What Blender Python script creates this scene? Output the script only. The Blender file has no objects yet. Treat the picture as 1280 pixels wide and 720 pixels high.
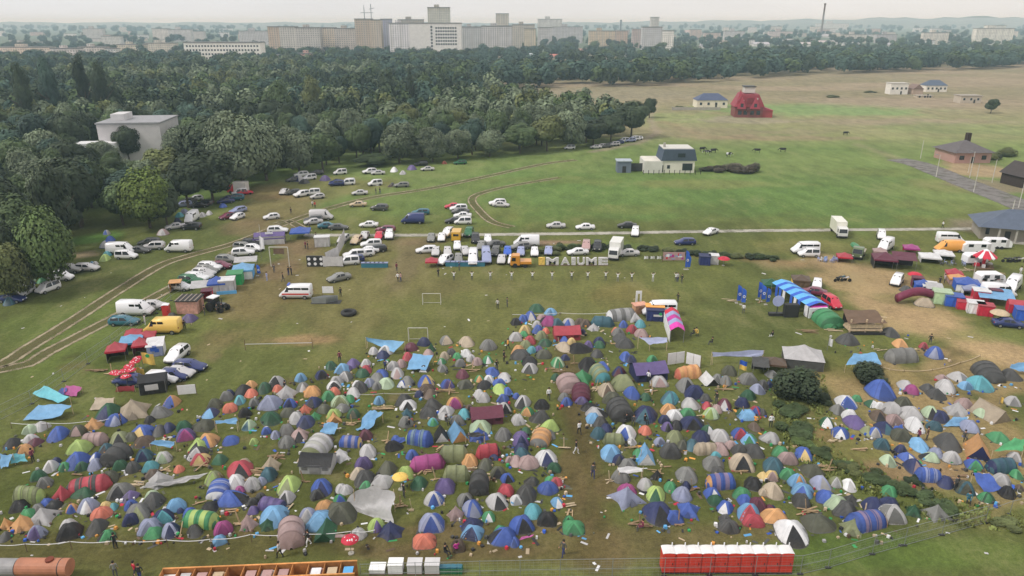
HAZE_D = 2.3e-4
import bpy, math, random
import numpy as np
from mathutils import Vector, Matrix
R = random.Random(7)
sc = bpy.context.scene
COL = sc.collection
# ------------------------------------------------------------------ camera model (also used to survey the ground)
CAM_H, PITCH, FPX = 46.0, math.radians(20.1), 914.0
SP, CP = math.sin(PITCH), math.cos(PITCH)
def gp(px, py, z=0.0):
    """survey point: where the sight line through a point of the photograph meets height z"""
    cx, cy = (px - 640) / FPX, (360 - py) / FPX
    dx, dy, dz = cx, CP + cy * SP, -SP + cy * CP
    t = (CAM_H - z) / max(-dz, 1e-4)
    return Vector((dx * t, dy * t, z))
def ppm(p):
    return FPX / (p.y * CP + (CAM_H - p.z) * SP)
def depr(p):
    return math.atan2(CAM_H - p.z, math.hypot(p.x, p.y))
def lin(c):
    return tuple(((v / 255) / 12.92 if v / 255 <= .04045 else ((v / 255 + .055) / 1.055) ** 2.4) for v in c)
# ------------------------------------------------------------------ objects
def link(o, parent=None):
    COL.objects.link(o)
    if parent is not None: o.parent = parent
    return o
def tag(o, label=None, cat=None, group=None, kind=None):
    if label: o['label'] = label
    if cat: o['category'] = cat
    if group: o['group'] = group
    if kind: o['kind'] = kind
    return o
def thing(name, loc, rz=0.0, cat=None, label=None, group=None, scale=None):
    o = bpy.data.objects.new(name, None); COL.objects.link(o)
    o.empty_display_size = .3
    o.location = loc; o.rotation_euler = (0, 0, rz)
    if scale is not None: o.scale = scale
    return tag(o, label, cat, group)
def part(name, me, parent=None, color=None, loc=None, rot=None, scale=None, props=None):
    o = bpy.data.objects.new(name, me); link(o, parent)
    if color is not None: o.color = (*color[:3], 1)
    if loc is not None: o.location = loc
    if rot is not None: o.rotation_euler = rot
    if scale is not None: o.scale = scale
    if props:
        for k, v in props.items(): o[k] = v
    return o
# ------------------------------------------------------------------ mesh builder
class MB:
    def __init__(s): s.v = []; s.f = []; s.m = []; s.a = []; s.sh = set()
    def add(s, vs, fs, m=0, a=1.0):
        k = len(s.v); s.v += [tuple(p) for p in vs]
        for i, f in enumerate(fs):
            s.f.append(tuple(k + j for j in f)); s.m.append(m if isinstance(m, int) else m[i]); s.a.append(a if not isinstance(a, (list, tuple)) else a[i])
        return s
    def box(s, x0, y0, z0, x1, y1, z1, m=0, a=1.0):
        vs = [(x0, y0, z0), (x1, y0, z0), (x1, y1, z0), (x0, y1, z0), (x0, y0, z1), (x1, y0, z1), (x1, y1, z1), (x0, y1, z1)]
        return s.add(vs, [(3, 2, 1, 0), (4, 5, 6, 7), (0, 1, 5, 4), (1, 2, 6, 5), (2, 3, 7, 6), (3, 0, 4, 7)], m, a)
    def bar(s, p, q, r, n=5, m=0, a=1.0, r2=None):
        p, q = Vector(p), Vector(q); d = (q - p)
        if d.length < 1e-6: return s
        d.normalize(); u = d.orthogonal().normalized(); w = d.cross(u); r2 = r if r2 is None else r2
        vs = []
        for c, rr in ((p, r), (q, r2)):
            for i in range(n):
                t = 2 * math.pi * i / n
                vs.append(c + u * math.cos(t) * rr + w * math.sin(t) * rr)
        fs = [(i, (i + 1) % n, n + (i + 1) % n, n + i) for i in range(n)] + [tuple(range(n))[::-1], tuple(range(n, 2 * n))]
        return s.add(vs, fs, m, a)
    def plank(s, p, q, w, h, m=0, a=1.0):
        p, q = Vector(p), Vector(q); d = (q - p).normalized(); sd = d.cross(Vector((0, 0, 1)))
        sd = Vector((1, 0, 0)) if sd.length < 1e-4 else sd.normalized()
        up = sd.cross(d); vs = []
        for c in (p, q):
            for i, j in ((-1, -1), (1, -1), (1, 1), (-1, 1)): vs.append(c + sd * i * w / 2 + up * j * h / 2)
        return s.add(vs, [(3, 2, 1, 0), (4, 5, 6, 7), (0, 1, 5, 4), (1, 2, 6, 5), (2, 3, 7, 6), (3, 0, 4, 7)], m, a)
    def rings(s, rings, m=0, a=1.0, cap0=False, cap1=False, closed=True):
        n = len(rings[0]); vs = [p for r in rings for p in r]; fs = []; aa = []
        for i in range(len(rings) - 1):
            for j in range(n if closed else n - 1):
                k = (j + 1) % n
                fs.append((i * n + j, i * n + k, (i + 1) * n + k, (i + 1) * n + j)); aa.append(a(i, j) if callable(a) else a)
        if cap0: fs.append(tuple(range(n))[::-1]); aa.append(a(0, 0) if callable(a) else a)
        if cap1: fs.append(tuple(range((len(rings) - 1) * n, len(rings) * n))); aa.append(a(len(rings) - 2, 0) if callable(a) else a)
        return s.add(vs, fs, m, aa)
    def prism(s, poly, y0, y1, m=0, a=1.0):
        """poly in x,z extruded along y"""
        n = len(poly); vs = [(x, y0, z) for x, z in poly] + [(x, y1, z) for x, z in poly]
        fs = [tuple(range(n)), tuple(range(2 * n - 1, n - 1, -1))] + [((i + 1) % n, i, n + i, n + (i + 1) % n) for i in range(n)]
        return s.add(vs, fs, m, a)
    def sheet(s, c00, c10, c11, c01, nx=8, ny=6, sag=0.0, m=0, wob=0.0, seed=0):
        rr = random.Random(seed); vs = []
        ph = [rr.uniform(0, 6) for _ in range(4)]
        for j in range(ny + 1):
            for i in range(nx + 1):
                u, v = i / nx, j / ny
                p = Vector(c00) * (1 - u) * (1 - v) + Vector(c10) * u * (1 - v) + Vector(c11) * u * v + Vector(c01) * (1 - u) * v
                p.z += -sag * (math.sin(math.pi * u) * math.sin(math.pi * v)) + wob * (math.sin(7 * u + ph[0] + 3 * v) + math.sin(9 * v + ph[1] - 4 * u) + .6 * math.sin(17 * u + 11 * v + ph[2])) * .5
                p.x += wob * .5 * math.sin(8 * v + ph[3]); p.z = max(p.z, .03)
                vs.append(p)
        fs = [(j * (nx + 1) + i, j * (nx + 1) + i + 1, (j + 1) * (nx + 1) + i + 1, (j + 1) * (nx + 1) + i) for j in range(ny) for i in range(nx)]
        return s.add(vs, fs, m)
    def build(s, name, mats=(), smooth=False, attr=False):
        me = bpy.data.meshes.new(name)
        me.from_pydata(s.v, [], s.f)
        for mm in (mats if isinstance(mats, (list, tuple)) else [mats]): me.materials.append(mm)
        if any(s.m): me.polygons.foreach_set('material_index', s.m)
        if smooth: me.polygons.foreach_set('use_smooth', [True] * len(s.f))
        if attr:
            at = me.attributes.new('panel', 'FLOAT', 'FACE'); at.data.foreach_set('value', [float(x) for x in s.a])
        me.update()
        return me
# ------------------------------------------------------------------ materials
MC = {}
def nodes_of(name):
    m = bpy.data.materials.new(name); m.use_nodes = True
    nt = m.node_tree; b = nt.nodes['Principled BSDF']
    return m, nt, nt.nodes, nt.links, b
def mth(nt, op, a, b=None, c=None):
    n = nt.nodes.new('ShaderNodeMath'); n.operation = op
    for i, x in enumerate((a, b, c)):
        if x is None: continue
        if isinstance(x, (int, float)): n.inputs[i].default_value = x
        else: nt.links.new(x, n.inputs[i])
    return n.outputs[0]
def mixc(nt, f, a, b, blend='MIX'):
    n = nt.nodes.new('ShaderNodeMix'); n.data_type = 'RGBA'; n.blend_type = blend
    for i, x in ((0, f), (6, a), (7, b)):
        if isinstance(x, (int, float)): n.inputs[i].default_value = x
        elif isinstance(x, (tuple, list, np.ndarray)): n.inputs[i].default_value = (*[float(q) for q in x[:3]], 1)
        else: nt.links.new(x, n.inputs[i])
    return n.outputs[2]
def noise(nt, scale, detail=3, vec=None, rough=.55):
    n = nt.nodes.new('ShaderNodeTexNoise'); n.inputs['Scale'].default_value = scale; n.inputs['Detail'].default_value = detail; n.inputs['Roughness'].default_value = rough
    if vec is not None: nt.links.new(vec, n.inputs['Vector'])
    return n.outputs['Fac']
def mrange(nt, v, a, b, c, d):
    n = nt.nodes.new('ShaderNodeMapRange'); nt.links.new(v, n.inputs[0])
    for i, x in enumerate((a, b, c, d)): n.inputs[i + 1].default_value = x
    return n.outputs[0]
def tc(nt, which='Object'):
    return nt.nodes.new('ShaderNodeTexCoord').outputs[which]
def geo(nt, which='Position'):
    return nt.nodes.new('ShaderNodeNewGeometry').outputs[which]
def plain(name, rgb=None, rough=.7, metal=0.0, var=.18, scale=1.5, coat=0.0, spec=.4, bump=0.0):
    """surface with procedural tone variation; rgb None = the object's own colour"""
    if name in MC: return MC[name]
    m, nt, N, L, b = nodes_of(name)
    if rgb is None:
        base = N.new('ShaderNodeObjectInfo').outputs['Color']
    else:
        c = N.new('ShaderNodeRGB'); c.outputs[0].default_value = (*rgb, 1); base = c.outputs[0]
    g = geo(nt); f = noise(nt, scale, 4, g)
    k = mrange(nt, f, .25, .75, 1 - var, 1 + var)
    out = mixc(nt, 1.0, base, k, 'MULTIPLY')
    L.new(out, b.inputs['Base Color'])
    b.inputs['Roughness'].default_value = rough; b.inputs['Metallic'].default_value = metal
    b.inputs['Specular IOR Level'].default_value = spec
    if coat: b.inputs['Coat Weight'].default_value = coat; b.inputs['Coat Roughness'].default_value = .12
    if bump:
        bn = N.new('ShaderNodeBump'); bn.inputs['Strength'].default_value = bump; bn.inputs['Distance'].default_value = .05
        L.new(noise(nt, scale * 5, 4, g), bn.inputs['Height']); L.new(bn.outputs[0], b.inputs['Normal'])
    MC[name] = m
    return m
def fabric():
    if 'fabric' in MC: return MC['fabric']
    m, nt, N, L, b = nodes_of('tent_fabric')
    base = N.new('ShaderNodeObjectInfo').outputs['Color']
    at = N.new('ShaderNodeAttribute'); at.attribute_name = 'panel'
    g = geo(nt); sep = N.new('ShaderNodeSeparateXYZ'); L.new(g, sep.inputs[0])
    f = noise(nt, 1.3, 4, g)
    k = mth(nt, 'MULTIPLY', mrange(nt, f, .25, .75, .84, 1.14), at.outputs['Fac'])
    out = mixc(nt, 1.0, base, k, 'MULTIPLY')
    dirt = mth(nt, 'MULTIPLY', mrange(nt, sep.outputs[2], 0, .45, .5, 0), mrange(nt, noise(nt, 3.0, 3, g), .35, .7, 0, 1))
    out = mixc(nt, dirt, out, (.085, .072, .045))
    L.new(out, b.inputs['Base Color']); b.inputs['Roughness'].default_value = .55; b.inputs['Specular IOR Level'].default_value = .35
    bn = N.new('ShaderNodeBump'); bn.inputs['Strength'].default_value = .55; bn.inputs['Distance'].default_value = .12
    n2 = N.new('ShaderNodeTexNoise'); n2.inputs['Scale'].default_value = 2.2; n2.inputs['Detail'].default_value = 3; n2.inputs['Distortion'].default_value = 1.2
    L.new(g, n2.inputs['Vector']); L.new(n2.outputs['Fac'], bn.inputs['Height']); L.new(bn.outputs[0], b.inputs['Normal'])
    MC['fabric'] = m
    return m
# ------------------------------------------------------------------ palette: surface colours as sRGB
PAL = dict(k=((44, 44, 47), 'black'), d=((80, 80, 80), 'dark grey'), g=((126, 126, 124), 'grey'), s=((188, 186, 188), 'silver grey'), w=((222, 222, 226), 'white'),
    n=((44, 54, 104), 'navy blue'), b=((52, 94, 190), 'blue'), B=((100, 172, 232), 'sky blue'), c=((64, 168, 184), 'turquoise'), t=((52, 104, 122), 'dark teal'),
    G=((52, 156, 92), 'green'), L=((172, 204, 82), 'lime green'), o=((240, 158, 74), 'orange'), O=((232, 108, 72), 'orange red'), y=((232, 190, 100), 'yellow'),
    r=((192, 46, 68), 'red'), m=((176, 52, 138), 'magenta'), p=((104, 84, 148), 'purple'), u=((112, 46, 70), 'maroon'), v=((140, 148, 96), 'olive green'),
    V=((90, 92, 74), 'dark olive'), e=((190, 170, 142), 'beige'), E=((104, 84, 68), 'brown'), P=((176, 144, 142), 'dusty pink'), f=((40, 100, 66), 'dark green'),
    l=((146, 154, 190), 'lavender grey'), a=((176, 202, 160), 'pale green'))
def pal(c): return tuple(min(.85, x * 1.12) for x in lin(PAL[c][0]))
def shade(c, k): return tuple(min(.9, x * k) for x in c)
# ------------------------------------------------------------------ labels that single things out
REG = []            # (object, short description, x, y, set name)
USED = {}
def reg(o, desc, setname, full=None):
    REG.append([o, desc, o.location.x, o.location.y, setname, full or desc])
def an(s): return ('an ' if s[0] in 'aeiou' else 'a ') + s
def trim16(s):
    return s if len(s.split()) <= 16 else None
# ================================================================== world, light, haze, camera
W = bpy.data.worlds.new("World"); sc.world = W; W.use_nodes = True
nt = W.node_tree; N = nt.nodes; L = nt.links
SUN_EL, SUN_AZ = math.radians(48), math.radians(-112)      # azimuth from +Y, clockwise: high on the left, slightly behind the viewer
sky = N.new('ShaderNodeTexSky'); sky.sky_type = 'NISHITA'; sky.sun_disc = False
sky.sun_elevation = SUN_EL; sky.sun_rotation = SUN_AZ; sky.dust_density = 4.0; sky.air_density = 1.2
bgd = N['Background']; bgd.inputs['Strength'].default_value = .1
# high overcast: a cloud sheet over the sky texture, thinner towards the zenith, warm to the right of the view
tcw = N.new('ShaderNodeTexCoord').outputs['Generated']
sp = N.new('ShaderNodeSeparateXYZ'); L.new(tcw, sp.inputs[0])
mp = N.new('ShaderNodeMapping'); mp.inputs['Scale'].default_value = (1, 1, 5); L.new(tcw, mp.inputs[0])
cl = noise(nt, 2.2, 5, mp.outputs[0])
warm = mrange(nt, sp.outputs[0], -.5, .7, 0, 1)
cloud = mixc(nt, warm, (9.2, 9.25, 9.35), (9.7, 9.3, 8.9))
cloud = mixc(nt, 1.0, cloud, mrange(nt, cl, .3, .7, .93, 1.07), 'MULTIPLY')
lift = mrange(nt, sp.outputs[2], 0.0, .5, 1.0, .98)
cloud = mixc(nt, 1.0, cloud, lift, 'MULTIPLY')
L.new(mixc(nt, .88, sky.outputs[0], cloud), bgd.inputs['Color'])
sun = bpy.data.lights.new('sun', 'SUN'); sun.energy = 2.0; sun.angle = math.radians(11); sun.color = (1, .95, .87)
so = link(bpy.data.objects.new('sun', sun))
sd = Vector((math.sin(SUN_AZ) * math.cos(SUN_EL), math.cos(SUN_AZ) * math.cos(SUN_EL), math.sin(SUN_EL)))
so.rotation_euler = sd.to_track_quat('Z', 'Y').to_euler(); so.location = (0, 0, 120)
cam = bpy.data.cameras.new('camera'); cam.sensor_width = 36; cam.lens = 36 * FPX / 1280; cam.clip_start = .5; cam.clip_end = 20000
co = link(bpy.data.objects.new('camera', cam)); co.location = (0, 0, CAM_H); co.rotation_euler = (math.pi / 2 - PITCH, 0, 0)
sc.camera = co
sc.view_settings.view_transform = 'Standard'; sc.view_settings.look = 'None'; sc.view_settings.exposure = 0
try:
    sc.cycles.use_denoising = True; sc.cycles.denoiser = 'OPENIMAGEDENOISE'
except Exception: pass
sc.cycles.max_bounces = 6; sc.cycles.diffuse_bounces = 2; sc.cycles.glossy_bounces = 2; sc.cycles.transparent_max_bounces = 12; sc.cycles.volume_bounces = 1
sc.cycles.caustics_reflective = False; sc.cycles.caustics_refractive = False
sc.cycles.use_adaptive_sampling = True; sc.cycles.adaptive_threshold = .012
# haze: one wide body of thin humid air over the whole plain
hm = bpy.data.materials.new('humid_air'); hm.use_nodes = True; hn = hm.node_tree
for n in list(hn.nodes):
    if n.type == 'BSDF_PRINCIPLED': hn.nodes.remove(n)
vs = hn.nodes.new('ShaderNodeVolumeScatter'); vs.inputs['Density'].default_value = HAZE_D; vs.inputs['Color'].default_value = (.60, .83, 1.0, 1)
hn.links.new(vs.outputs[0], [n for n in hn.nodes if n.type == 'OUTPUT_MATERIAL'][0].inputs['Volume'])
hz = part('haze', MB().box(-9000, -400, -30, 9000, 9500, 60).build('haze', hm)); tag(hz, 'thin bluish haze lying over the whole plain', None, None, 'structure')
# ================================================================== ground
def sm(x): x = np.clip(x, 0, 1); return x * x * (3 - 2 * x)
def vnoise(x, y, s, seed):
    r = np.random.RandomState(seed); g = r.rand(64, 64)
    u, v = x / s, y / s; i, j = np.floor(u).astype(int), np.floor(v).astype(int); fu, fv = sm(u - i), sm(v - j)
    a = g[i % 64, j % 64]; b = g[(i + 1) % 64, j % 64]; c = g[i % 64, (j + 1) % 64]; d = g[(i + 1) % 64, (j + 1) % 64]
    return (a * (1 - fu) + b * fu) * (1 - fv) + (c * (1 - fu) + d * fu) * fv
rad = [0.0]; r_ = 14.0
while r_ < 9300: rad.append(r_); r_ += .55 + max(0, r_ - 40) * .0125
rad = np.array(rad[1:])
ang = np.concatenate([np.radians(np.arange(-52, 52.01, .26)), np.radians(np.arange(56, 308, 6.0))])
AA, RR = np.meshgrid(ang, rad)
GX, GY = RR * np.sin(AA), RR * np.cos(AA)
def GC(c): return np.array(lin(c)) * 1.18
warp = (vnoise(GX, GY, 9, 1) - .5) * 1.3 + (vnoise(GX, GY, 3, 2) - .5) * .6
def wide(p): return vnoise(GX, GY, p, 11) * .65 + vnoise(GX, GY, p / 3, 12) * .35
dist = np.hypot(GX, GY)
grass_a, grass_b = GC((92, 99, 50)), GC((78, 87, 44))
t = sm((wide(38) - .3) / .4)[..., None]
C = grass_a * (1 - t) + grass_b * t
# the far pasture: greener, then pale and strawy
t = sm((GY - 165) / 40)[..., None]
p1 = sm((wide(60) - .35) / .35)[..., None]; C = C * (1 - t) + t * (GC((100, 117, 64)) * (1 - p1) + GC((84, 107, 54)) * p1)
t = sm((GY - 262 - 60 * (wide(120) - .5)) / 80)[..., None]
C = C * (1 - t) + t * GC((124, 124, 86))
t = sm((GY - 360 - 90 * (wide(150) - .5)) / 110)[..., None]
p1 = sm((vnoise(GX * .35, GY, 34, 5) - .3) / .5)[..., None]
C = C * (1 - t) + t * (GC((134, 122, 98)) * (1 - p1) + GC((120, 114, 86)) * p1)
t = sm((GY - 900) / 400)[..., None]; C = C * (1 - t) + t * GC((84, 96, 78))
def blob(px, py, rx, ry, col, k=1.0, rag=.5):
    global C
    c = gp(px, py); s = ppm(c); ex = rx / s; ey = abs(gp(px, py - ry).y - gp(px, py + ry).y) / 2
    d = np.sqrt(((GX - c.x) / ex) ** 2 + ((GY - c.y) / ey) ** 2) + warp * rag
    w = (sm((1.15 - d) / .55) * k)[..., None]
    C = C * (1 - w) + w * GC(col)
def lane(pts, wid, col, k=1.0, rag=1.0, soft=1.0):
    """worn strip following surveyed points; width in metres"""
    global C
    P = [gp(*p) for p in pts]; D = np.full(GX.shape, 1e9)
    for a, b in zip(P[:-1], P[1:]):
        ux, uy = b.x - a.x, b.y - a.y; l2 = ux * ux + uy * uy
        tt = np.clip(((GX - a.x) * ux + (GY - a.y) * uy) / l2, 0, 1)
        D = np.minimum(D, np.hypot(GX - a.x - tt * ux, GY - a.y - tt * uy))
    w = (sm((wid / 2 + soft + warp * rag * wid * .5 - D) / (soft * 2)) * k)[..., None]
    C = C * (1 - w) + w * GC(col)
# pasture patches
blob(760, 240, 260, 34, (80, 108, 52), .7); blob(1010, 250, 150, 30, (78, 106, 50), .75); blob(520, 235, 150, 16, (96, 112, 60), .6)
blob(900, 200, 300, 18, (98, 116, 62), .5); blob(1010, 136, 150, 8, (104, 130, 78), .85); blob(870, 148, 120, 7, (112, 126, 78), .6)
blob(800, 165, 260, 7, (126, 118, 90), .65); blob(960, 172, 130, 4, (132, 116, 92), .6); blob(1130, 153, 140, 5, (134, 122, 100), .7)
blob(1200, 160, 120, 9, (104, 120, 72), .6); blob(760, 118, 120, 9, (126, 120, 98), .6); blob(1120, 128, 120, 8, (140, 126, 106), .6); blob(930, 150, 70, 5, (140, 128, 112), .6)
for (x, y, rx, ry) in ((800, 262, 90, 6), (700, 225, 120, 5), (1120, 255, 70, 6), (960, 275, 120, 5), (600, 262, 80, 5), (1090, 215, 60, 6)):
    blob(x, y, rx, ry, (92, 104, 54), .6)
for (x, y, rx, ry) in ((640, 178, 60, 3), (1180, 232, 70, 10), (880, 230, 120, 6)): blob(x, y, rx, ry, (112, 112, 68), .5)
# the sports field: worn, olive brown
blob(560, 370, 320, 70, (96, 98, 54), .7); blob(430, 350, 170, 60, (102, 96, 58), .55, .8); blob(330, 350, 60, 45, (108, 96, 62), .55, .9)
blob(370, 315, 26, 30, (112, 96, 70), .65, .9); blob(505, 330, 20, 34, (108, 98, 70), .6, .9); blob(525, 300, 40, 6, (108, 94, 68), .7)
blob(370, 425, 50, 8, (138, 116, 80), .8); blob(790, 372, 50, 18, (112, 104, 56), .55); blob(310, 420, 70, 22, (104, 96, 58), .5, .9); blob(270, 430, 36, 22, (104, 94, 60), .5, .9)
blob(1000, 310, 80, 12, (108, 106, 60), .6); blob(560, 250, 90, 22, (88, 106, 54), .5); blob(410, 235, 90, 16, (106, 100, 62), .6); blob(340, 262, 50, 20, (112, 100, 66), .7)
blob(700, 395, 200, 20, (96, 100, 54), .6); blob(330, 285, 60, 10, (112, 98, 70), .6); blob(770, 308, 70, 8, (88, 106, 50), .6)
blob(330, 240, 40, 10, (116, 100, 66), .7)
# left meadow
blob(120, 400, 120, 60, (84, 100, 46), .7); blob(115, 298, 34, 10, (74, 112, 48), .8); blob(60, 460, 90, 30, (80, 94, 42), .6); blob(105, 318, 18, 4, (140, 124, 100), .7)
# between the tents: trodden, darker
for (x, y, rx, ry) in ((300, 560, 330, 100), (560, 540, 280, 110), (850, 560, 200, 90), (130, 560, 160, 90)): blob(x, y, rx, ry, (74, 80, 38), .6)
lane([(706, 430), (722, 520), (738, 590), (745, 650), (748, 690)], 3.6, (86, 76, 46), .85, .8, 1.4)
lane([(640, 690), (820, 672), (960, 668)], 4.0, (92, 82, 52), .7, 1.0, 1.8)
lane([(0, 690), (300, 682), (520, 672), (700, 676)], 5.0, (80, 74, 40), .7, 1.0, 2)
lane([(250, 640), (420, 655)], 2.0, (90, 82, 50), .4)
for (x, y, rx, ry) in ((560, 662, 60, 10), (700, 655, 50, 10), (770, 610, 24, 16), (310, 618, 26, 10), (715, 600, 16, 40), (560, 690, 120, 12), (480, 600, 20, 6)): blob(x, y, rx, ry, (94, 82, 52), .75)
blob(1080, 690, 190, 30, (74, 96, 40), .8); blob(900, 715, 120, 8, (70, 92, 38), .8); blob(1200, 690, 90, 16, (82, 98, 44), .6)
blob(30, 620, 60, 50, (68, 78, 34), .6); blob(1000, 590, 60, 40, (78, 86, 40), .6)
rs = random.Random(21)
for i in range(70): blob(rs.uniform(20, 960), rs.uniform(440, 680), rs.uniform(5, 18), rs.uniform(3, 8), rs.choice([(96, 84, 54), (104, 96, 62), (66, 66, 34), (88, 80, 48)]), rs.uniform(.4, .75))
# right-hand bare ground
lane([(1040, 330), (1110, 345), (1090, 368), (1140, 395), (1190, 420), (1245, 440), (1290, 452)], 9, (152, 132, 94), .95, .9, 3)
lane([(960, 332), (1030, 334), (1110, 345), (1160, 350), (1230, 362)], 4, (126, 110, 76), .6, .8, 2)
blob(1080, 350, 60, 16, (144, 126, 88), .85, .9); blob(1150, 400, 56, 16, (150, 130, 92), .8, .9); blob(1230, 470, 100, 24, (136, 120, 80), .85, .8); blob(1120, 480, 90, 30, (130, 116, 74), .8, .8)
blob(1180, 550, 130, 80, (134, 118, 78), .8, .8); blob(1070, 560, 60, 40, (112, 108, 60), .7); blob(1140, 590, 80, 22, (134, 112, 80), .7); blob(1240, 620, 70, 20, (126, 110, 74), .7); blob(1030, 545, 22, 12, (126, 110, 70), .7)
blob(1140, 620, 90, 12, (90, 100, 48), .6); blob(1235, 420, 60, 12, (98, 106, 54), .6); blob(1120, 375, 40, 8, (100, 100, 56), .5)
blob(1050, 455, 40, 16, (96, 98, 48), .5); blob(1180, 440, 40, 6, (104, 90, 60), .6)
for (x, y) in ((1105, 455), (1165, 440), (1200, 500), (1232, 505), (1150, 520), (1085, 500), (1130, 580), (1260, 560)): blob(x, y, 20, 6, (140, 122, 84), .7)
# yard of the grey house, roadside earth, brushy bank
blob(1235, 285, 55, 12, (120, 110, 92), .8); blob(1225, 212, 60, 10, (150, 128, 100), .8); blob(1240, 232, 50, 9, (128, 116, 96), .8)
lane([(680, 303), (720, 303)], 3, (136, 112, 92), .8); lane([(870, 318), (960, 326), (1000, 330)], 2.4, (134, 114, 78), .7)
lane([(690, 150), (760, 160), (830, 152), (880, 170), (960, 175)], 5, (136, 120, 92), .5, 1, 3)
lane([(740, 190), (800, 178), (822, 165), (812, 150), (818, 132)], 3.4, (138, 126, 108), .7, .8, 1.6)
lane([(1070, 180), (1105, 192), (1130, 202)], 3.4, (126, 120, 92), .6, .8, 1.8)
nr, na = GX.shape
GZ = np.zeros_like(GX)
verts = np.stack([GX, GY, GZ], -1).reshape(-1, 3)
idx = np.arange(nr * na).reshape(nr, na); nxt = np.roll(idx, -1, 1)
quads = np.stack([idx[:-1], idx[1:], nxt[1:], nxt[:-1]], -1).reshape(-1, 4)
centre = np.array([[0, 0, 0]]); verts = np.vstack([verts, centre])
gme = bpy.data.meshes.new('ground')
tri = np.stack([np.full(na, nr * na), idx[0], nxt[0]], -1)
gme.from_pydata(verts.tolist(), [], quads.tolist() + tri.tolist())
ca = gme.color_attributes.new('albedo', 'FLOAT_COLOR', 'POINT')
cc = np.ones((len(verts), 4)); cc[:-1, :3] = C.reshape(-1, 3); cc[-1, :3] = C[0, 0]
ca.data.foreach_set('color', cc.ravel())
m, nt, N, L, b = nodes_of('meadow')
at = N.new('ShaderNodeAttribute'); at.attribute_name = 'albedo'
g = geo(nt)
mpn = N.new('ShaderNodeMapping'); mpn.inputs['Scale'].default_value = (1, .45, 1); L.new(g, mpn.inputs[0])
n1 = noise(nt, .22, 6, mpn.outputs[0], .65); n2 = noise(nt, 1.6, 5, g, .7); n3 = noise(nt, .045, 4, mpn.outputs[0]); n4 = noise(nt, 7.0, 3, g, .7)
k = mth(nt, 'MULTIPLY', mrange(nt, n1, .28, .72, .7, 1.28), mrange(nt, n2, .25, .75, .66, 1.32))
k = mth(nt, 'MULTIPLY', k, mrange(nt, n3, .3, .7, .9, 1.1)); k = mth(nt, 'MULTIPLY', k, mrange(nt, n4, .25, .75, .68, 1.32))
out = mixc(nt, 1.0, at.outputs['Color'], k, 'MULTIPLY')
straw = mth(nt, 'MULTIPLY', mrange(nt, noise(nt, .11, 6, mpn.outputs[0], .7), .54, .7, 0, .55), mrange(nt, n2, .35, .6, .2, 1))
out = mixc(nt, straw, out, (.205, .175, .09))
green = mrange(nt, noise(nt, .16, 5, geo(nt), .7), .6, .75, 0, .22)
out = mixc(nt, green, out, (.07, .105, .03))
hs = N.new('ShaderNodeHueSaturation'); hs.inputs['Saturation'].default_value = .95; hs.inputs['Hue'].default_value = .49; hs.inputs['Value'].default_value = 1.1; L.new(out, hs.inputs['Color']); L.new(hs.outputs[0], b.inputs['Base Color']); b.inputs['Roughness'].default_value = .95; b.inputs['Specular IOR Level'].default_value = .1
bn = N.new('ShaderNodeBump'); bn.inputs['Strength'].default_value = .5; bn.inputs['Distance'].default_value = .2
L.new(n2, bn.inputs['Height']); L.new(bn.outputs[0], b.inputs['Normal'])
gme.materials.append(m)
tag(part('ground', gme), 'wide grass plain with worn sports field and straw patches', None, None, 'structure')
# ------------------------------------------------------------------ roads and wheel tracks: thin strips just above the ground
def strip_mesh(P, w, z, mat, name, step=1.2):
    pts = [Vector(p) for p in P]; dense = []
    for i in range(len(pts) - 1):
        p0 = pts[max(i - 1, 0)]; p1 = pts[i]; p2 = pts[i + 1]; p3 = pts[min(i + 2, len(pts) - 1)]
        n = max(2, int((p2 - p1).length / step))
        for j in range(n):
            t = j / n; dense.append(.5 * ((2 * p1) + (p2 - p0) * t + (2 * p0 - 5 * p1 + 4 * p2 - p3) * t * t + (3 * p1 - p0 - 3 * p2 + p3) * t ** 3))
    dense.append(pts[-1]); vs = []; fs = []; us = []; acc = 0
    for i, p in enumerate(dense):
        d = (dense[min(i + 1, len(dense) - 1)] - dense[max(i - 1, 0)]); d.z = 0; d.normalize(); s = Vector((d.y, -d.x, 0))
        if i: acc += (p - dense[i - 1]).length
        for u in (-1, -.6, 0, .6, 1): vs.append((p.x + s.x * u * w / 2, p.y + s.y * u * w / 2, z)); us.append((u * .5 + .5, acc))
    n = len(dense)
    for i in range(n - 1):
        for j in range(4): fs.append((i * 5 + j, i * 5 + j + 1, i * 5 + 6 + j, i * 5 + 5 + j))
    me = bpy.data.meshes.new(name); me.from_pydata(vs, [], fs)
    uv = me.uv_layers.new(name='UVMap'); li = np.zeros(len(me.loops), int); me.loops.foreach_get('vertex_index', li)
    uv.data.foreach_set('uv', np.array(us)[li].ravel()); me.materials.append(mat)
    return me
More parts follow.
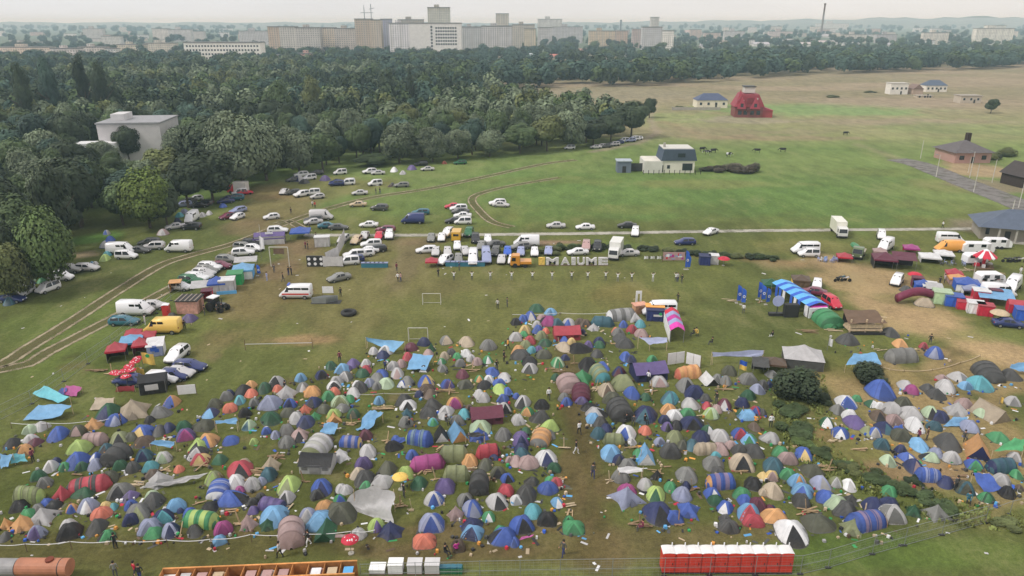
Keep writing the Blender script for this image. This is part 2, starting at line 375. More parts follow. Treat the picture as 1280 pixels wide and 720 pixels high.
def road_mat(name, rgb, rgb2, edge=.35, scale=.6, strength=1.0):
    m, nt, N, L, b = nodes_of(name)
    g = geo(nt); f = noise(nt, scale, 6, g, .65); f2 = noise(nt, scale * 6, 4, g, .7)
    c = mixc(nt, mrange(nt, f, .3, .7, 0, 1), rgb, rgb2)
    c = mixc(nt, 1.0, c, mrange(nt, f2, .25, .75, .8, 1.2), 'MULTIPLY')
    L.new(c, b.inputs['Base Color']); b.inputs['Roughness'].default_value = .9; b.inputs['Specular IOR Level'].default_value = .2
    if edge > 0:
        sx = N.new('ShaderNodeSeparateXYZ'); L.new(tc(nt, 'UV'), sx.inputs[0])
        e = mth(nt, 'SUBTRACT', 1.0, mth(nt, 'ABSOLUTE', mth(nt, 'MULTIPLY_ADD', sx.outputs[0], 2.0, -1.0)))
        e = mth(nt, 'ADD', e, mrange(nt, noise(nt, 1.1, 5, g, .7), .25, .75, -edge, edge))
        L.new(mth(nt, 'MULTIPLY', mrange(nt, e, .0, edge * 1.2, 0, 1), mrange(nt, noise(nt, .35, 4, g), .3, .55, .45 * strength, strength)), b.inputs['Alpha'])
    return m
M_track = road_mat('track_earth', GC((164, 154, 132)), GC((134, 120, 98)), .5, .5, .95)
M_trackdark = road_mat('track_wet_earth', GC((112, 100, 74)), GC((96, 92, 60)), .5, .5, .55)
M_gravel = road_mat('gravel_road', GC((172, 168, 158)), GC((150, 146, 136)), .22, .5, 1.0)
M_asphalt = road_mat('old_asphalt', GC((122, 118, 116)), GC((106, 102, 100)), .1, .4, 1.0)
def road(name, pts, w, mat, z, label):
    me = strip_mesh([gp(*p) for p in pts], w, z, mat, name); tag(part(name, me), label, None, None, 'structure')
road('gravel_road', [(380, 294), (520, 294), (640, 293), (760, 291.5), (900, 289), (1040, 287.5), (1160, 286.5), (1236, 286)], 2.6, M_gravel, .03, 'pale straight gravel road crossing the field behind the parked cars')
road('paved_road', [(1120, 199), (1150, 206), (1190, 222), (1230, 238), (1275, 256), (1330, 280)], 10.0, M_asphalt, .03, 'grey paved road between the pasture and the brick house')
def ruts(name, pts, gauge, w, label, w0=None):
    P = [gp(*p) for p in pts]
    road_bed = strip_mesh(P, gauge * 1.5, .012, M_trackdark, name + '_bed'); tag(part('track_bed', road_bed), label + ', dark churned middle', None, None, 'structure')
    for s in (-1, 1):
        Q = []
        for i, p in enumerate(P):
            d = P[min(i + 1, len(P) - 1)] - P[max(i - 1, 0)]; d.normalize(); Q.append(p + Vector((d.y, -d.x, 0)) * s * gauge / 2)
        tag(part('wheel_rut', strip_mesh(Q, w, .022, M_track, name)), label, None, None, 'structure')
ruts('track', [(-60, 470), (0, 456), (40, 432), (95, 398), (150, 362), (200, 332), (235, 320), (290, 305), (330, 290), (365, 276), (420, 258), (470, 246), (540, 235), (620, 218), (680, 205), (720, 200)], 2.3, .75, 'pale dirt track curving across the meadow')
ruts('track', [(-40, 476), (0, 462), (35, 455), (60, 440), (110, 414), (160, 388), (210, 362), (255, 338), (300, 312), (340, 290)], 2.2, .8, 'dirt track running beside the row of parked cars')
ruts('track', [(345, 280), (358, 276), (372, 282), (385, 290)], 2.0, .6, 'short dirt track joining the gravel road')
ruts('track', [(640, 284), (615, 277), (598, 262), (590, 250), (600, 242), (640, 232), (700, 222)], 2.0, .6, 'curved wheel track in the green pasture')
# ================================================================== trees
def leaf_mat():
    m, nt, N, L, b = nodes_of('leaves')
    oi = N.new('ShaderNodeObjectInfo')
    at = N.new('ShaderNodeAttribute'); at.attribute_name = 'tone'
    g = geo(nt); f = noise(nt, .55, 3, g)
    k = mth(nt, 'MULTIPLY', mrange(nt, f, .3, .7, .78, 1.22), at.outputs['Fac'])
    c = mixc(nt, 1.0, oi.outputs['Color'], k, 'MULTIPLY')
    h = N.new('ShaderNodeHueSaturation'); L.new(c, h.inputs['Color']); L.new(mrange(nt, f, .2, .8, .485, .515), h.inputs['Hue'])
    L.new(h.outputs[0], b.inputs['Base Color']); b.inputs['Roughness'].default_value = .7; b.inputs['Specular IOR Level'].default_value = .2
    return m
M_leaf = leaf_mat()
M_bark = plain('bark', lin((86, 76, 64)), .95, var=.3, scale=2)
M_bush = M_leaf
def crown_mesh(name, seed, n, kind='round', leaf=.6):
    """unit crown: about 1 wide, 1 tall, base at z 0; many small leaf clumps spread over uneven lobes"""
    r = np.random.RandomState(seed)
    lobes = []
    if kind == 'round':
        lobes.append((0, 0, .5, .3, .34))
        for i in range(11):
            a = r.rand() * 6.28; e = r.uniform(-.5, 1.0); q = r.uniform(.2, .31)
            lobes.append((math.cos(a) * q * math.cos(e), math.sin(a) * q * math.cos(e), .47 + .34 * math.sin(e), r.uniform(.14, .23), r.uniform(.13, .21)))
    elif kind == 'willow':
        lobes.append((0, 0, .48, .34, .40))
        for i in range(14):
            a = r.rand() * 6.28; e = r.uniform(-.7, 1.1); q = r.uniform(.22, .34)
            lobes.append((math.cos(a) * q * math.cos(e), math.sin(a) * q * math.cos(e), .47 + .37 * math.sin(e), r.uniform(.11, .18), r.uniform(.13, .2)))
    elif kind == 'tall':
        for i in range(11):
            z = .12 + .8 * i / 10; w = .27 * math.sin(math.pi * (.12 + .86 * (1 - i / 10) ** .8)) + .07
            a = r.rand() * 6.28; lobes.append((math.cos(a) * w * .35, math.sin(a) * w * .35, z, w + .05, .12))
    elif kind == 'cone':
        for i in range(12):
            z = .06 + .88 * i / 11; w = .36 * (1 - i / 11.5) + .03
            a = r.rand() * 6.28; lobes.append((math.cos(a) * .03, math.sin(a) * .03, z, w, .07))
    elif kind == 'bush':
        for i in range(9):
            a = r.rand() * 6.28; q = r.uniform(0, .34); h = r.uniform(.25, .55)
            lobes.append((math.cos(a) * q, math.sin(a) * q, h * .75, r.uniform(.14, .24), h * .75))
    lobes = np.array(lobes); vol = lobes[:, 3] ** 2 * lobes[:, 4] ** .5; li = r.choice(len(lobes), n, p=vol / vol.sum())
    d = r.normal(size=(n, 3)); d /= np.linalg.norm(d, axis=1)[:, None]
    rad = (.62 + .46 * r.rand(n) ** .6)[:, None]
    lb = lobes[li]; P = lb[:, :3] + d * rad * lb[:, [3, 3, 4]]
    P[:, 2] = np.maximum(P[:, 2], .01 + .03 * r.rand(n))
    nrm = d * .75 + (P - np.array([0, 0, .4])) * .9 + r.normal(size=(n, 3)) * .12 + np.array([0, 0, .28]); nrm /= np.linalg.norm(nrm, axis=1)[:, None]
    t = np.cross(nrm, r.normal(size=(n, 3))); t /= np.linalg.norm(t, axis=1)[:, None]; bt = np.cross(nrm, t)
    sz = (leaf * (.6 + .8 * r.rand(n)))[:, None] * .5
    if kind == 'willow': bt = bt * .8 + np.array([0, 0, -.35]); t = t * .8
    V = np.stack([P - t * sz - bt * sz * .8, P + t * sz * 1.1 - bt * sz * .5, P + t * sz * .7 + bt * sz * 1.1, P - t * sz * .9 + bt * sz * .8], 1).reshape(-1, 3)
    F = np.arange(4 * n).reshape(-1, 4)
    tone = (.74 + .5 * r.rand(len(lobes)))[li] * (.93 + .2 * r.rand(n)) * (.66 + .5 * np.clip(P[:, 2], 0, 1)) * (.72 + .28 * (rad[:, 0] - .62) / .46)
    return V, F, tone
def crown_obj_mesh(name, *a, **k):
    V, F, tone = crown_mesh(name, *a, **k)
    me = bpy.data.meshes.new(name); me.vertices.add(len(V)); me.vertices.foreach_set('co', V.ravel())
    me.loops.add(len(V)); me.loops.foreach_set('vertex_index', F.ravel())
    me.polygons.add(len(F)); me.polygons.foreach_set('loop_start', np.arange(0, len(V), 4)); me.polygons.foreach_set('loop_total', np.full(len(F), 4))
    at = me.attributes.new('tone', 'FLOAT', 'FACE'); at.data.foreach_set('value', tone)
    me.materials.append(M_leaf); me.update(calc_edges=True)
    return me
CR = {}
for kd, nn, lf, cnt in (('round', 7500, .042, 5), ('willow', 8000, .038, 3), ('tall', 3800, .042, 2), ('cone', 3200, .045, 2), ('bush', 5200, .042, 4)):
    CR[kd] = [crown_obj_mesh('crown', 100 + i * 7 + len(kd), nn, kd, lf) for i in range(cnt)]
def trunk_mesh(seed):
    rr = random.Random(seed); mb = MB()
    top = Vector((rr.uniform(-.02, .02), rr.uniform(-.02, .02), .5))
    mb.bar((0, 0, -.01), top, .028, 7, r2=.016)
    for i in range(5):
        a = rr.uniform(0, 6.28); z = rr.uniform(.28, .5); q = rr.uniform(.14, .26)
        mb.bar(top * (z / .5), (math.cos(a) * q, math.sin(a) * q, z + rr.uniform(.14, .3)), .012, 5, r2=.004)
    return mb.build('trunk', M_bark)
TRK = [trunk_mesh(i) for i in range(3)]
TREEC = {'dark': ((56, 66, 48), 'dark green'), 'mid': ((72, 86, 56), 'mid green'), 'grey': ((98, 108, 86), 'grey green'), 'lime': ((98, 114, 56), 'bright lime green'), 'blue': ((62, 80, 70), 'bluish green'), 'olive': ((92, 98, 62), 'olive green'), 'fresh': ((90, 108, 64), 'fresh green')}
SHAPE = {'round': ('broadleaf_tree', 'round crowned tree'), 'willow': ('willow_tree', 'drooping willow'), 'tall': ('poplar_tree', 'slender poplar'), 'cone': ('conifer_tree', 'pointed conifer')}
TREES = []
def tree(x, y, h, w, kind='round', tone='mid', place='', cv=None, group='trees of the dark wood along the field'):
    nm, sh = SHAPE[kind]
    o = thing(nm, (x, y, 0), R.uniform(0, 6.28), 'tree', None, group)
    low = .1 if kind in ('willow', 'cone') else .16
    c = shade(lin(TREEC[tone][0]), 1.32 * R.uniform(.72, 1.3)) if cv is None else cv
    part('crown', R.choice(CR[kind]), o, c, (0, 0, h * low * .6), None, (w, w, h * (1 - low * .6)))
    part('trunk', R.choice(TRK), o, None, None, None, (h * .9, h * .9, h))
    size = 'tall ' if h > 17 else ('small ' if h < 9 else '')
    TREES.append((o, f'{size}{TREEC[tone][1]} {sh}', place)); reg(o, f'{TREEC[tone][1]} {sh}', 'tree', f'{size}{TREEC[tone][1]} {sh} {place}'.strip())
    return o
def tree_px(px, py, top, wpx, kind, tone, place=''):
    p = gp(px, py); s = ppm(p); ph = depr(p)
    h = (py - top) / s / math.cos(ph) ; w = wpx / s
    return tree(p.x, p.y + w * .15, h, w, kind, tone, place)
HAND = [(62, 366, 258, 80, 'willow', 'fresh', 'at the meadow edge above the parked vans'), (14, 380, 300, 66, 'willow', 'olive', 'at the meadow edge in the near corner'), (30, 350, 272, 60, 'willow', 'mid', 'behind the meadow willow'),
 (183, 288, 212, 76, 'willow', 'lime', 'above the dark cars'), (150, 284, 222, 60, 'round', 'mid', 'beside the lime willow'), (206, 285, 234, 52, 'round', 'dark', 'over the parked cars'), (262, 256, 182, 84, 'round', 'dark', 'over the parked cars'),
 (232, 262, 195, 60, 'round', 'dark', 'behind the beige tent'), (300, 238, 138, 96, 'willow', 'grey', 'behind the truck under the trees'), (330, 228, 150, 70, 'willow', 'grey', 'at the wood edge'), (262, 228, 138, 90, 'round', 'dark', 'rising over the wood edge'), (222, 214, 158, 50, 'willow', 'grey', 'beside the white hall'),
 (372, 219, 160, 62, 'willow', 'grey', 'behind the parked cars'), (402, 216, 160, 56, 'round', 'mid', 'behind the white vans'), (465, 208, 192, 52, 'round', 'mid', 'low beside the white cars'),
 (498, 206, 152, 60, 'willow', 'grey', 'at the wood edge'), (540, 204, 158, 52, 'willow', 'grey', 'at the wood edge'), (572, 200, 160, 50, 'willow', 'grey', 'behind the dark car'), (612, 197, 162, 46, 'willow', 'grey', 'at the wood edge'), (650, 193, 150, 52, 'round', 'mid', 'at the wood edge'), (684, 190, 140, 50, 'round', 'olive', 'at the wood edge'), (714, 187, 136, 50, 'willow', 'grey', 'at the wood edge'), (742, 183, 146, 44, 'round', 'dark', 'behind the far row of cars'), (764, 178, 140, 44, 'round', 'dark', 'over the far row of cars'),
 (790, 173, 121, 52, 'round', 'dark', 'at the end of the wood over parked cars'), (812, 148, 122, 22, 'round', 'dark', 'at the very tip of the wood'),
 (160, 206, 152, 38, 'round', 'dark', 'in front of the white hall'), (128, 214, 176, 50, 'willow', 'grey', 'below the white hall'), (90, 236, 168, 60, 'round', 'dark', 'left of the white hall'), (62, 226, 160, 60, 'willow', 'grey', 'in the wood'), (52, 262, 196, 70, 'willow', 'grey', 'behind the meadow willow'), (110, 262, 200, 60, 'willow', 'mid', 'in the wood'), (205, 240, 184, 60, 'round', 'olive', 'below the white hall'),
 (112, 158, 74, 20, 'tall', 'dark', 'standing above the wood'), (132, 160, 82, 24, 'tall', 'dark', 'standing above the wood'), (70, 160, 76, 24, 'tall', 'blue', 'standing above the wood'), (36, 170, 84, 26, 'tall', 'dark', 'standing above the wood'), (514, 140, 82, 24, 'cone', 'dark', 'standing above the wood'), (486, 140, 88, 26, 'tall', 'dark', 'standing above the wood'), (532, 138, 94, 22, 'tall', 'mid', 'standing above the wood'), (392, 160, 98, 26, 'tall', 'olive', 'standing above the wood'), (352, 165, 104, 30, 'tall', 'mid', 'standing above the wood'),
 (1240, 142, 123, 20, 'round', 'dark', 'alone beside the unfinished houses')]
HP = []
for a in HAND:
    tree_px(*a); p = gp(a[0], a[1]); HP.append((p.x, p.y, a[3] / ppm(p)))
FOREST = [(-260, 372), (-40, 374), (40, 362), (78, 342), (88, 322), (84, 288), (140, 284), (175, 286), (205, 282), (215, 262), (250, 245), (300, 236), (345, 222), (400, 214), (430, 204), (480, 206), (525, 203), (580, 198), (640, 191), (700, 186), (735, 181), (780, 170), (770, 158), (720, 143), (640, 128), (590, 114), (540, 107), (540, 82), (-420, 82)]
FW = [(gp(*p).x, gp(*p).y) for p in FOREST]
def inside(x, y, P):
    c = False; j = len(P) - 1
    for i in range(len(P)):
        if (P[i][1] > y) != (P[j][1] > y) and x < (P[j][0] - P[i][0]) * (y - P[i][1]) / (P[j][1] - P[i][1]) + P[i][0]: c = not c
        j = i
    return c
HALL = gp(160, 205); CLEAR = gp(448, 178)
cand = []
y = 105.0; row = 0
while y < 800:
    sp_ = 7.5 + max(0, y - 150) * .011
    x = -y * .84 - (sp_ if row % 2 else sp_ * .5)
    while x < y * .62:
        xx, yy = x + R.uniform(-.35, .35) * sp_, y + R.uniform(-.35, .35) * sp_
        if inside(xx, yy, FW) and not (abs(xx - HALL.x) < 19 and HALL.y - 20 < yy < HALL.y + 24) and math.hypot((xx - CLEAR.x) / 8, (yy - CLEAR.y) / 16) > 1:
            if all(math.hypot(xx - a, yy - b) > .36 * (c + sp_) for a, b, c in HP): cand.append((yy, xx, sp_))
        x += sp_
    y += sp_ * .9; row += 1
cand.sort()
def tree_spec(xx, yy, sp_):
    u = R.random()
    zone = vnoise(np.array([xx]), np.array([yy]), 45, 9)[0]
    if zone < .38: kind, tone = R.choice([('willow', 'grey'), ('willow', 'grey'), ('willow', 'mid'), ('round', 'olive')])
    elif zone < .62: kind, tone = R.choice([('round', 'mid'), ('round', 'dark'), ('willow', 'grey'), ('round', 'mid'), ('round', 'blue')])
    else: kind, tone = R.choice([('round', 'dark'), ('round', 'dark'), ('round', 'blue'), ('tall', 'dark'), ('round', 'mid'), ('cone', 'dark')])
    h = R.uniform(10.5, 17) * (1.12 if zone > .62 else 1); w = (h * R.uniform(.62, .8)) if kind in ('round', 'willow') else h * R.uniform(.42, .55)
    return h, w, kind, tone
ntree = 0; FAR = []
for yy, xx, sp_ in cand:
    h, w, kind, tone = tree_spec(xx, yy, sp_)
    # keep the hall and the right-hand houses visible: shorter growth between them and the viewer
    if abs(xx / yy - HALL.x / HALL.y) < .075 and yy < HALL.y and yy > 150: h *= .74; w *= .8
    vis = abs(xx) < yy * .74 + 12
    if ntree < 262 and vis: tree(xx, yy, h, w, kind, tone, 'inside the wood'); ntree += 1
    else: FAR.append((xx, yy, h, w, tone))
# the far belt of woodland and the trees of the town: too many to count, one mass
def far_zone(P, n, h0, h1, tones, seed):
    rr = random.Random(seed); Q = [(gp(*p).x, gp(*p).y) for p in P]
    xs = [q[0] for q in Q]; ys = [q[1] for q in Q]; k = 0; tries = 0
    while k < n and tries < n * 12:
        tries += 1; x, y = rr.uniform(min(xs), max(xs)), rr.uniform(min(ys), max(ys))
        if inside(x, y, Q):
            h = rr.uniform(h0, h1); FAR.append((x, y, h, h * rr.uniform(.85, 1.3), rr.choice(tones))); k += 1
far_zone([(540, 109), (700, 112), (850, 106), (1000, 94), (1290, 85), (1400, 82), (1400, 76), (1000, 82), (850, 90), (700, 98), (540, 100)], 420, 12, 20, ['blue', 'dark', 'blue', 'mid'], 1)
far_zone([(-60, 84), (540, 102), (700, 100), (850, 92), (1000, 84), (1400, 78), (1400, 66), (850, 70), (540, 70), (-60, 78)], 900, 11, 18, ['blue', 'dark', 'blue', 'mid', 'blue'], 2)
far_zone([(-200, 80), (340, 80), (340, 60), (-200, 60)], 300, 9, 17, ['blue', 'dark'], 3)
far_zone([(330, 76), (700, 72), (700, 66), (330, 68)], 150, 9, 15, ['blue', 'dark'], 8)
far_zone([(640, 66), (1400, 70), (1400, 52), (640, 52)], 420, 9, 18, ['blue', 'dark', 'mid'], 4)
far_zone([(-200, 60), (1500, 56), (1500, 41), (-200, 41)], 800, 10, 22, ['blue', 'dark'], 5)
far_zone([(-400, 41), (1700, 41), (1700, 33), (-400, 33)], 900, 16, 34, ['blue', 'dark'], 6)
def mass(name, rows, label, nl):
    base = [crown_mesh('m', 500 + i, nl, 'round' if i < 4 else 'tall', .1) for i in range(5)]
    Vs, T, Cs = [], [], []
    for x, y, h, w, tone in rows:
        V, F, tn = R.choice(base[:4]) if R.random() < .95 else base[4]
        a = R.uniform(0, 6.28); ca_, sa_ = math.cos(a), math.sin(a)
        Q = V @ np.array([[ca_, sa_, 0], [-sa_, ca_, 0], [0, 0, 1]]) * np.array([w, w, h]) + np.array([x, y, 0])
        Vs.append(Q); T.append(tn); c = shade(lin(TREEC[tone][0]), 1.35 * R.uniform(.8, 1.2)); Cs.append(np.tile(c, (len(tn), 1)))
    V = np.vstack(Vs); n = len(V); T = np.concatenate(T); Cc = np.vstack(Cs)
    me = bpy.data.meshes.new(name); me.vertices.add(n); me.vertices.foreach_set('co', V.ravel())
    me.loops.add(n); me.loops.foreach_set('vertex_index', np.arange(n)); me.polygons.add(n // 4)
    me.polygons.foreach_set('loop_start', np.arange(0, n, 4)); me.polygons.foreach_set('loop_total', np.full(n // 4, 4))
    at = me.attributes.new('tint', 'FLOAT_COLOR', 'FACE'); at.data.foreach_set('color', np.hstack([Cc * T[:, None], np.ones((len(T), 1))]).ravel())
    m, nt, N, L, b = nodes_of('forest_leaves'); a = N.new('ShaderNodeAttribute'); a.attribute_name = 'tint'
    L.new(mixc(nt, 1.0, a.outputs['Color'], mrange(nt, noise(nt, .3, 3, geo(nt)), .3, .7, .8, 1.2), 'MULTIPLY'), b.inputs['Base Color']); b.inputs['Roughness'].default_value = .8; b.inputs['Specular IOR Level'].default_value = .1
    me.materials.append(m); me.update(calc_edges=True)
    tag(part(name, me), label, None, None, 'stuff')
mass('forest', FAR, 'hazy mass of woodland beyond the field and among the town', 340)
# ------------------------------------------------------------------ bushes along the ditch and hedge
def bush_px(px, py, wpx, hpx, tone, label):
    p = gp(px, py); s = ppm(p); w = wpx / s; h = hpx / s / math.cos(depr(p)) * .95
    o = part('shrub', R.choice(CR['bush']), None, shade(lin(TREEC[tone][0]), 1.15 * R.uniform(.9, 1.1)), (p.x, p.y + w * .2, 0), (0, 0, R.uniform(0, 6)), (w * 1.15, w * 1.0, h * (1.05 if wpx > 56 or py < 330 else .6)))
    tag(o, None, 'shrub', 'shrubs along the ditch and hedge'); reg(o, f'{TREEC[tone][1]} shrub', 'shrub', label)
    return o
for a in ((1006, 502, 72, 42, 'dark', 'large dark rounded shrub beside the grey army tent'), (1085, 482, 60, 28, 'dark', 'wide dark shrub in front of the blue sheet shelter'), (988, 518, 44, 20, 'mid', 'low green shrub below the large dark shrub'), (996, 545, 50, 20, 'mid', 'green weedy shrub on the ditch bank'),
          (1028, 505, 30, 20, 'dark', 'dark shrub at the end of the large shrub'), (1100, 603, 40, 16, 'mid', 'shrub above the ditch among planks'), (1068, 592, 34, 14, 'olive', 'small olive shrub on the ditch'), (1060, 588, 30, 10, 'mid', 'weedy bush on the ditch above the olive one'), (1132, 618, 36, 18, 'mid', 'bush beside the round green tent'), (1158, 628, 40, 16, 'mid', 'bush above the fence corner'),
          (1190, 640, 40, 14, 'mid', 'low bush at the fence corner'), (1100, 640, 26, 8, 'olive', 'small tuft bush beside the dark tent'), (1030, 570, 30, 14, 'mid', 'bush on the bank beside the blue and yellow tent'), (1006, 556, 30, 14, 'fresh', 'fresh green bush by the grassy bank'), (1262, 660, 40, 10, 'olive', 'low weeds at the far end of the fence'), (1215, 560, 16, 6, 'olive', 'tiny bush among the far tents'), (1145, 606, 26, 12, 'dark', 'dark bush on the ditch bank above the green tent')):
    bush_px(*a)
hd = [(700, 310), (716, 309), (733, 309), (750, 308), (768, 309), (786, 309), (802, 310), (820, 311), (838, 314), (856, 316), (872, 317), (888, 318), (905, 319), (922, 320), (938, 321), (952, 322), (966, 323)]
for i, (x, y) in enumerate(hd): bush_px(x, y + 3, 22, R.uniform(6, 9), R.choice(['dark', 'mid', 'dark', 'olive']), 'low hedge shrub behind the signs and booths')
for x, y, w, h, l in ((1245, 200, 24, 12, 'shrub beside the brick house yard'), (1262, 196, 26, 14, 'dark shrub at the corner of the brick house yard'), (1040, 122, 18, 4, 'scrub on the straw field'), (690, 318, 34, 8, 'reddish scrub mound beside the white van'), (1160, 113, 24, 4, 'scrub between the unfinished houses'), (850, 136, 14, 4, 'bush by the blue roofed house'), (1090, 116, 16, 3, 'scrub far out on the straw field')):
    bush_px(x, y, w, h, 'olive', l)
# cut brush heaped behind the white house
for i, (x, y, w, h) in enumerate(((897, 216, 34, 9), (920, 217, 40, 12), (945, 217, 34, 13))):
    p = gp(x, y); s = ppm(p)
    o = part('brush_pile', CR['bush'][i], None, shade(lin((112, 104, 92)), .75), (p.x, p.y + 2, 0), (0, 0, i * 2), (w / s * 1.25, w / s * .7, h / s * 1.2))
    tag(o, ['brown brush heap nearest the white house', 'middle brown brush heap behind the white house', 'tallest brown brush heap farthest from the white house'][i], 'brush pile', 'heaps of cut brush')
# ================================================================== buildings
M_wall = plain('render_wall', None, .85, var=.1, scale=.4)
M_roofm = plain('roof_sheet', None, .6, var=.15, scale=.8)
M_glass = plain('window_glass', lin((46, 54, 62)), .15, var=.2, spec=.6)
M_frame = plain('frame_white', lin((206, 204, 198)), .5, var=.06)
M_wood = plain('planks', None, .8, var=.3, scale=2.5)
M_dark = plain('dark_metal', lin((52, 52, 54)), .5, var=.15)
M_steel = plain('galvanised', lin((150, 154, 156)), .45, metal=.4, var=.12)
M_conc = plain('concrete', lin((170, 166, 158)), .9, var=.14, scale=.7)
def facade_mat(name, wx, wz, hi, band):
    """far apartment wall: rows of openings and balcony bands too small to model, in wall coordinates"""
    m, nt, N, L, b = nodes_of(name)
    base = N.new('ShaderNodeObjectInfo').outputs['Color']
    sp = N.new('ShaderNodeSeparateXYZ'); L.new(tc(nt), sp.inputs[0])
    hor = mth(nt, 'ADD', sp.outputs[0], mth(nt, 'MULTIPLY', sp.outputs[1], 1.0))
    fx = mth(nt, 'FRACT', mth(nt, 'DIVIDE', hor, wx)); fz = mth(nt, 'FRACT', mth(nt, 'DIVIDE', sp.outputs[2], wz))
    win = mth(nt, 'MULTIPLY', mth(nt, 'LESS_THAN', mth(nt, 'ABSOLUTE', mth(nt, 'SUBTRACT', fx, .5)), hi), mth(nt, 'LESS_THAN', mth(nt, 'ABSOLUTE', mth(nt, 'SUBTRACT', fz, .5)), .27))
    bay = mth(nt, 'LESS_THAN', mth(nt, 'FRACT', mth(nt, 'DIVIDE', hor, wx * 4)), band)
    c = mixc(nt, mth(nt, 'MULTIPLY', bay, .3), base, (.5, .48, .45))
    c = mixc(nt, 1.0, c, mrange(nt, noise(nt, .12, 4, tc(nt)), .3, .7, .85, 1.15), 'MULTIPLY')
    c = mixc(nt, mth(nt, 'MULTIPLY', win, .7), c, (.10, .11, .13))
    L.new(c, b.inputs['Base Color']); b.inputs['Roughness'].default_value = .8
    return m
M_fac = facade_mat('panel_facade', 3.2, 2.8, .24, .3)
M_fac2 = facade_mat('hospital_facade', 3.4, 3.2, .22, 0.0)
def block(px0, px1, ytop, ybase, col, label, depth=14, mat=None, rot=0.0, extra=None, kind='apartment_block', cat='apartment block'):
    c = gp((px0 + px1) / 2, ybase); s = ppm(c); w = (px1 - px0) / s; h = (ybase - ytop) / s / math.cos(depr(c))
    o = thing(kind, (c.x, c.y, 0), rot, cat, label, 'buildings of the far town')
    mb = MB(); mb.box(-w / 2, 0, -1, w / 2, depth, h); part('wall', mb.build('wall', mat or M_fac), o, shade(lin(col), 1.3))
    rf = MB(); rf.box(-w / 2 - .4, -.4, h, w / 2 + .4, depth + .4, h + 1.0); part('roof', rf.build('roof', M_roofm), o, lin((120, 118, 116)))
    if extra:
        for (a, b_, z0, z1, c2) in extra:
            e = MB(); e.box(-w / 2 + a * w, 3, h + 1.0, -w / 2 + b_ * w, depth - 3, h + 1.0 + (z1 - z0) / s); part('roof_house', e.build('roof_house', mat or M_fac), o, shade(lin(c2), 1.25))
    return o
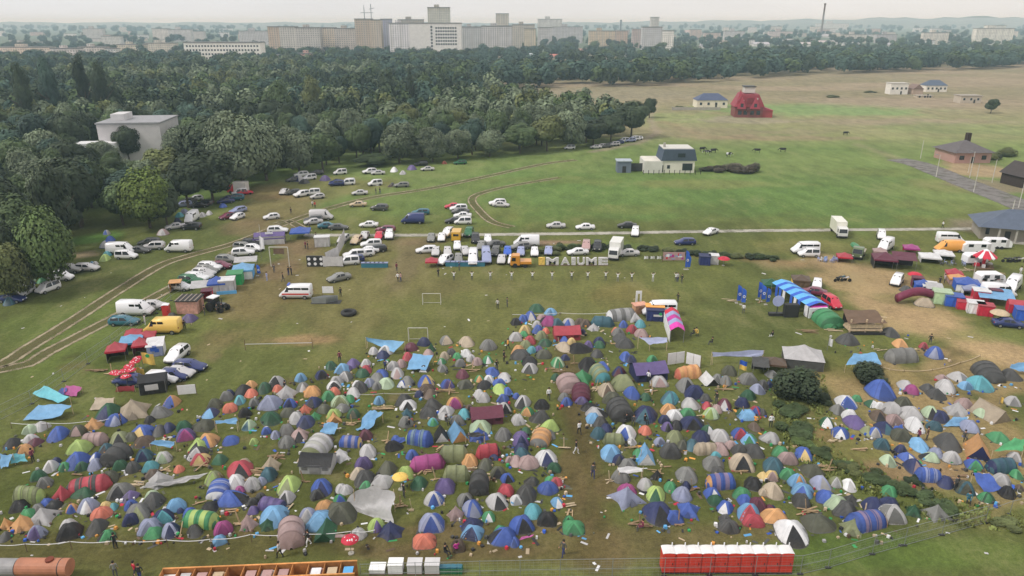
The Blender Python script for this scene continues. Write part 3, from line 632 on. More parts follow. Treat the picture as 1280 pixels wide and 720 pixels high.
TOWN = [
 (338, 352, 36, 70, (176, 158, 140), 'tan end slab of the long apartment row', 30), (352, 372, 36, 70, (182, 178, 172), 'grey panel apartment block next to the tan end slab', 16), (372, 402, 37, 70, (176, 172, 168), 'wide pale panel apartment block with balcony bands', 16), (402, 420, 37, 69, (188, 176, 160), 'cream apartment block in the middle of the long row', 16), (420, 447, 38, 69, (180, 172, 164), 'panel apartment block below the tower crane', 16),
 (446, 466, 27, 70, (170, 156, 140), 'taller brown apartment tower with dark flat roof', 18), (466, 478, 28, 70, (178, 166, 150), 'tall beige tower next to the brown tower', 18), (478, 490, 27, 68, (150, 150, 166), 'bluish grey tower beside the white hospital wing', 18),
 (499, 530, 27, 60, (150, 140, 130), 'dark brown block rising behind the white hospital', 16), (488, 513, 32, 70, (206, 204, 206), 'blank pale gable wing of the hospital', 22), 
 (536, 563, 13, 60, (176, 172, 160), 'tall beige twin tower above the hospital', 18), (576, 602, 36, 66, (172, 172, 172), 'grey slab block to the right of the hospital', 16), (602, 640, 35, 68, (180, 178, 178), 'wide grey block with vertical balcony stripes', 16), (620, 636, 20, 58, (178, 170, 158), 'slim beige tower behind the grey slab', 16),
 (640, 668, 33, 62, (172, 164, 154), 'beige block behind the wooded slope', 16), (655, 670, 38, 66, (186, 176, 156), 'small cream gable block at the tree line', 14), (672, 702, 26, 52, (190, 188, 184), 'pale tower group on the skyline', 16), (672, 690, 36, 58, (176, 172, 172), 'grey block in front of the pale tower group', 14), (690, 728, 35, 54, (172, 168, 170), 'long grey block on the wooded slope', 14),
 (736, 768, 40, 58, (188, 168, 142), 'tan block with orange balconies on the slope', 14), (768, 784, 40, 58, (176, 152, 136), 'plain tan gable next to the orange balcony block', 14), (790, 802, 38, 60, (170, 152, 146), 'brownish block left of the white gable tower', 14), (802, 826, 36, 64, (180, 178, 180), 'grey block with white stripe below the roof house', 16), (826, 841, 40, 64, (216, 212, 206), 'bright white gable block at the end of the row', 16), (812, 822, 24, 56, (186, 182, 176), 'narrow pale tower above the end of the row', 12),
 (862, 876, 38, 50, (180, 160, 150), 'pinkish block among the far trees', 12), (340, 356, 70, 78, (186, 170, 160), 'low pinkish house at the foot of the apartments', 10), (370, 400, 68, 79, (196, 150, 140), 'low house with red roof at the foot of the apartments', 10), (460, 470, 68, 78, (214, 212, 210), 'small white house at the foot of the towers', 8), (496, 508, 69, 77, (190, 160, 150), 'small pink house below the hospital', 8),
 (105, 130, 37, 50, (182, 178, 176), 'grey block in the hazy distance on the far side of town', 14), (192, 212, 37, 52, (198, 190, 184), 'pale cream block in the hazy distance', 14), (212, 240, 38, 52, (188, 184, 184), 'long pale block beside the cream one', 14), (128, 152, 46, 56, (190, 186, 182), 'low pale building in the distance', 12), (240, 256, 40, 50, (184, 176, 172), 'small distant block right of the long pale block', 12), (300, 338, 40, 56, (178, 174, 176), 'faint grey terrace left of the apartments', 12),
 (0, 66, 60, 72, (196, 182, 168), 'long low cream terrace at the edge of the wood', 12), (66, 100, 62, 78, (206, 198, 196), 'white workshop row at the edge of the wood', 12), (100, 134, 60, 76, (198, 190, 184), 'pale row with flat roofs at the edge of the wood', 12), (134, 147, 62, 77, (214, 212, 208), 'white gabled house above the poplars', 10), (148, 182, 57, 70, (192, 184, 168), 'beige row in front of the hazy blocks', 12), (182, 220, 55, 68, (190, 184, 172), 'long beige terrace beside the white school', 12),
 (1218, 1264, 37, 56, (216, 212, 202), 'large white building on the right horizon', 16), (1230, 1254, 33, 50, (206, 204, 196), 'upper storey block behind the large white building', 12), (1153, 1184, 42, 56, (206, 198, 188), 'white building left of the large white one', 12), (1095, 1120, 44, 54, (176, 170, 172), 'faint low works in the right distance', 12), (960, 990, 40, 48, (196, 180, 176), 'pinkish hall on the far right plain', 12), (880, 900, 42, 52, (190, 170, 160), 'brick coloured block right of the apartments', 12), (905, 930, 40, 50, (186, 180, 180), 'grey works in the hazy right distance', 12), (1020, 1060, 30, 38, (198, 192, 188), 'long pale shed below the chimney', 14), (1052, 1082, 44, 54, (204, 196, 188), 'pale village hall among far gardens', 10)]
for (a, b_, t, bs, col, lab, dep) in TOWN:
    ex = [(.3, .5, 0, 3, col)] if (b_ - a) > 24 else None
    block(a, b_, t, bs, col, lab, dep, None, 0, ex)
rz = random.Random(12)
for i in range(86):
    x = rz.uniform(-20, 340) if i < 26 else rz.uniform(600, 1290); y = rz.uniform(39, 58)
    block(x, x + rz.uniform(6, 20), y - rz.uniform(3, 7), y, rz.choice([(206, 200, 198), (190, 182, 178), (200, 186, 172), (214, 210, 208), (186, 160, 150)]), 'small pale building half lost in the haze of the far town', 10, None, rz.uniform(-.3, .3), None, 'town_building', 'town building')
def grid_windows(o, w, h, cols, rows, x0, x1, z0, z1, ww, wh, y=-.06, name='window', mat=None):
    me = MB().box(-ww / 2, -.05, -wh / 2, ww / 2, .05, wh / 2).build(name, mat or M_glass)
    for i in range(cols):
        for j in range(rows):
            part(name, me, o, None, (x0 + (x1 - x0) * (i + .5) / cols, y, z0 + (z1 - z0) * (j + .5) / rows))
# the white hospital with its dotted windows
hc = block(513, 577, 32, 72, (202, 200, 198), 'broad white hospital slab with dotted rows of square windows', 20, M_wall); hs = ppm(gp(545, 72)); hw = 64 / hs; hh = 40 / hs
grid_windows(hc, hw, hh, 9, 6, 0, hw * .42, hh * .35, hh * .92, 2.2, 2.2); grid_windows(hc, hw, hh, 1, 8, -hw * .1, -hw * .04, hh * .2, hh * .95, 2.4, 2.6)
# the long white school at the wood edge
ws = block(233, 328, 55, 80, (222, 214, 208), 'long white four storey school with rows of windows at the wood edge', 16, M_wall); ss = ppm(gp(280, 80)); sw = 95 / ss; sh_ = 25 / ss
grid_windows(ws, sw, sh_, 24, 4, -sw * .48, sw * .48, sh_ * .18, sh_ * .95, 1.9, 1.9)
# hazy low houses on the wooded slope and in the right-hand settlement
def house(px, py, wpx, hpx, wall, roofc, label, rot=0.0, dep=.7, gable=True, wins=3, door=True, cat='house', roofk=.45, group=None):
    c = gp(px, py); s = ppm(c); w = wpx / s; h = hpx / s; d = w * dep; hw_ = h * (1 - roofk); rh = h * roofk
    o = thing('house', (c.x, c.y + d / 2, 0), rot, cat, label, group)
    part('wall', MB().box(-w / 2, -d / 2, -.2, w / 2, d / 2, hw_).build('wall', M_wall), o, shade(lin(wall), 1.15))
    ov = .35; mb = MB()
    if gable == 'hip':
        k = min(w, d) * .5 * .85
        vs = [(-w / 2 - ov, -d / 2 - ov, hw_), (w / 2 + ov, -d / 2 - ov, hw_), (w / 2 + ov, d / 2 + ov, hw_), (-w / 2 - ov, d / 2 + ov, hw_), (-w / 2 + k, 0, hw_ + rh), (w / 2 - k, 0, hw_ + rh)]
        mb.add(vs, [(0, 1, 5, 4), (1, 2, 5), (2, 3, 4, 5), (3, 0, 4), (3, 2, 1, 0)])
    elif gable == 'flat':
        mb.box(-w / 2 - ov, -d / 2 - ov, hw_, w / 2 + ov, d / 2 + ov, hw_ + max(.25, rh * .3))
    else:
        vs = [(-w / 2 - ov, -d / 2 - ov, hw_ - .05), (w / 2 + ov, -d / 2 - ov, hw_ - .05), (w / 2 + ov, d / 2 + ov, hw_ - .05), (-w / 2 - ov, d / 2 + ov, hw_ - .05), (-w / 2 - ov, 0, hw_ + rh), (w / 2 + ov, 0, hw_ + rh)]
        mb.add(vs, [(0, 1, 5, 4), (1, 2, 5), (2, 3, 4, 5), (3, 0, 4), (3, 2, 1, 0)])
    part('roof', mb.build('roof', M_roofm), o, lin(roofc))
    if wins:
        me = MB().box(-.6, -.05, -.65, .6, .05, .65).build('window', M_glass); fr = MB().box(-.72, -.03, -.77, .72, .03, .77).build('frame', M_frame)
        for i in range(wins):
            q = part('window', me, o, None, (-w / 2 + w * (i + .5) / wins, -d / 2 - .05, hw_ * .55)); part('frame', fr, q, None, (0, .03, 0))
    if door: part('door', MB().box(-.5, -.05, 0, .5, .05, 2.1).build('door', M_dark), o, None, (w * .5 * (1 / max(wins, 1)) - w * .0 if wins % 2 == 0 else w / (wins * 2) * 2 * .5, -d / 2 - .06, 0))
    return o, w, d, hw_, rh
for a in ((668, 74, 12, 7, (214, 222, 226), (206, 216, 224), 'small house with pale silver roof on the slope'), (694, 74, 15, 6, (200, 184, 176), (196, 120, 108), 'small house with red roof on the slope'), (680, 75, 11, 5, (206, 196, 192), (170, 150, 146), 'house with dull roof between the silver and red roofs'), (728, 66, 14, 5, (206, 190, 180), (170, 130, 120), 'brownish house higher on the slope'), (768, 68, 14, 6, (206, 204, 206), (180, 176, 180), 'grey house on the slope'), (786, 72, 24, 6, (216, 214, 214), (206, 204, 208), 'wide white house on the slope'), (760, 76, 16, 6, (204, 200, 200), (186, 180, 180), 'pale house lower on the slope'), (812, 70, 20, 6, (210, 212, 216), (188, 196, 206), 'house with pale blue roof below the white gable'),
          (868, 50, 10, 5, (196, 176, 170), (170, 130, 120), 'tiny far house, leftmost on the right plain'), (884, 60, 16, 5, (206, 202, 202), (176, 176, 182), 'low pale house beyond the far trees'), (908, 56, 14, 5, (204, 194, 190), (190, 170, 166), 'small beige house beyond the far trees'), (930, 52, 18, 5, (206, 200, 200), (176, 172, 176), 'far pale house under the hazy works'), (952, 58, 20, 5, (206, 204, 204), (180, 176, 184), 'grey house beyond the belt of trees'), (985, 55, 26, 5, (200, 196, 198), (182, 178, 184), 'wide grey house beyond the belt of trees'), (1010, 58, 18, 5, (206, 200, 196), (190, 180, 180), 'pale house right of the wide grey one'), (1036, 56, 22, 5, (206, 200, 200), (186, 176, 176), 'pale pink house in the settlement'), (1066, 58, 18, 5, (206, 204, 204), (186, 186, 190), 'last pale house of the settlement'), (1030, 47, 14, 4, (206, 200, 198), (180, 176, 180), 'distant house under the chimney'), (860, 42, 10, 4, (196, 180, 176), (180, 150, 140), 'distant house near the apartments'), (1115, 58, 16, 4, (200, 196, 196), (180, 176, 184), 'distant house among right-hand trees'), (1180, 52, 14, 4, (206, 198, 190), (180, 176, 184), 'distant small house beside the white building'), (838, 72, 12, 5, (206, 200, 200), (190, 160, 150), 'small house at the right end of the slope')):
    house(*a, wins=0, door=False, group='small houses of the far town')
# white hall rising from the wood
hc0 = gp(165, 205); s = ppm(hc0)
o = thing('hall', (hc0.x, hc0.y, 0), .12, 'building', 'big white hall with flat roof rising out of the dark wood')
W1, H1 = 80 / s, 49 / s
part('wall', MB().box(-W1 * .42, 0, -.2, W1 * .5, 20, H1).build('wall', M_wall), o, lin((206, 202, 204)))
part('wall', MB().box(-W1 * .68, -6, -.2, -W1 * .1, -.1, H1 * .6).build('wall', M_wall), o, lin((222, 222, 224)))
part('roof', MB().box(-W1 * .42 - .3, -.3, H1, W1 * .5 + .3, 20.3, H1 + .5).build('roof', M_roofm), o, lin((150, 150, 154)))
part('roof_house', MB().box(-W1 * .3, 6, H1 + .5, -W1 * .1, 14, H1 + 2.6).build('roof_house', M_wall), o, lin((206, 204, 206)))
wm = MB().box(-1.5, -.05, -.5, 1.5, .05, .5).build('window', M_glass)
for z in (.3, .4, .5): part('window', wm, o, None, (-W1 * .22, -6.06, H1 * z))
part('window', MB().box(-.4, -.05, -1, .4, .05, 1).build('window', M_glass), o, None, (-W1 * .33, -6.06, H1 * .12))
# modern white house with a dark roof in the pasture
c = gp(838, 216); s = ppm(c); w = 64 / s; h = 15 / s
o = thing('house', (c.x, c.y + 4, 0), 0, 'house', 'white modern house with dark mansard roof in the green pasture')
part('wall', MB().box(-w / 2, -4, -.2, w * .46, 5, h).build('wall', M_wall), o, lin((222, 218, 206)))
part('garage', MB().box(-w / 2 - .4, -4.4, -.2, -w * .17, 4.6, h * .98).build('garage', M_wall), o, lin((214, 212, 206)))
part('roof', MB().prism([(-w * .2, h + .02), (w * .5, h + .02), (w * .44, h + 3.6), (-w * .15, h + 3.6)], -4.3, 5).build('roof', M_roofm), o, lin((74, 86, 104)))
part('roof_deck', MB().box(-w * .16, -3.6, h + 3.62, w * .42, 4.6, h + 3.85).build('roof_deck', M_frame), o)
part('chimney', MB().box(-w * .13, -1, h + 3.6, -w * .09, -.2, h + 5.2).build('chimney', M_conc), o)
for x, z, ww, wh in ((-.03, .5, .9, 1.1), (-.11, .34, .9, 2.2), (.2, .5, 3.2, 2.2)):
    q = part('window', MB().box(-ww / 2, -.05, -wh / 2, ww / 2, .05, wh / 2).build('window', M_glass), o, None, (x * w * 1.6, -4.06, h * z))
    part('frame', MB().box(-ww / 2 - .1, -.02, -wh / 2 - .1, ww / 2 + .1, .03, wh / 2 + .1).build('frame', M_frame), q, None, (0, .02, 0))
part('roof_window', MB().box(w * .12, -4.42, h + 1.2, w * .26, -4.2, h + 2.4).build('roof_window', M_glass), o)
c = gp(780, 216); o = thing('shed', (c.x, c.y + 2, 0), 0, 'shed', 'small blue grey shed left of the white modern house')
part('wall', MB().box(-2.2, -2, -.1, 2.2, 2, 3.6).build('wall', M_wall), o, lin((112, 122, 138))); part('roof', MB().box(-2.5, -2.3, 3.6, 2.5, 2.3, 3.85).build('roof', M_roofm), o, lin((170, 180, 190))); part('door', MB().box(-.6, -2.06, 0, .6, -2.0, 2.1).build('door', M_dark), o)
c = gp(796, 214); o = thing('fence', (c.x, c.y, 0), 0, 'fence', 'dark board fence between the shed and the white modern house')
part('board_panel', MB().box(-2.6, -.06, 0, 3.6, .06, 2.6).build('board_panel', M_wood), o, lin((64, 66, 66))); part('post', MB().box(-2.8, -.1, 0, -2.62, .1, 2.8).build('post', M_dark), o)
for i in range(12):
    c = gp(804 + i * 6.5, 218); o = thing('fence_post', (c.x, c.y, 0), 0, 'fence post', 'thin dark garden post in front of the white modern house', 'garden posts of the white house')
    part('post', MB().box(-.09, -.09, 0, .09, .09, 1.3).build('post', M_dark), o); part('cap', MB().box(-.13, -.13, 1.3, .13, .13, 1.36).build('cap', M_dark), o)
# red house under construction
c = gp(937, 147); s = ppm(c); o = thing('house', (c.x, c.y + 6, 0), -.12, 'house', 'tall red roofed villa with brick walls beside a blue roofed house')
w = 34 / s
for gx, gw in ((-w * .28, 4.4), (w * .2, 5.0)): part('front_gable', MB().prism([(gx - gw / 2, 4.4), (gx + gw / 2, 4.4), (gx, 10.2)], -7.3, -2).build('front_gable', M_roofm), o, lin((170, 66, 84)))
for gx in (-w * .28, w * .2): part('gable_window', MB().box(gx - .7, -7.36, 5.2, gx + .7, -7.31, 7.0).build('gable_window', M_glass), o)
part('balcony', MB().box(-w * .1, -7.6, 3.0, w * .06, -6.05, 4.1).build('balcony', M_wall), o, lin((92, 50, 46)))
part('wall', MB().box(-w / 2, -6, -.2, w / 2, 6, 5.2).build('wall', M_wall), o, lin((128, 72, 68)))
part('roof', MB().prism([(-w / 2 - .6, 5.2), (w / 2 + .6, 5.2), (w * .3, 11.4), (-w * .3, 11.4)], -6.5, 6.5).build('roof', M_roofm), o, lin((150, 56, 70)))
tw = MB(); tw.add([(-w / 2 - .2, -7, 5.25), (-w / 2 + 4.6, -7, 5.25), (-w / 2 + 4.6, -1, 5.25), (-w / 2 - .2, -1, 5.25), (-w / 2 + 2.2, -4, 13.6)], [(0, 1, 4), (1, 2, 4), (2, 3, 4), (3, 0, 4), (3, 2, 1, 0)]); part('turret', tw.build('turret', M_roofm), o, lin((156, 60, 76)))
part('cupola', MB().box(-2.6, -3, 11.8, 2.6, 3, 14.6).build('cupola', M_frame), o); part('cupola_roof', MB().box(-3, -3.4, 14.602, 3, 3.4, 15).build('cupola_roof', M_dark), o)
part('dormer', MB().box(-1.5, -6.9, 6.6, 1.5, -3, 9.6).build('dormer', M_wall), o, lin((120, 40, 50)))
part('annex', MB().box(w / 2 + .02, -5, -.2, w / 2 + 5, 4, 3.4).build('annex', M_wall), o, lin((160, 70, 72))); part('annex_roof', MB().prism([(w / 2 - .0, 3.42), (w / 2 + 5.5, 3.42), (w / 2 + .0, 5.2)], -5.4, 4.4).build('annex_roof', M_roofm), o, lin((160, 64, 78)))
for x, z in ((-.32, 2.4), (-.12, 2.4), (.12, 2.4), (.34, 2.4)): part('window', MB().box(-.9, -.05, -1, .9, .05, 1).build('window', M_glass), o, None, (x * w, -6.06, z))
for x, z in ((-.25, 8.2), (.24, 9.2)): part('roof_window', MB().box(-.5, -.1, -.5, .5, .1, .5).build('roof_window', M_frame), o, None, (x * w, -6.62, z))
house(890, 135, 38, 17, (214, 206, 190), (78, 88, 116), 'low white bungalow with blue hipped roof beside the red villa', 0, .6, 'hip', 4)
c = gp(866, 137); o = thing('fence', (c.x, c.y - 3, 0), 0, 'fence', 'long low garden wall in front of the blue roofed bungalow')
part('wall_panel', MB().box(-12, -.15, 0, 14, .15, 1.6).build('wall_panel', M_conc), o)
for x in (-12, -4, 5, 14): part('post', MB().box(x - .2, -.22, 0, x + .2, .22, 1.9).build('post', M_conc), o)
house(1123, 118, 22, 15, (214, 210, 204), (190, 186, 180), 'unfinished white block house with empty windows', 0, .6, 'flat', 4, True, roofk=.12)
house(1146, 118, 16, 12, (170, 150, 136), (128, 106, 96), 'unfinished brown gable house between the two white houses', 1.57, .8, True, 0)
house(1170, 115, 26, 14, (214, 208, 200), (84, 96, 116), 'low white house with blue hipped roof among the unfinished houses', 0, .6, 'hip', 5)
house(1156, 122, 20, 4, (190, 178, 160), (176, 168, 156), 'low unfinished brick foundation in the straw field', 0, .4, 'flat', 3)
house(1213, 129, 26, 11, (176, 166, 152), (160, 152, 142), 'unfinished grey shell house near the lone tree', 0, .6, 'flat', 3, roofk=.2)
# brick house by the paved road
c = gp(1214, 204); s = ppm(c); w = 46 / s
o = thing('house', (c.x, c.y + 6, 0), .05, 'house', 'pink brick house with broad grey hipped roof by the paved road')
part('wall', MB().box(-w / 2, -6, -.2, w / 2, 6, 3.6).build('wall', M_wall), o, lin((178, 142, 134)))
mb = MB(); k = 6; ov = .9; vs = [(-w / 2 - ov, -6 - ov, 3.6), (w / 2 + ov, -6 - ov, 3.6), (w / 2 + ov, 6 + ov, 3.6), (-w / 2 - ov, 6 + ov, 3.6), (-w / 2 + k, 0, 7), (w / 2 - k, 0, 7)]
mb.add(vs, [(0, 1, 5, 4), (1, 2, 5), (2, 3, 4, 5), (3, 0, 4), (3, 2, 1, 0)]); part('roof', mb.build('roof', M_roofm), o, lin((96, 90, 92)))
part('chimney', MB().box(w * .1, 1, 5.5, w * .1 + 1.4, 2.4, 9.2).build('chimney', M_wall), o, lin((64, 52, 48)))
for x in (-.32, .3): part('window', MB().box(-.8, -.05, -.7, .8, .05, .7).build('window', M_glass), o, None, (x * w, -6.06, 1.9))
part('door', MB().box(-.5, -6.08, 0, .5, -6.02, 2.2).build('door', M_dark), o)
# dark barn and grey house at the right edge
c = gp(1283, 234); o = thing('barn', (c.x, c.y + 3, 0), .2, 'barn', 'dark timber barn with steep roof at the right edge of the photo')
part('wall', MB().box(-3.2, -4, -.1, 5, 4, 3.2).build('wall', M_wood), o, lin((58, 48, 44))); part('roof', MB().prism([(-3.8, 3.2), (5.6, 3.2), (.9, 6.6)], -4.6, 4.6).build('roof', M_roofm), o, lin((66, 58, 56))); part('door', MB().box(-.8, -4.08, 0, .8, -4.02, 2.3).build('door', M_dark), o)
c = gp(1262, 302); s = ppm(c); o = thing('house', (c.x, c.y + 4, 0), -.35, 'house', 'grey bungalow with wide blue grey roof and open veranda')
part('wall', MB().box(-4.5, -3.5, -.1, 9, 5, 3.2).build('wall', M_wall), o, lin((160, 152, 142)))
mb = MB(); vs = [(-5.6, -5.6, 3.2), (12, -5.6, 3.2), (12, 6.2, 3.2), (-5.6, 6.2, 3.2), (1.0, .4, 6.4), (8, .4, 6.4)]; mb.add(vs, [(0, 1, 5, 4), (1, 2, 5), (2, 3, 4, 5), (3, 0, 4), (3, 2, 1, 0)]); part('roof', mb.build('roof', M_roofm), o, lin((88, 98, 116)))
for x in (-1.5, 1.8, 5.2): part('veranda_post', MB().box(x, -5.3, 0, x + .35, -4.95, 3.18).build('veranda_post', M_conc), o)
part('window', MB().box(-.35, -.05, -.7, .35, .05, .7).build('window', M_glass), o, None, (-3.2, -3.56, 1.9)); part('door', MB().box(.2, -3.58, 0, 1.3, -3.52, 2.2).build('door', M_dark), o)
part('veranda_floor', MB().box(-1.8, -5.5, 0, 9, -3.56, .22).build('veranda_floor', M_conc), o)
# chimneys, mast, crane
def stack(px, top, D, r, label, name='chimney', col=(120, 104, 98)):
    x = (px - 640) / FPX * D * 1.0; z = CAM_H + (25.5 - top) / FPX * D * 1.06
    o = thing(name, (x, D, 0), 0, name.replace('_', ' '), label); mb = MB(); mb.bar((0, 0, 0), (0, 0, z), r, 12, r2=r * .7); part('shaft', mb.build('shaft', M_wall), o, lin(col))
    mb = MB(); mb.bar((0, 0, z - 3), (0, 0, z + .3), r * .95, 12); part('rim', mb.build('rim', M_wall), o, shade(lin(col), .7))
stack(1005, 8, 2300, 3.2, 'tall thin factory chimney on the right horizon'); stack(13, 24, 1500, 3.4, 'brown chimney on the left horizon', col=(104, 98, 96))
stack(768, 25, 2200, 3.0, 'dark water tower stump on the skyline', 'water_tower', (110, 112, 120))
o = thing('tower_crane', (-246, 1300, 0), .3, 'crane', 'tower crane standing above the apartment row'); 
for nm, p, q, r in (('mast', (0, 0, 0), (0, 0, 66), .9), ('jib', (-6, 0, 58), (15, 0, 58), .6), ('mast_top', (0, 0, 66), (0, 0, 70), .5)):
    mb = MB(); mb.bar(p, q, r, 4); part(nm, mb.build(nm, M_steel), o)
o = thing('tower_crane', (-240, 1330, 0), .3, 'crane', 'second crane mast close beside the tower crane')
for nm, p, q, r in (('mast', (0, 0, 0), (0, 0, 72), .8), ('jib', (-3, 0, 64), (6, 0, 66), .6)):
    mb = MB(); mb.bar(p, q, r, 4); part(nm, mb.build(nm, M_steel), o)
# distant ridge
m, nt, N, L, b = nodes_of('wooded_ridge'); g = geo(nt)
L.new(mixc(nt, mrange(nt, noise(nt, .006, 6, g, .7), .35, .65, 0, 1), lin((70, 84, 74)), lin((120, 122, 112))), b.inputs['Base Color']); b.inputs['Roughness'].default_value = 1
rr = random.Random(4); rows = []
for k, (D, base) in enumerate(((4600, 0), (5600, 1), (6800, .9), (8200, 0))):
    rows.append([]) 
    for i in range(160):
        a = math.radians(-60 + 120 * i / 159); px = 640 + FPX * math.tan(a) / 1.0
        top = 27.5 if px < 600 else 29 - min(1, (px - 600) / 600) * 7
        z = (CAM_H + (25.5 - top) / FPX * 6200) * base * (1 + .10 * math.sin(i * .9) + .07 * math.sin(i * 2.3 + 1) + .05 * rr.uniform(-1, 1)) if base else -3
        rows[-1].append((D * math.tan(a) if abs(a) < 1.2 else 0, D, z))
mb = MB(); mb.rings(rows, closed=False)
tag(part('hills', mb.build('hills', m, True)), 'low wooded ridge on the horizon', None, None, 'structure')
# ================================================================== vehicles
M_paint = plain('car_paint', None, .32, var=.05, scale=.7, coat=.5)
M_tyre = plain('tyre_rubber', (.02, .02, .02), .8)
M_rim = plain('wheel_rim', (.35, .36, .37), .35, metal=.6)
M_carglass = plain('car_glass', (.018, .022, .027), .08, spec=.7)
M_lamp = plain('lamp_glass', (.75, .75, .72), .15)
M_tail = plain('tail_lamp_red', (.35, .02, .02), .2)
M_trim = plain('black_plastic', (.025, .025, .027), .6)
# stations along the length: x, bottom z, belt z, roof z (None = no cabin here), half width
CARS = {
 'hatchback': (3.95, 1.68, [(-1.97, .42, .80, None, .70), (-1.90, .28, .92, 1.05, .80), (-1.45, .22, .95, 1.40, .84), (-.6, .20, .94, 1.47, .84), (.25, .20, .92, 1.44, .84), (.95, .20, .92, .97, .83), (1.55, .24, .84, None, .80), (1.92, .30, .70, None, .70), (1.98, .40, .55, None, .62)], (-1.22, 1.22)),
 'saloon': (4.5, 1.74, [(-2.25, .45, .85, None, .70), (-2.18, .30, .98, None, .80), (-1.55, .24, 1.00, 1.03, .85), (-.95, .20, .96, 1.38, .86), (-.2, .20, .94, 1.44, .86), (.4, .20, .93, 1.41, .86), (1.10, .22, .93, .97, .85), (1.75, .24, .84, None, .82), (2.15, .30, .70, None, .74), (2.25, .42, .55, None, .64)], (-1.36, 1.36)),
 'estate': (4.55, 1.76, [(-2.27, .42, .85, None, .74), (-2.20, .30, .96, 1.10, .82), (-1.85, .24, .97, 1.44, .86), (-.6, .20, .95, 1.50, .87), (.35, .20, .93, 1.45, .87), (1.10, .22, .93, .97, .86), (1.75, .24, .84, None, .83), (2.18, .30, .70, None, .74), (2.28, .42, .55, None, .64)], (-1.38, 1.38)),
 'suv': (4.6, 1.86, [(-2.28, .55, 1.0, None, .80), (-2.22, .40, 1.10, 1.25, .88), (-1.95, .34, 1.12, 1.66, .91), (-.6, .30, 1.10, 1.74, .92), (.35, .30, 1.08, 1.70, .92), (1.05, .32, 1.08, 1.12, .91), (1.75, .34, 1.02, None, .88), (2.2, .40, .86, None, .80), (2.3, .52, .70, None, .70)], (-1.42, 1.42)),
 'minivan': (4.2, 1.78, [(-2.1, .42, .95, None, .80), (-2.06, .28, 1.02, 1.2, .85), (-1.95, .24, 1.04, 1.76, .87), (-.6, .22, 1.02, 1.82, .88), (.55, .22, 1.0, 1.76, .88), (1.25, .24, 1.0, 1.06, .86), (1.7, .26, .90, None, .83), (2.05, .32, .72, None, .74), (2.12, .42, .6, None, .66)], (-1.3, 1.32)),
 'van': (5.6, 2.0, [(-2.8, .5, 1.2, None, .94), (-2.78, .36, 1.3, 2.40, .97), (-2.6, .34, 1.32, 2.48, .98), (-.6, .32, 1.32, 2.50, .99), (1.15, .32, 1.30, 2.40, .99), (2.05, .34, 1.26, 1.34, .97), (2.45, .36, 1.02, None, .93), (2.74, .40, .82, None, .86), (2.8, .5, .7, None, .8)], (-1.75, 1.85)),
 'pickup': (4.9, 1.9, [(-2.45, .6, 1.0, None, .88), (-2.4, .5, 1.1, None, .92), (-.7, .42, 1.12, None, .93), (-.55, .40, 1.14, 1.68, .93), (.3, .38, 1.12, 1.72, .93), (1.0, .38, 1.12, 1.2, .92), (1.8, .4, 1.04, None, .88), (2.35, .46, .86, None, .8), (2.42, .56, .7, None, .72)], (-1.5, 1.5)),
}
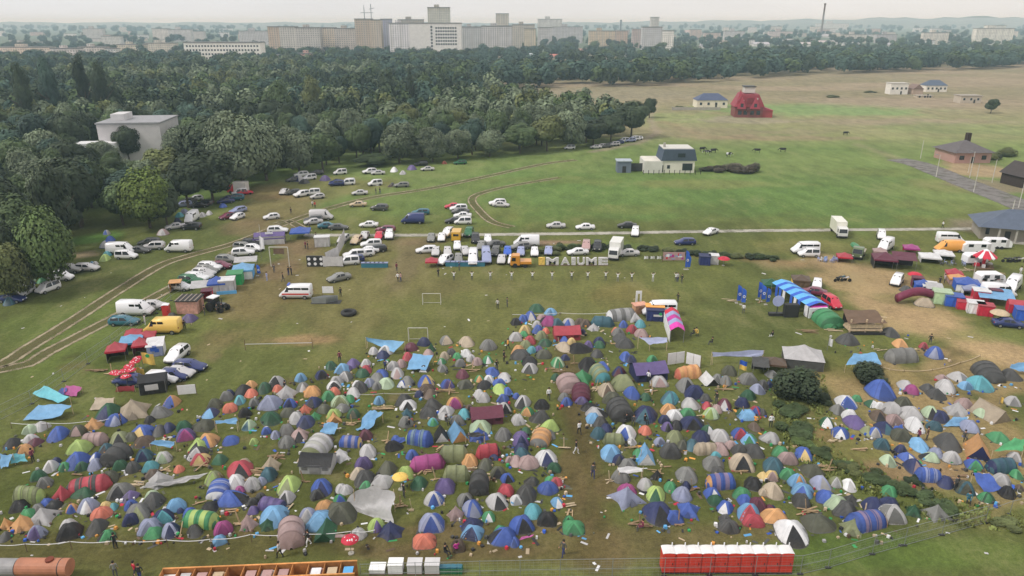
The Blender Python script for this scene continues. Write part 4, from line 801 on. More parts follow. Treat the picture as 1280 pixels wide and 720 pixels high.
def car_meshes(kind):
    ln, wd, st, axles = CARS[kind]
    rings = []
    for (x, zb, zl, zr, hw) in st:
        roof = zr if zr is not None else zl + .015
        hr = hw * (.80 if zr is not None and zr - zl > .2 else .95)
        zm = zb + (zl - zb) * .45
        rings.append([(x, -hw * .9, zb), (x, -hw * 1.02, zm), (x, -hw * .97, zl), (x, -hr, roof - .03), (x, -hr * .82, roof + .015), (x, 0, roof + .035), (x, hr * .82, roof + .015), (x, hr, roof - .03), (x, hw * .97, zl), (x, hw * 1.02, zm), (x, hw * .9, zb)])
    mb = MB(); mb.rings(rings, cap0=True, cap1=True); body = mb.build('body_' + kind, [M_paint], True)
    n = len(rings[0])
    def q(i, j): return Vector(rings[i][j])
    panes = []
    def pane(nm, pts, shr=.1, off=.012, mat=M_carglass):
        c = sum(pts, Vector()) / len(pts); nn = (pts[1] - pts[0]).cross(pts[-1] - pts[0]).normalized()
        if nn.dot(c - Vector((0, 0, .8))) < 0: nn = -nn
        vs = [c + (p - c) * (1 - shr) + nn * off for p in pts]
        me = MB().add(vs, [tuple(range(len(vs)))]).build(nm, mat); panes.append((nm, me))
    cab = [i for i, s_ in enumerate(st) if s_[3] is not None and s_[3] - s_[2] > .2]
    a, b_ = cab[0], cab[-1]
    wi = b_ + 1
    pane('windscreen', [q(wi, 4) + Vector((-.05, 0, .0)), q(b_, 4), q(b_, 6), q(wi, 6) + Vector((-.05, 0, .0))], .07)
    if kind != 'van': pane('rear_window', [q(a - 1, 3) * .3 + q(a, 3) * .7 if a > 0 else q(a, 3), q(a, 4), q(a, 6), q(a, 7) * .7 + q(a - 1, 7) * .3], .08) if kind not in ('saloon',) else pane('rear_window', [q(a - 1, 4), q(a, 4), q(a, 6), q(a - 1, 6)], .1)
    for sgn, jl, jr in ((-1, 2, 3), (1, 8, 7)):
        lo = [q(i, jl) for i in cab]; up = [q(i, jr) for i in cab]
        front_lo = q(wi, jl) * .75 + q(b_, jl) * .25
        if kind == 'van':
            i = b_; p = [q(i, jl) + Vector((-.1, 0, .1)), q(i, jl) * .35 + q(wi, jl) * .65 + Vector((0, 0, .06)), q(i, jr) + Vector((.1, 0, -.08)), q(i, jr) + Vector((-.1, 0, -.08))]
            pane('side_window', p, .05)
        else:
            poly = lo + [front_lo] + up[::-1]; poly = poly if len(poly) < 12 else poly
            c = sum(poly, Vector()) / len(poly)
            # two panes, split by the door pillar
            mid = len(cab) // 2; xs = (lo[0].x + front_lo.x) / 2
            def cut(t): # point on belt / roof line at length x
                L_ = [*lo, front_lo]; U_ = up
                f = lambda A: next((A[k] + (A[k + 1] - A[k]) * ((t - A[k].x) / max(A[k + 1].x - A[k].x, 1e-6)) for k in range(len(A) - 1) if A[k].x <= t <= A[k + 1].x), A[-1])
                return f(L_), f(U_)
            l0, u0 = cut(xs - .03); l1, u1 = cut(xs + .03)
            rl = [p for p in lo if p.x < xs - .05]; ru = [p for p in up if p.x < xs - .05]; fl = [p for p in [*lo, front_lo] if p.x > xs + .05]; fu = [p for p in up if p.x > xs + .05]
            if rl and ru: pane('side_window', rl + [l0, u0] + ru[::-1], .09)
            if fl: pane('side_window', [l1] + fl + fu[::-1] + [u1], .09)
    hwf = st[-2][4]; xf = st[-1][0]; zf = st[-2][2]; xr = st[0][0]; hwr = st[0][4]; zr_ = st[1][2]
    lamps = []
    for s in (-1, 1):
        lamps.append(('headlight', MB().box(xf - .16, s * hwf * .62 - .14, zf - .2, xf + .015, s * hwf * .62 + .14, zf - .05).build('headlight', M_lamp)))
        lamps.append(('tail_light', MB().box(xr - .02, s * hwr * .9 - .1, zr_ - .28, xr + .1, s * hwr * .9 + .1, zr_ - .06).build('tail_light', M_tail)))
    lamps.append(('bumper', MB().box(xf - .18, -hwf * .85, st[-1][1] - .14, xf + .05, hwf * .85, st[-1][1] + .06).build('bumper', M_trim)))
    r = .36 if kind in ('van', 'suv', 'pickup') else .31
    wb = MB(); wb.bar((0, -.11, 0), (0, .11, 0), r, 14); wm = wb.build('tyre', M_tyre)
    rb = MB(); rb.bar((0, -.125, 0), (0, .125, 0), r * .62, 10); rm = rb.build('rim', M_rim)
    return dict(body=body, panes=panes, lamps=lamps, wheel=wm, rim=rm, axles=axles, hw=max(s_[4] for s_ in st), r=r)
CM = {k: car_meshes(k) for k in CARS}
VANWIN = MB().box(-.62, -.012, -.32, .62, .012, .32).build('side_window', M_carglass)
CNAME = {'hatchback': 'hatchback', 'saloon': 'saloon car', 'estate': 'estate car', 'suv': 'off-road car', 'minivan': 'small van', 'van': 'van', 'minibus': 'minibus', 'pickup': 'pickup'}
def car(px, py, kind, code, head, extra='', col=None, loc=None, scale=1.0, cname=None):
    base = 'van' if kind == 'minibus' else kind
    M = CM[base]; p = gp(px, py) if loc is None else loc; s = ppm(p)
    h = math.radians(head) - math.atan2(p.x, p.y) * abs(math.sin(math.radians(head))); ext = abs(math.sin(h)) * CARS[base][0] / 2 + abs(math.cos(h)) * CARS[base][1] / 2
    p = p + Vector((0, ext * .8, 0))
    o = thing({'van': 'van', 'minibus': 'minibus', 'minivan': 'small_van', 'suv': 'off_road_car', 'estate': 'estate_car', 'saloon': 'saloon_car', 'hatchback': 'hatchback', 'pickup': 'pickup_truck'}[kind], p, h, 'van' if base in ('van', 'minivan') and kind != 'minibus' else ('minibus' if kind == 'minibus' else 'car'), None, 'vehicles parked at the festival', (scale,) * 3)
    c = pal(code) if col is None else lin(col)
    part('body', M['body'], o, c)
    for nm, me in M['panes']: part(nm, me, o)
    if s > 3.6:
        for nm, me in M['lamps']: part(nm, me, o)
    for x in M['axles']:
        for sy in (-1, 1):
            w = part('wheel', M['wheel'], o, None, (x, sy * (M['hw'] - .035), M['r']))
            if s > 4.6: part('rim', M['rim'], w)
    if kind == 'van' and code in 'wy':
        for x in (-.1, .95):
            for sy in (-1, 1): part('side_window', VANWIN, o, None, (x, sy * (.99 * .9 + .012), 1.84), (sy * -.17, 0, 0), (.7, 1, 1))
    if kind == 'minibus':
        for x in (-1.9, -.55, .75):
            for sy in (-1, 1): part('side_window', VANWIN, o, None, (x, sy * (.99 * .9 + .012), 1.84), (sy * -.17, 0, 0))
    cn = cname or PAL[code][1]
    reg(o, f'{cn} {CNAME[kind]}', 'car', f'{cn} {CNAME[kind]} {extra}'.strip())
    return o
# zoom sheets of the survey: (origin x, origin y); four survey units to one photograph unit
def cars(ox, oy, rows):
    for r in rows.strip().split('\n'):
        f = r.split('|'); a = f[0].split(); 
        car(ox + float(a[0]) / 4, oy + float(a[1]) / 4, KD[a[2]], a[3], float(a[4]), f[1].strip() if len(f) > 1 else '')
KD = dict(h='hatchback', s='saloon', e='estate', u='suv', m='minivan', v='van', b='minibus', p='pickup')
cars(0, 220, '''
672 702 v w -3 | parked beside the pink hut
768 670 h s 0 | behind the white van by the red portable toilet
888 383 v w 180 | long, parked by the wheel track
760 373 u s 185 | nose to the long white van
735 350 e d 190 | half hidden beneath the trees
690 388 s d 0 | behind the white vans
627 418 m w 0 | in front of its twin by the lime tent
600 394 v w 0 | behind the small van by the lime tent
343 489 u g 0 | at the meadow edge
428 478 e s 0 | at the meadow edge
300 526 m w 0 | with roof windows in the meadow row
212 594 m w 225 | nose toward the tents at the meadow edge
95 612 m w 240 | beside the navy car near the left edge
50 636 s n -5 | half behind the teal tent at the left edge
895 577 h w -20 | lowest in the row along the track
945 548 u f -20 | in the row along the track
975 535 u w -20 | in the row along the track
1000 523 s s -20 | in the row along the track
1012 506 e s -20 | in the row along the track
1030 490 e g -20 | in the row along the track
1043 480 u w -20 | in the row along the track
1095 468 s u -15 | in the row along the track
1130 436 e g -15 | in the row along the track
1208 406 u w 10 | near the entrance gate
1212 372 e g -20 | near the entrance gate
1258 352 e k -10 | near the entrance gate
1264 380 h w -20 | near the entrance gate
1126 222 h u 215 | on the brown field below the wood
1176 224 h w 230 | on the brown field below the wood
1178 192 e l 220 | on the brown field below the wood
1120 142 s n 200 | by the wood
1135 130 s n 200 | by the wood
1172 126 u t 190 | by the wood
952 271 u k 180 | below the tree line tents
942 240 v w 250 | in the tree line camp
864 272 s s 200 | in the tree line camp
905 160 e l 200 | beneath the trees
935 140 s d 190 | beneath the trees
990 162 s k 190 | beneath the trees
1015 150 e d 180 | beneath the trees
970 128 h w 200 | beneath the trees
1190 100 m w 200 | by the truck at the wood
1216 98 s r 20 | by the truck at the wood
''')
cars(320, 220, '''
132 96 s s 250 | first of a loose group on the brown field
178 98 e d 200 | in the loose group on the brown field
220 110 u w 215 | in the loose group on the brown field
280 98 m w 190 | in the loose group on the brown field
302 118 h s 200 | in the loose group on the brown field
400 52 u n 185 | near the wood edge
456 46 m w 200 | near the wood edge
726 58 e g 185 | next to a tent at the wood edge
516 98 s s 190 | alone on the grass
70 222 h w 200 | alone on the brown field
508 156 s e 185 | alone on the grass by the track
614 176 u d 170 | alone on the grass
325 222 v s 0 | in the cluster by the gravel road
282 238 u d 190 | in the cluster by the gravel road
280 248 s s 200 | in the cluster by the gravel road
352 266 s t 10 | by the gravel road
410 272 s d 0 | by the gravel road
105 291 u w 5 | behind the navy gazebo
562 259 s w 182 | alone on the green pasture
645 284 e u 170 | at the gravel road
610 323 h r 260 | below the gravel road
661 321 u w 265 | below the gravel road
536 321 s s 260 | below the gravel road
428 341 e s 250 | below the gravel road
494 346 e e 250 | below the gravel road
783 240 v n 180 | on the pasture
822 196 e t 182 | on the pasture
985 166 s r 185 | at the back of the pasture row
1012 178 u w 185 | in the pasture row
1022 192 s d 185 | in the pasture row
1032 212 s w 183 | in the pasture row
990 240 s k 185 | in the pasture row
1034 244 m w 182 | at the front of the pasture row
1207 151 u w 190 | beside the curved wheel track
1224 158 s s -8 | beside the curved wheel track
572 362 u w 190 | beside the white banners
596 388 e k 195 | beside the white banners
556 394 s w 195 | beside the white banners
532 410 e w 195 | beside the white banners
486 418 u w 195 | beside the white banners
480 440 e n 195 | beside the white banners
460 450 m w 190 | at the end of the white banners
873 333 h g 265 | below the gravel road
926 331 h w 265 | below the gravel road
955 310 u w 250 | beside the gravel road
1062 309 u f 260 | beside the gravel road
1096 340 u k 270 | below the gravel road
1158 339 h w 270 | below the gravel road
1126 373 h g 260 | in the field of parked cars
1193 363 s d 200 | in the field of parked cars
1197 404 e d 262 | in the field of parked cars
1258 402 h b 268 | in the field of parked cars
1004 374 h w 270 | in the field of parked cars
1045 402 h s 280 | in the field of parked cars
955 404 h s 270 | in the field of parked cars
850 390 e w 190 | by the red gazebo
896 404 h s 265 | by the red gazebo
940 452 u w 240 | by the grey tables
1010 440 h g 270 | behind the grey tables
1083 450 v w 268 | behind the grey tables
1150 442 v l 272 | behind the grey tables
1228 444 s s 265 | beside the orange truck
1282 446 h w 265 | beside the orange truck
406 537 s g 210 | alone on the worn sports field
''')
cars(640, 220, '''
220 263 s s 180 | on the pasture beyond the gravel road
367 271 s w 182 | on the pasture beyond the gravel road
578 263 s k 178 | on the pasture beyond the gravel road
622 306 m w 268 | driving on the gravel road
1002 301 s w 235 | beside the gravel road
868 348 e n 184 | on the grass below the road
72 356 v w 182 | beside the reddish scrub
40 374 e g 200 | beside the white van
45 404 h l 268 | behind the orange truck
114 406 h w 270 | behind the letter sign
185 400 s l 268 | behind the letter sign
330 400 s w 190 | behind the letter sign
375 378 u P 268 | behind the letter sign
432 380 u k 268 | behind the letter sign
584 404 s s 185 | beside the white box truck
738 704 b w 180 | behind the blue and yellow stall
''')
cars(960, 220, '''
190 392 b w 182 | beside a white small van by the chairs
208 408 m w 178 | in front of a white minibus
584 322 m w 275 | alone near the gravel road
920 342 b w -3 | with a dark window band by the grey bungalow
912 384 v o 183 | below the white minibus
610 386 v w 255 | behind the maroon roofed bar
665 556 m w 262 | beside the red umbrella
262 572 h w 270 | behind the dark red cars
240 606 s u 165 | behind the red small van
338 670 m r 300 | facing us beside the striped pavilion
1165 612 v w -3 | behind the blue stall roofs
1256 590 v w 262 | at the right edge
''')
cars(0, 380, '''
612 112 e t 2 | below the white van on the meadow
808 152 v y 180 | with orange roof stripe on the sports field
860 304 u w 240 | with its tailgate open
940 344 e n -12 | in front of the white tailgate car
880 376 s s -12 | in the group by the black pavilion
862 388 h n -8 | in the group by the black pavilion
800 404 e w -15 | behind the black pavilion
640 415 s n 170 | behind the red sheet
''')
cars(960, 380, '''
1218 126 s n -8 | by the red stalls at the right edge
''')
for i, (x, y, k, cd, hd_) in enumerate(((745, 186, 'saloon', 's', 190), (752, 185, 'estate', 's', 200), (758, 185, 'hatchback', 'd', 195), (763, 183, 'saloon', 'd', 190), (768, 183, 'suv', 's', 200), (774, 180, 'hatchback', 'n', 190), (780, 178, 'minivan', 'w', 195), (788, 178, 'suv', 'l', 200), (793, 176, 'minivan', 'w', 200), (798, 175, 'hatchback', 'w', 195), (712, 187, 'minivan', 'w', 190), (461, 218, 'suv', 'w', 200), (472, 219, 'saloon', 's', 190), (534, 214, 'saloon', 's', 190), (526, 208, 'suv', 'k', 190), (575, 206, 'estate', 'f', 190), (424, 219, 'minivan', 'w', 200), (420, 231, 'saloon', 'n', 190), (434, 232, 'minivan', 'w', 190), (468, 233, 'minivan', 'w', 200), (375, 222, 'suv', 'w', 200), (385, 226, 'minivan', 'w', 210), (365, 228, 'saloon', 'd', 200), (395, 219, 'estate', 'd', 190))):
    car(x, y, k, cd, hd_, 'in the far row under the wood' if x > 700 else 'at the edge of the wood')
# box trucks
def box_truck(px, py, head, cabc, boxc, label, L_=6.6, open_bed=False):
    p = gp(px, py); h = math.radians(head) - math.atan2(p.x, p.y) * abs(math.sin(math.radians(head))); p = p + Vector((0, abs(math.sin(h)) * L_ / 2 + abs(math.cos(h)) * 1.1, 0))
    o = thing('box_truck' if not open_bed else 'flatbed_truck', p, h, 'truck', label)
    x1 = L_ / 2
    cab = MB(); cab.prism([(x1 - 1.9, .5), (x1 - .02, .5), (x1, 1.25), (x1 - .22, 2.2), (x1 - .5, 2.45), (x1 - 1.9, 2.45)], -1.0, 1.0); part('cab', cab.build('cab', M_paint), o, lin(cabc))
    part('chassis', MB().box(-L_ / 2, -.5, .5, x1 - 1.95, .5, .78).build('chassis', M_trim), o)
    part('cargo_box', MB().box(-L_ / 2, -1.15, .8, x1 - 2.0, 1.15, 1.3 if open_bed else 3.4).build('cargo_box', M_paint), o, lin(boxc))
    part('windscreen', MB().add([(x1 + .01, -.88, 1.32), (x1 + .01, .88, 1.32), (x1 - .2, .82, 2.18), (x1 - .2, -.82, 2.18)], [(0, 1, 2, 3)]).build('windscreen', M_carglass), o)
    for s in (-1, 1): part('side_window', MB().add([(x1 - 1.1, s * 1.012, 1.35), (x1 - .2, s * 1.012, 1.35), (x1 - .4, s * 1.012, 2.1), (x1 - 1.1, s * 1.012, 2.1)], [(0, 1, 2, 3)]).build('side_window', M_carglass), o)
    wb = MB(); wb.bar((0, -.16, 0), (0, .16, 0), .46, 14); wm = wb.build('wheel', M_tyre)
    for x in (-L_ / 2 + 1.3, x1 - .95):
        for s in (-1, 1): part('wheel', wm, o, None, (x, s * .92, .46))
    for s in (-1, 1): part('headlight', MB().box(x1 - .1, s * .75 - .16, .72, x1 + .03, s * .75 + .16, .95).build('headlight', M_lamp), o)
    part('bumper', MB().box(x1 - .05, -1.0, .38, x1 + .12, 1.0, .62).build('bumper', M_trim), o)
    return o
box_truck(772, 327, 262, (226, 226, 226), (226, 226, 222), 'white box truck parked at the end of the big letter sign')
box_truck(1057, 299, 285, (226, 226, 226), (232, 230, 218), 'white box truck with cream box beside the gravel road', 7.6)
box_truck(651, 335, 180, (214, 146, 56), (214, 146, 56), 'orange open truck beside the first letter of the sign', 4.2, True)
o = box_truck(1080, 326, 265, (96, 112, 80), (150, 140, 116), 'flatbed truck carrying a green boat behind the red gazebo', 5.0, True)
b0 = MB(); b0.rings([[(0, 0, 0)] * 8, *[[(x, math.cos(t) * w, .55 + math.sin(t) * .5) for t in [i * math.pi / 4 for i in range(8)]] for x, w in ((.2, .35), (1.0, .75), (2.0, .8), (2.9, .6))], [(3.3, 0, .6)] * 8])
tag(part('rowing_boat', b0.build('rowing_boat', plain('boat_green', lin((62, 130, 84)), .4)), None, None, (o.location.x - .4, o.location.y - .2, 1.35), (0, 0, math.radians(265) + 3.14)), 'green boat lying on the flatbed truck', 'boat')
box_truck(296, 243, 170, (176, 44, 60), (210, 206, 204), 'truck with red cab and white box at the wood edge', 5.6)
p = gp(555 / 1, 320)
o = thing('cargo_van', gp(570, 303) + Vector((0, 2.4, 0)), math.radians(90), 'van', 'yellow box van seen from behind by the gravel road')
part('body', MB().prism([(-2.4, .4), (2.3, .4), (2.4, 1.2), (1.9, 2.1), (-2.4, 2.3)], -1, 1).build('body', M_paint), o, lin((218, 168, 48))); part('rear_door', MB().box(-2.43, -.85, .5, -2.4, .85, 2.1).build('rear_door', M_paint), o, lin((226, 176, 60)))
for x in (-1.5, 1.5):
    for s in (-1, 1): part('wheel', CM['van']['wheel'], o, None, (x, s * .9, .36))
part('rear_window', MB().box(-2.45, -.6, 1.4, -2.432, .6, 1.9).build('rear_window', M_carglass), o)
# ambulance: white minibus body with red band and cross
o = car(369, 374, 'minibus', 'w', 180, 'with red stripes on the worn field', cname='white and red ambulance'); o.name = 'ambulance'; o['category'] = 'ambulance'
for s in (-1, 1): part('stripe', MB().box(-2.5, s * 1.012 - .012, .88, 2.2, s * 1.012 + .012, 1.14).build('stripe', plain('red_stripe', lin((206, 70, 64)), .5)), o)
part('light_bar', MB().box(1.0, -.6, 2.45, 1.3, .6, 2.62).build('light_bar', plain('blue_lamp', lin((60, 90, 190)), .3)), o)
# ================================================================== tents
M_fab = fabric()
M_pole = plain('tent_pole', lin((120, 120, 118)), .4)
def sq(a, n=4.0):
    c, s = abs(math.cos(a)), abs(math.sin(a)); return .5 / (c ** n + s ** n) ** (1 / n)
class Dome:
    def __init__(s, v): s.v = v
    def P(s, a, t, off=0.0):
        v = s.v
        if v == 3:   # six poles, round plan
            r = .5 * (1 - .05 * math.cos(3 * a) ** 2)
        else: r = sq(a, 5.0 if v == 0 else 3.4)
        k = 1 - t ** 1.15; z = 1 - k ** (2.2, 2.0, 2.7, 2.35)[v]
        # fabric hangs in a little between the crossing poles
        pole = math.cos(2 * a) ** 2 if v != 3 else math.cos(3 * a) ** 2
        k *= 1 - .13 * pole * math.sin(math.pi * min(1, t * 1.05)) ** 1.1
        z *= 1 - .035 * pole * math.sin(math.pi * t)
        x, y = r * k * math.cos(a), r * k * math.sin(a)
        if v == 1 and math.sin(a) < 0:   # porch drawn out at the front
            y -= .30 * (-math.sin(a)) ** 2 * (1 - t) ** 1.9
        if v == 2: x *= 1.0; y *= .92
        q = 1 + off
        return (x * q, y * q, z * q)
NA, NT = 32, 8
def dome_meshes(v):
    D = Dome(v)
    rings = [[D.P(2 * math.pi * j / NA + math.pi / 4, i / NT * .97) for j in range(NA)] for i in range(NT + 1)]
    rr = random.Random(v); tones = [rr.uniform(.86, 1.12) for _ in range(4)]
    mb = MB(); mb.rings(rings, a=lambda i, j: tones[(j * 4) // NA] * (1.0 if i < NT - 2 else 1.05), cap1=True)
    fly = mb.build('flysheet', M_fab, True, True)
    # hard creases along the poles
    se = fly.attributes.new('sharp_edge', 'BOOLEAN', 'EDGE'); vals = [False] * len(fly.edges)
    for e in fly.edges:
        a_, b_ = e.vertices
        if a_ % NA == b_ % NA and (a_ % NA) % (NA // 4) == 0: vals[e.index] = True
    se.data.foreach_set('value', vals)
    def patch(nm, w0, tmax, off, ctr=-math.pi / 2, taper=.55, mat=M_fab):
        g = []
        for i in range(7):
            t = tmax * i / 6; w = w0 * max(.02, (1 - (i / 6) ** 2.0)) ** taper
            g.append([D.P(ctr + w * (2 * j / 6 - 1), t * .97 + .004, off) for j in range(7)])
        return MB().rings(g, closed=False).build(nm, mat, True, True)
    m = dict(fly=fly, door=patch('door_panel', .56, .80, .018), panel=patch('side_panel', .78, .93, .012), wide=patch('front_panel', .785, .96, .013, taper=.3),
             right=patch('side_panel', .78, .95, .011, 0.0, .3), left=patch('side_panel', .78, .95, .011, math.pi, .3), vent=patch('vent_window', .22, .30, .022, 0.0))
    def arc(a0):
        g = []
        for i in range(2 * NT + 1):
            u = i / (2 * NT); a = a0 if u <= .5 else a0 + math.pi; t = (u * 2 if u <= .5 else 2 - u * 2) * .985; w = .018 / max(.12, 1 - t)
            g.append([D.P(a - w, t, .010), D.P(a, t, .02), D.P(a + w, t, .010)])
            if u > .5: g[-1].reverse()
        return MB().rings(g, closed=False).build('pole_sleeve', M_fab, True, True)
    m['sleeve'] = [arc(math.pi / 4), arc(3 * math.pi / 4)]
    hem = [[D.P(2 * math.pi * j / NA, t, o_) for j in range(NA)] for t, o_ in ((0, .02), (.05, .016))]
    m['hem'] = MB().rings(hem).build('groundsheet', M_fab, False, True)
    return m
DM = [dome_meshes(v) for v in range(4)]
def tunnel_meshes(v):
    # axis along x, unit length; hoops with the cloth hollow between; ends drop to the ground
    hoops = (.0, .5, 1.0) if v == 0 else (0.0, .34, .67, 1.0)
    n = 24; rings = []; bands = {}
    def prof(u):
        endk = min(1, min(u + .02, 1.02 - u) / .27); s_ = math.sin(min(1, endk) * math.pi / 2) ** .95
        dd = min(abs(u - .16 - h * .68) for h in hoops); s_ *= 1 - .06 * min(1, dd / .1)
        if v == 1: s_ *= 1 - .22 * u
        return s_
    def ring(u, off=0.0, z0=0.0):
        s_ = max(.03, prof(u)) ; out = []
        for j in range(13):
            t = math.pi * j / 12; out.append((u - .5, -math.cos(t) * .5 * (s_ * .35 + .65 if s_ > .5 else s_ * 1.5 * .55) * (1 + off) * (abs(math.cos(t)) ** -.0), math.sin(t) ** .85 * s_ * (1 + off)))
        return out
    for i in range(n + 1): rings.append(ring(i / n))
    rr = random.Random(v); tn = [rr.uniform(.85, 1.12) for _ in range(5)]
    fly = MB().rings(rings, closed=False, a=lambda i, j: tn[int(i / n * 4.99)]).build('flysheet', M_fab, True, True)
    def band(u0, u1, nm='band', off=.02): return MB().rings([ring(u0 + (u1 - u0) * i / 4, off) for i in range(5)], closed=False).build(nm, M_fab, True, True)
    return dict(fly=fly, band=[band(.30, .44), band(.58, .72)], mid=band(.34, .68, 'middle_panel', .015), hoop=[band(.16 + h * .68 - .012, .16 + h * .68 + .012, 'hoop_sleeve', .03) for h in hoops], door=band(.02, .15, 'door_panel', .02), end=band(.85, .98, 'door_panel', .02))
TM = [tunnel_meshes(0), tunnel_meshes(1)]
def ridge_meshes():
    g = []
    for i in range(9):
        y = -.5 + i / 8; sg = 1 - .07 * math.sin(math.pi * i / 8)
        g.append([(x * (1 + .04 * math.sin(math.pi * i / 8) * 0), y, z * sg * (1 if abs(x) < .01 else 1)) for x, z in ((-.5, 0), (-.36, .24), (-.2, .54), (0, 1), (.2, .54), (.36, .24), (.5, 0))])
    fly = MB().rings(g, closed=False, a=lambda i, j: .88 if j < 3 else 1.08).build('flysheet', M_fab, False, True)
    door = MB().add([(-.49, -.498, 0), (.49, -.498, 0), (.2, -.51, .53), (0, -.505, .985), (-.2, -.51, .53)], [(0, 1, 2, 3, 4)]).build('door_panel', M_fab, False, True)
    back = MB().add([(-.49, .498, 0), (.49, .498, 0), (0, .505, .985)], [(0, 2, 1)]).build('back_panel', M_fab, False, True)
    rp = MB(); rp.bar((0, -.52, .99), (0, .52, .99), .018, 5); 
    return dict(fly=fly, door=door, back=back, ridge=rp.build('ridge_seam', M_fab, False, True))
RM = ridge_meshes()
def pyramid_meshes(v):
    n = (4, 6, 5)[v]; N_ = n * 6; rings = []
    for i in range(7):
        t = i / 6; ring = []
        for j in range(N_):
            a = 2 * math.pi * j / N_ + (math.pi / 4 if n == 4 else .3); ph = (j % 6) / 6
            cor = math.cos(math.pi / n) / math.cos((ph - .5) * 2 * math.pi / n); cor = cor ** (1 + .9 * (1 - t))
            k = (1 - t) ** 1.22 * .98 + .02; sc_ = (.5 / math.cos(math.pi / n) if n == 4 else .54)
            ring.append((sc_ * k * cor * math.cos(a), sc_ * k * cor * math.sin(a), t if i else .0))
        rings.append(ring)
    rr = random.Random(v); tn = [rr.uniform(.85, 1.12) for _ in range(n)]
    fly = MB().rings(rings, a=lambda i, j: tn[j // 6], cap1=True).build('flysheet', M_fab, True, True)
    d = MB().add([(-.14, -.47, .02), (.14, -.47, .02), (.0, -.27, .42)], [(0, 1, 2)]).build('door_panel', M_fab, False, True)
    tip = MB(); tip.bar((0, 0, .93), (0, 0, 1.03), .035, 6, r2=.012)
    return dict(fly=fly, door=d, tip=tip.build('apex_cap', M_fab, False, True))
PM = [pyramid_meshes(i) for i in range(3)]
def cabin_meshes():
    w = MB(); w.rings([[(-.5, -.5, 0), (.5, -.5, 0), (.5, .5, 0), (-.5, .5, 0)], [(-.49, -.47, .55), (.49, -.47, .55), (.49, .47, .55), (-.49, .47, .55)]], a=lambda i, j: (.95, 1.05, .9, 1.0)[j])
    r = MB(); g = []
    for i in range(7):
        x = -.53 + 1.06 * i / 6; sg = .05 * math.sin(math.pi * i / 6)
        g.append([(x, -.53, .50 - sg * .3), (x, -.27, .78 - sg), (x, 0, 1.0 - sg), (x, .27, .78 - sg), (x, .53, .50 - sg * .3)])
    r.rings(g, closed=False)
    g2 = MB(); 
    for s in (-1, 1): g2.add([(s * .49, -.47, .54), (s * .49, .47, .54), (s * .5, 0, .97)], [(0, 1, 2)])
    g2.rings([[(-.49, -.47, .545), (.49, -.47, .545)], [(-.49, .47, .545), (.49, .47, .545)]], closed=False)
    return dict(wall=w.build('canvas_wall', M_fab, False, True), roof=r.build('canvas_roof', M_fab, True, True), gable=g2.build('gable_panel', M_fab, False, True),
                door=MB().box(-.17, -.512, .0, .17, -.495, .48).build('door_panel', M_fab, False, True), win=MB().box(-.09, -.505, -.09, .09, -.49, .09).build('window_panel', M_fab, False, True))
KM = cabin_meshes()
def mute(c):
    l = .3 * c[0] + .5 * c[1] + .2 * c[2]; return tuple(.80 * (.74 * x + .26 * l) for x in c)
TENTS = []
STY = {'D': 'dome tent', 'T': 'tunnel tent', 'A': 'ridge tent', 'Y': 'peaked tent', 'K': 'cabin tent'}
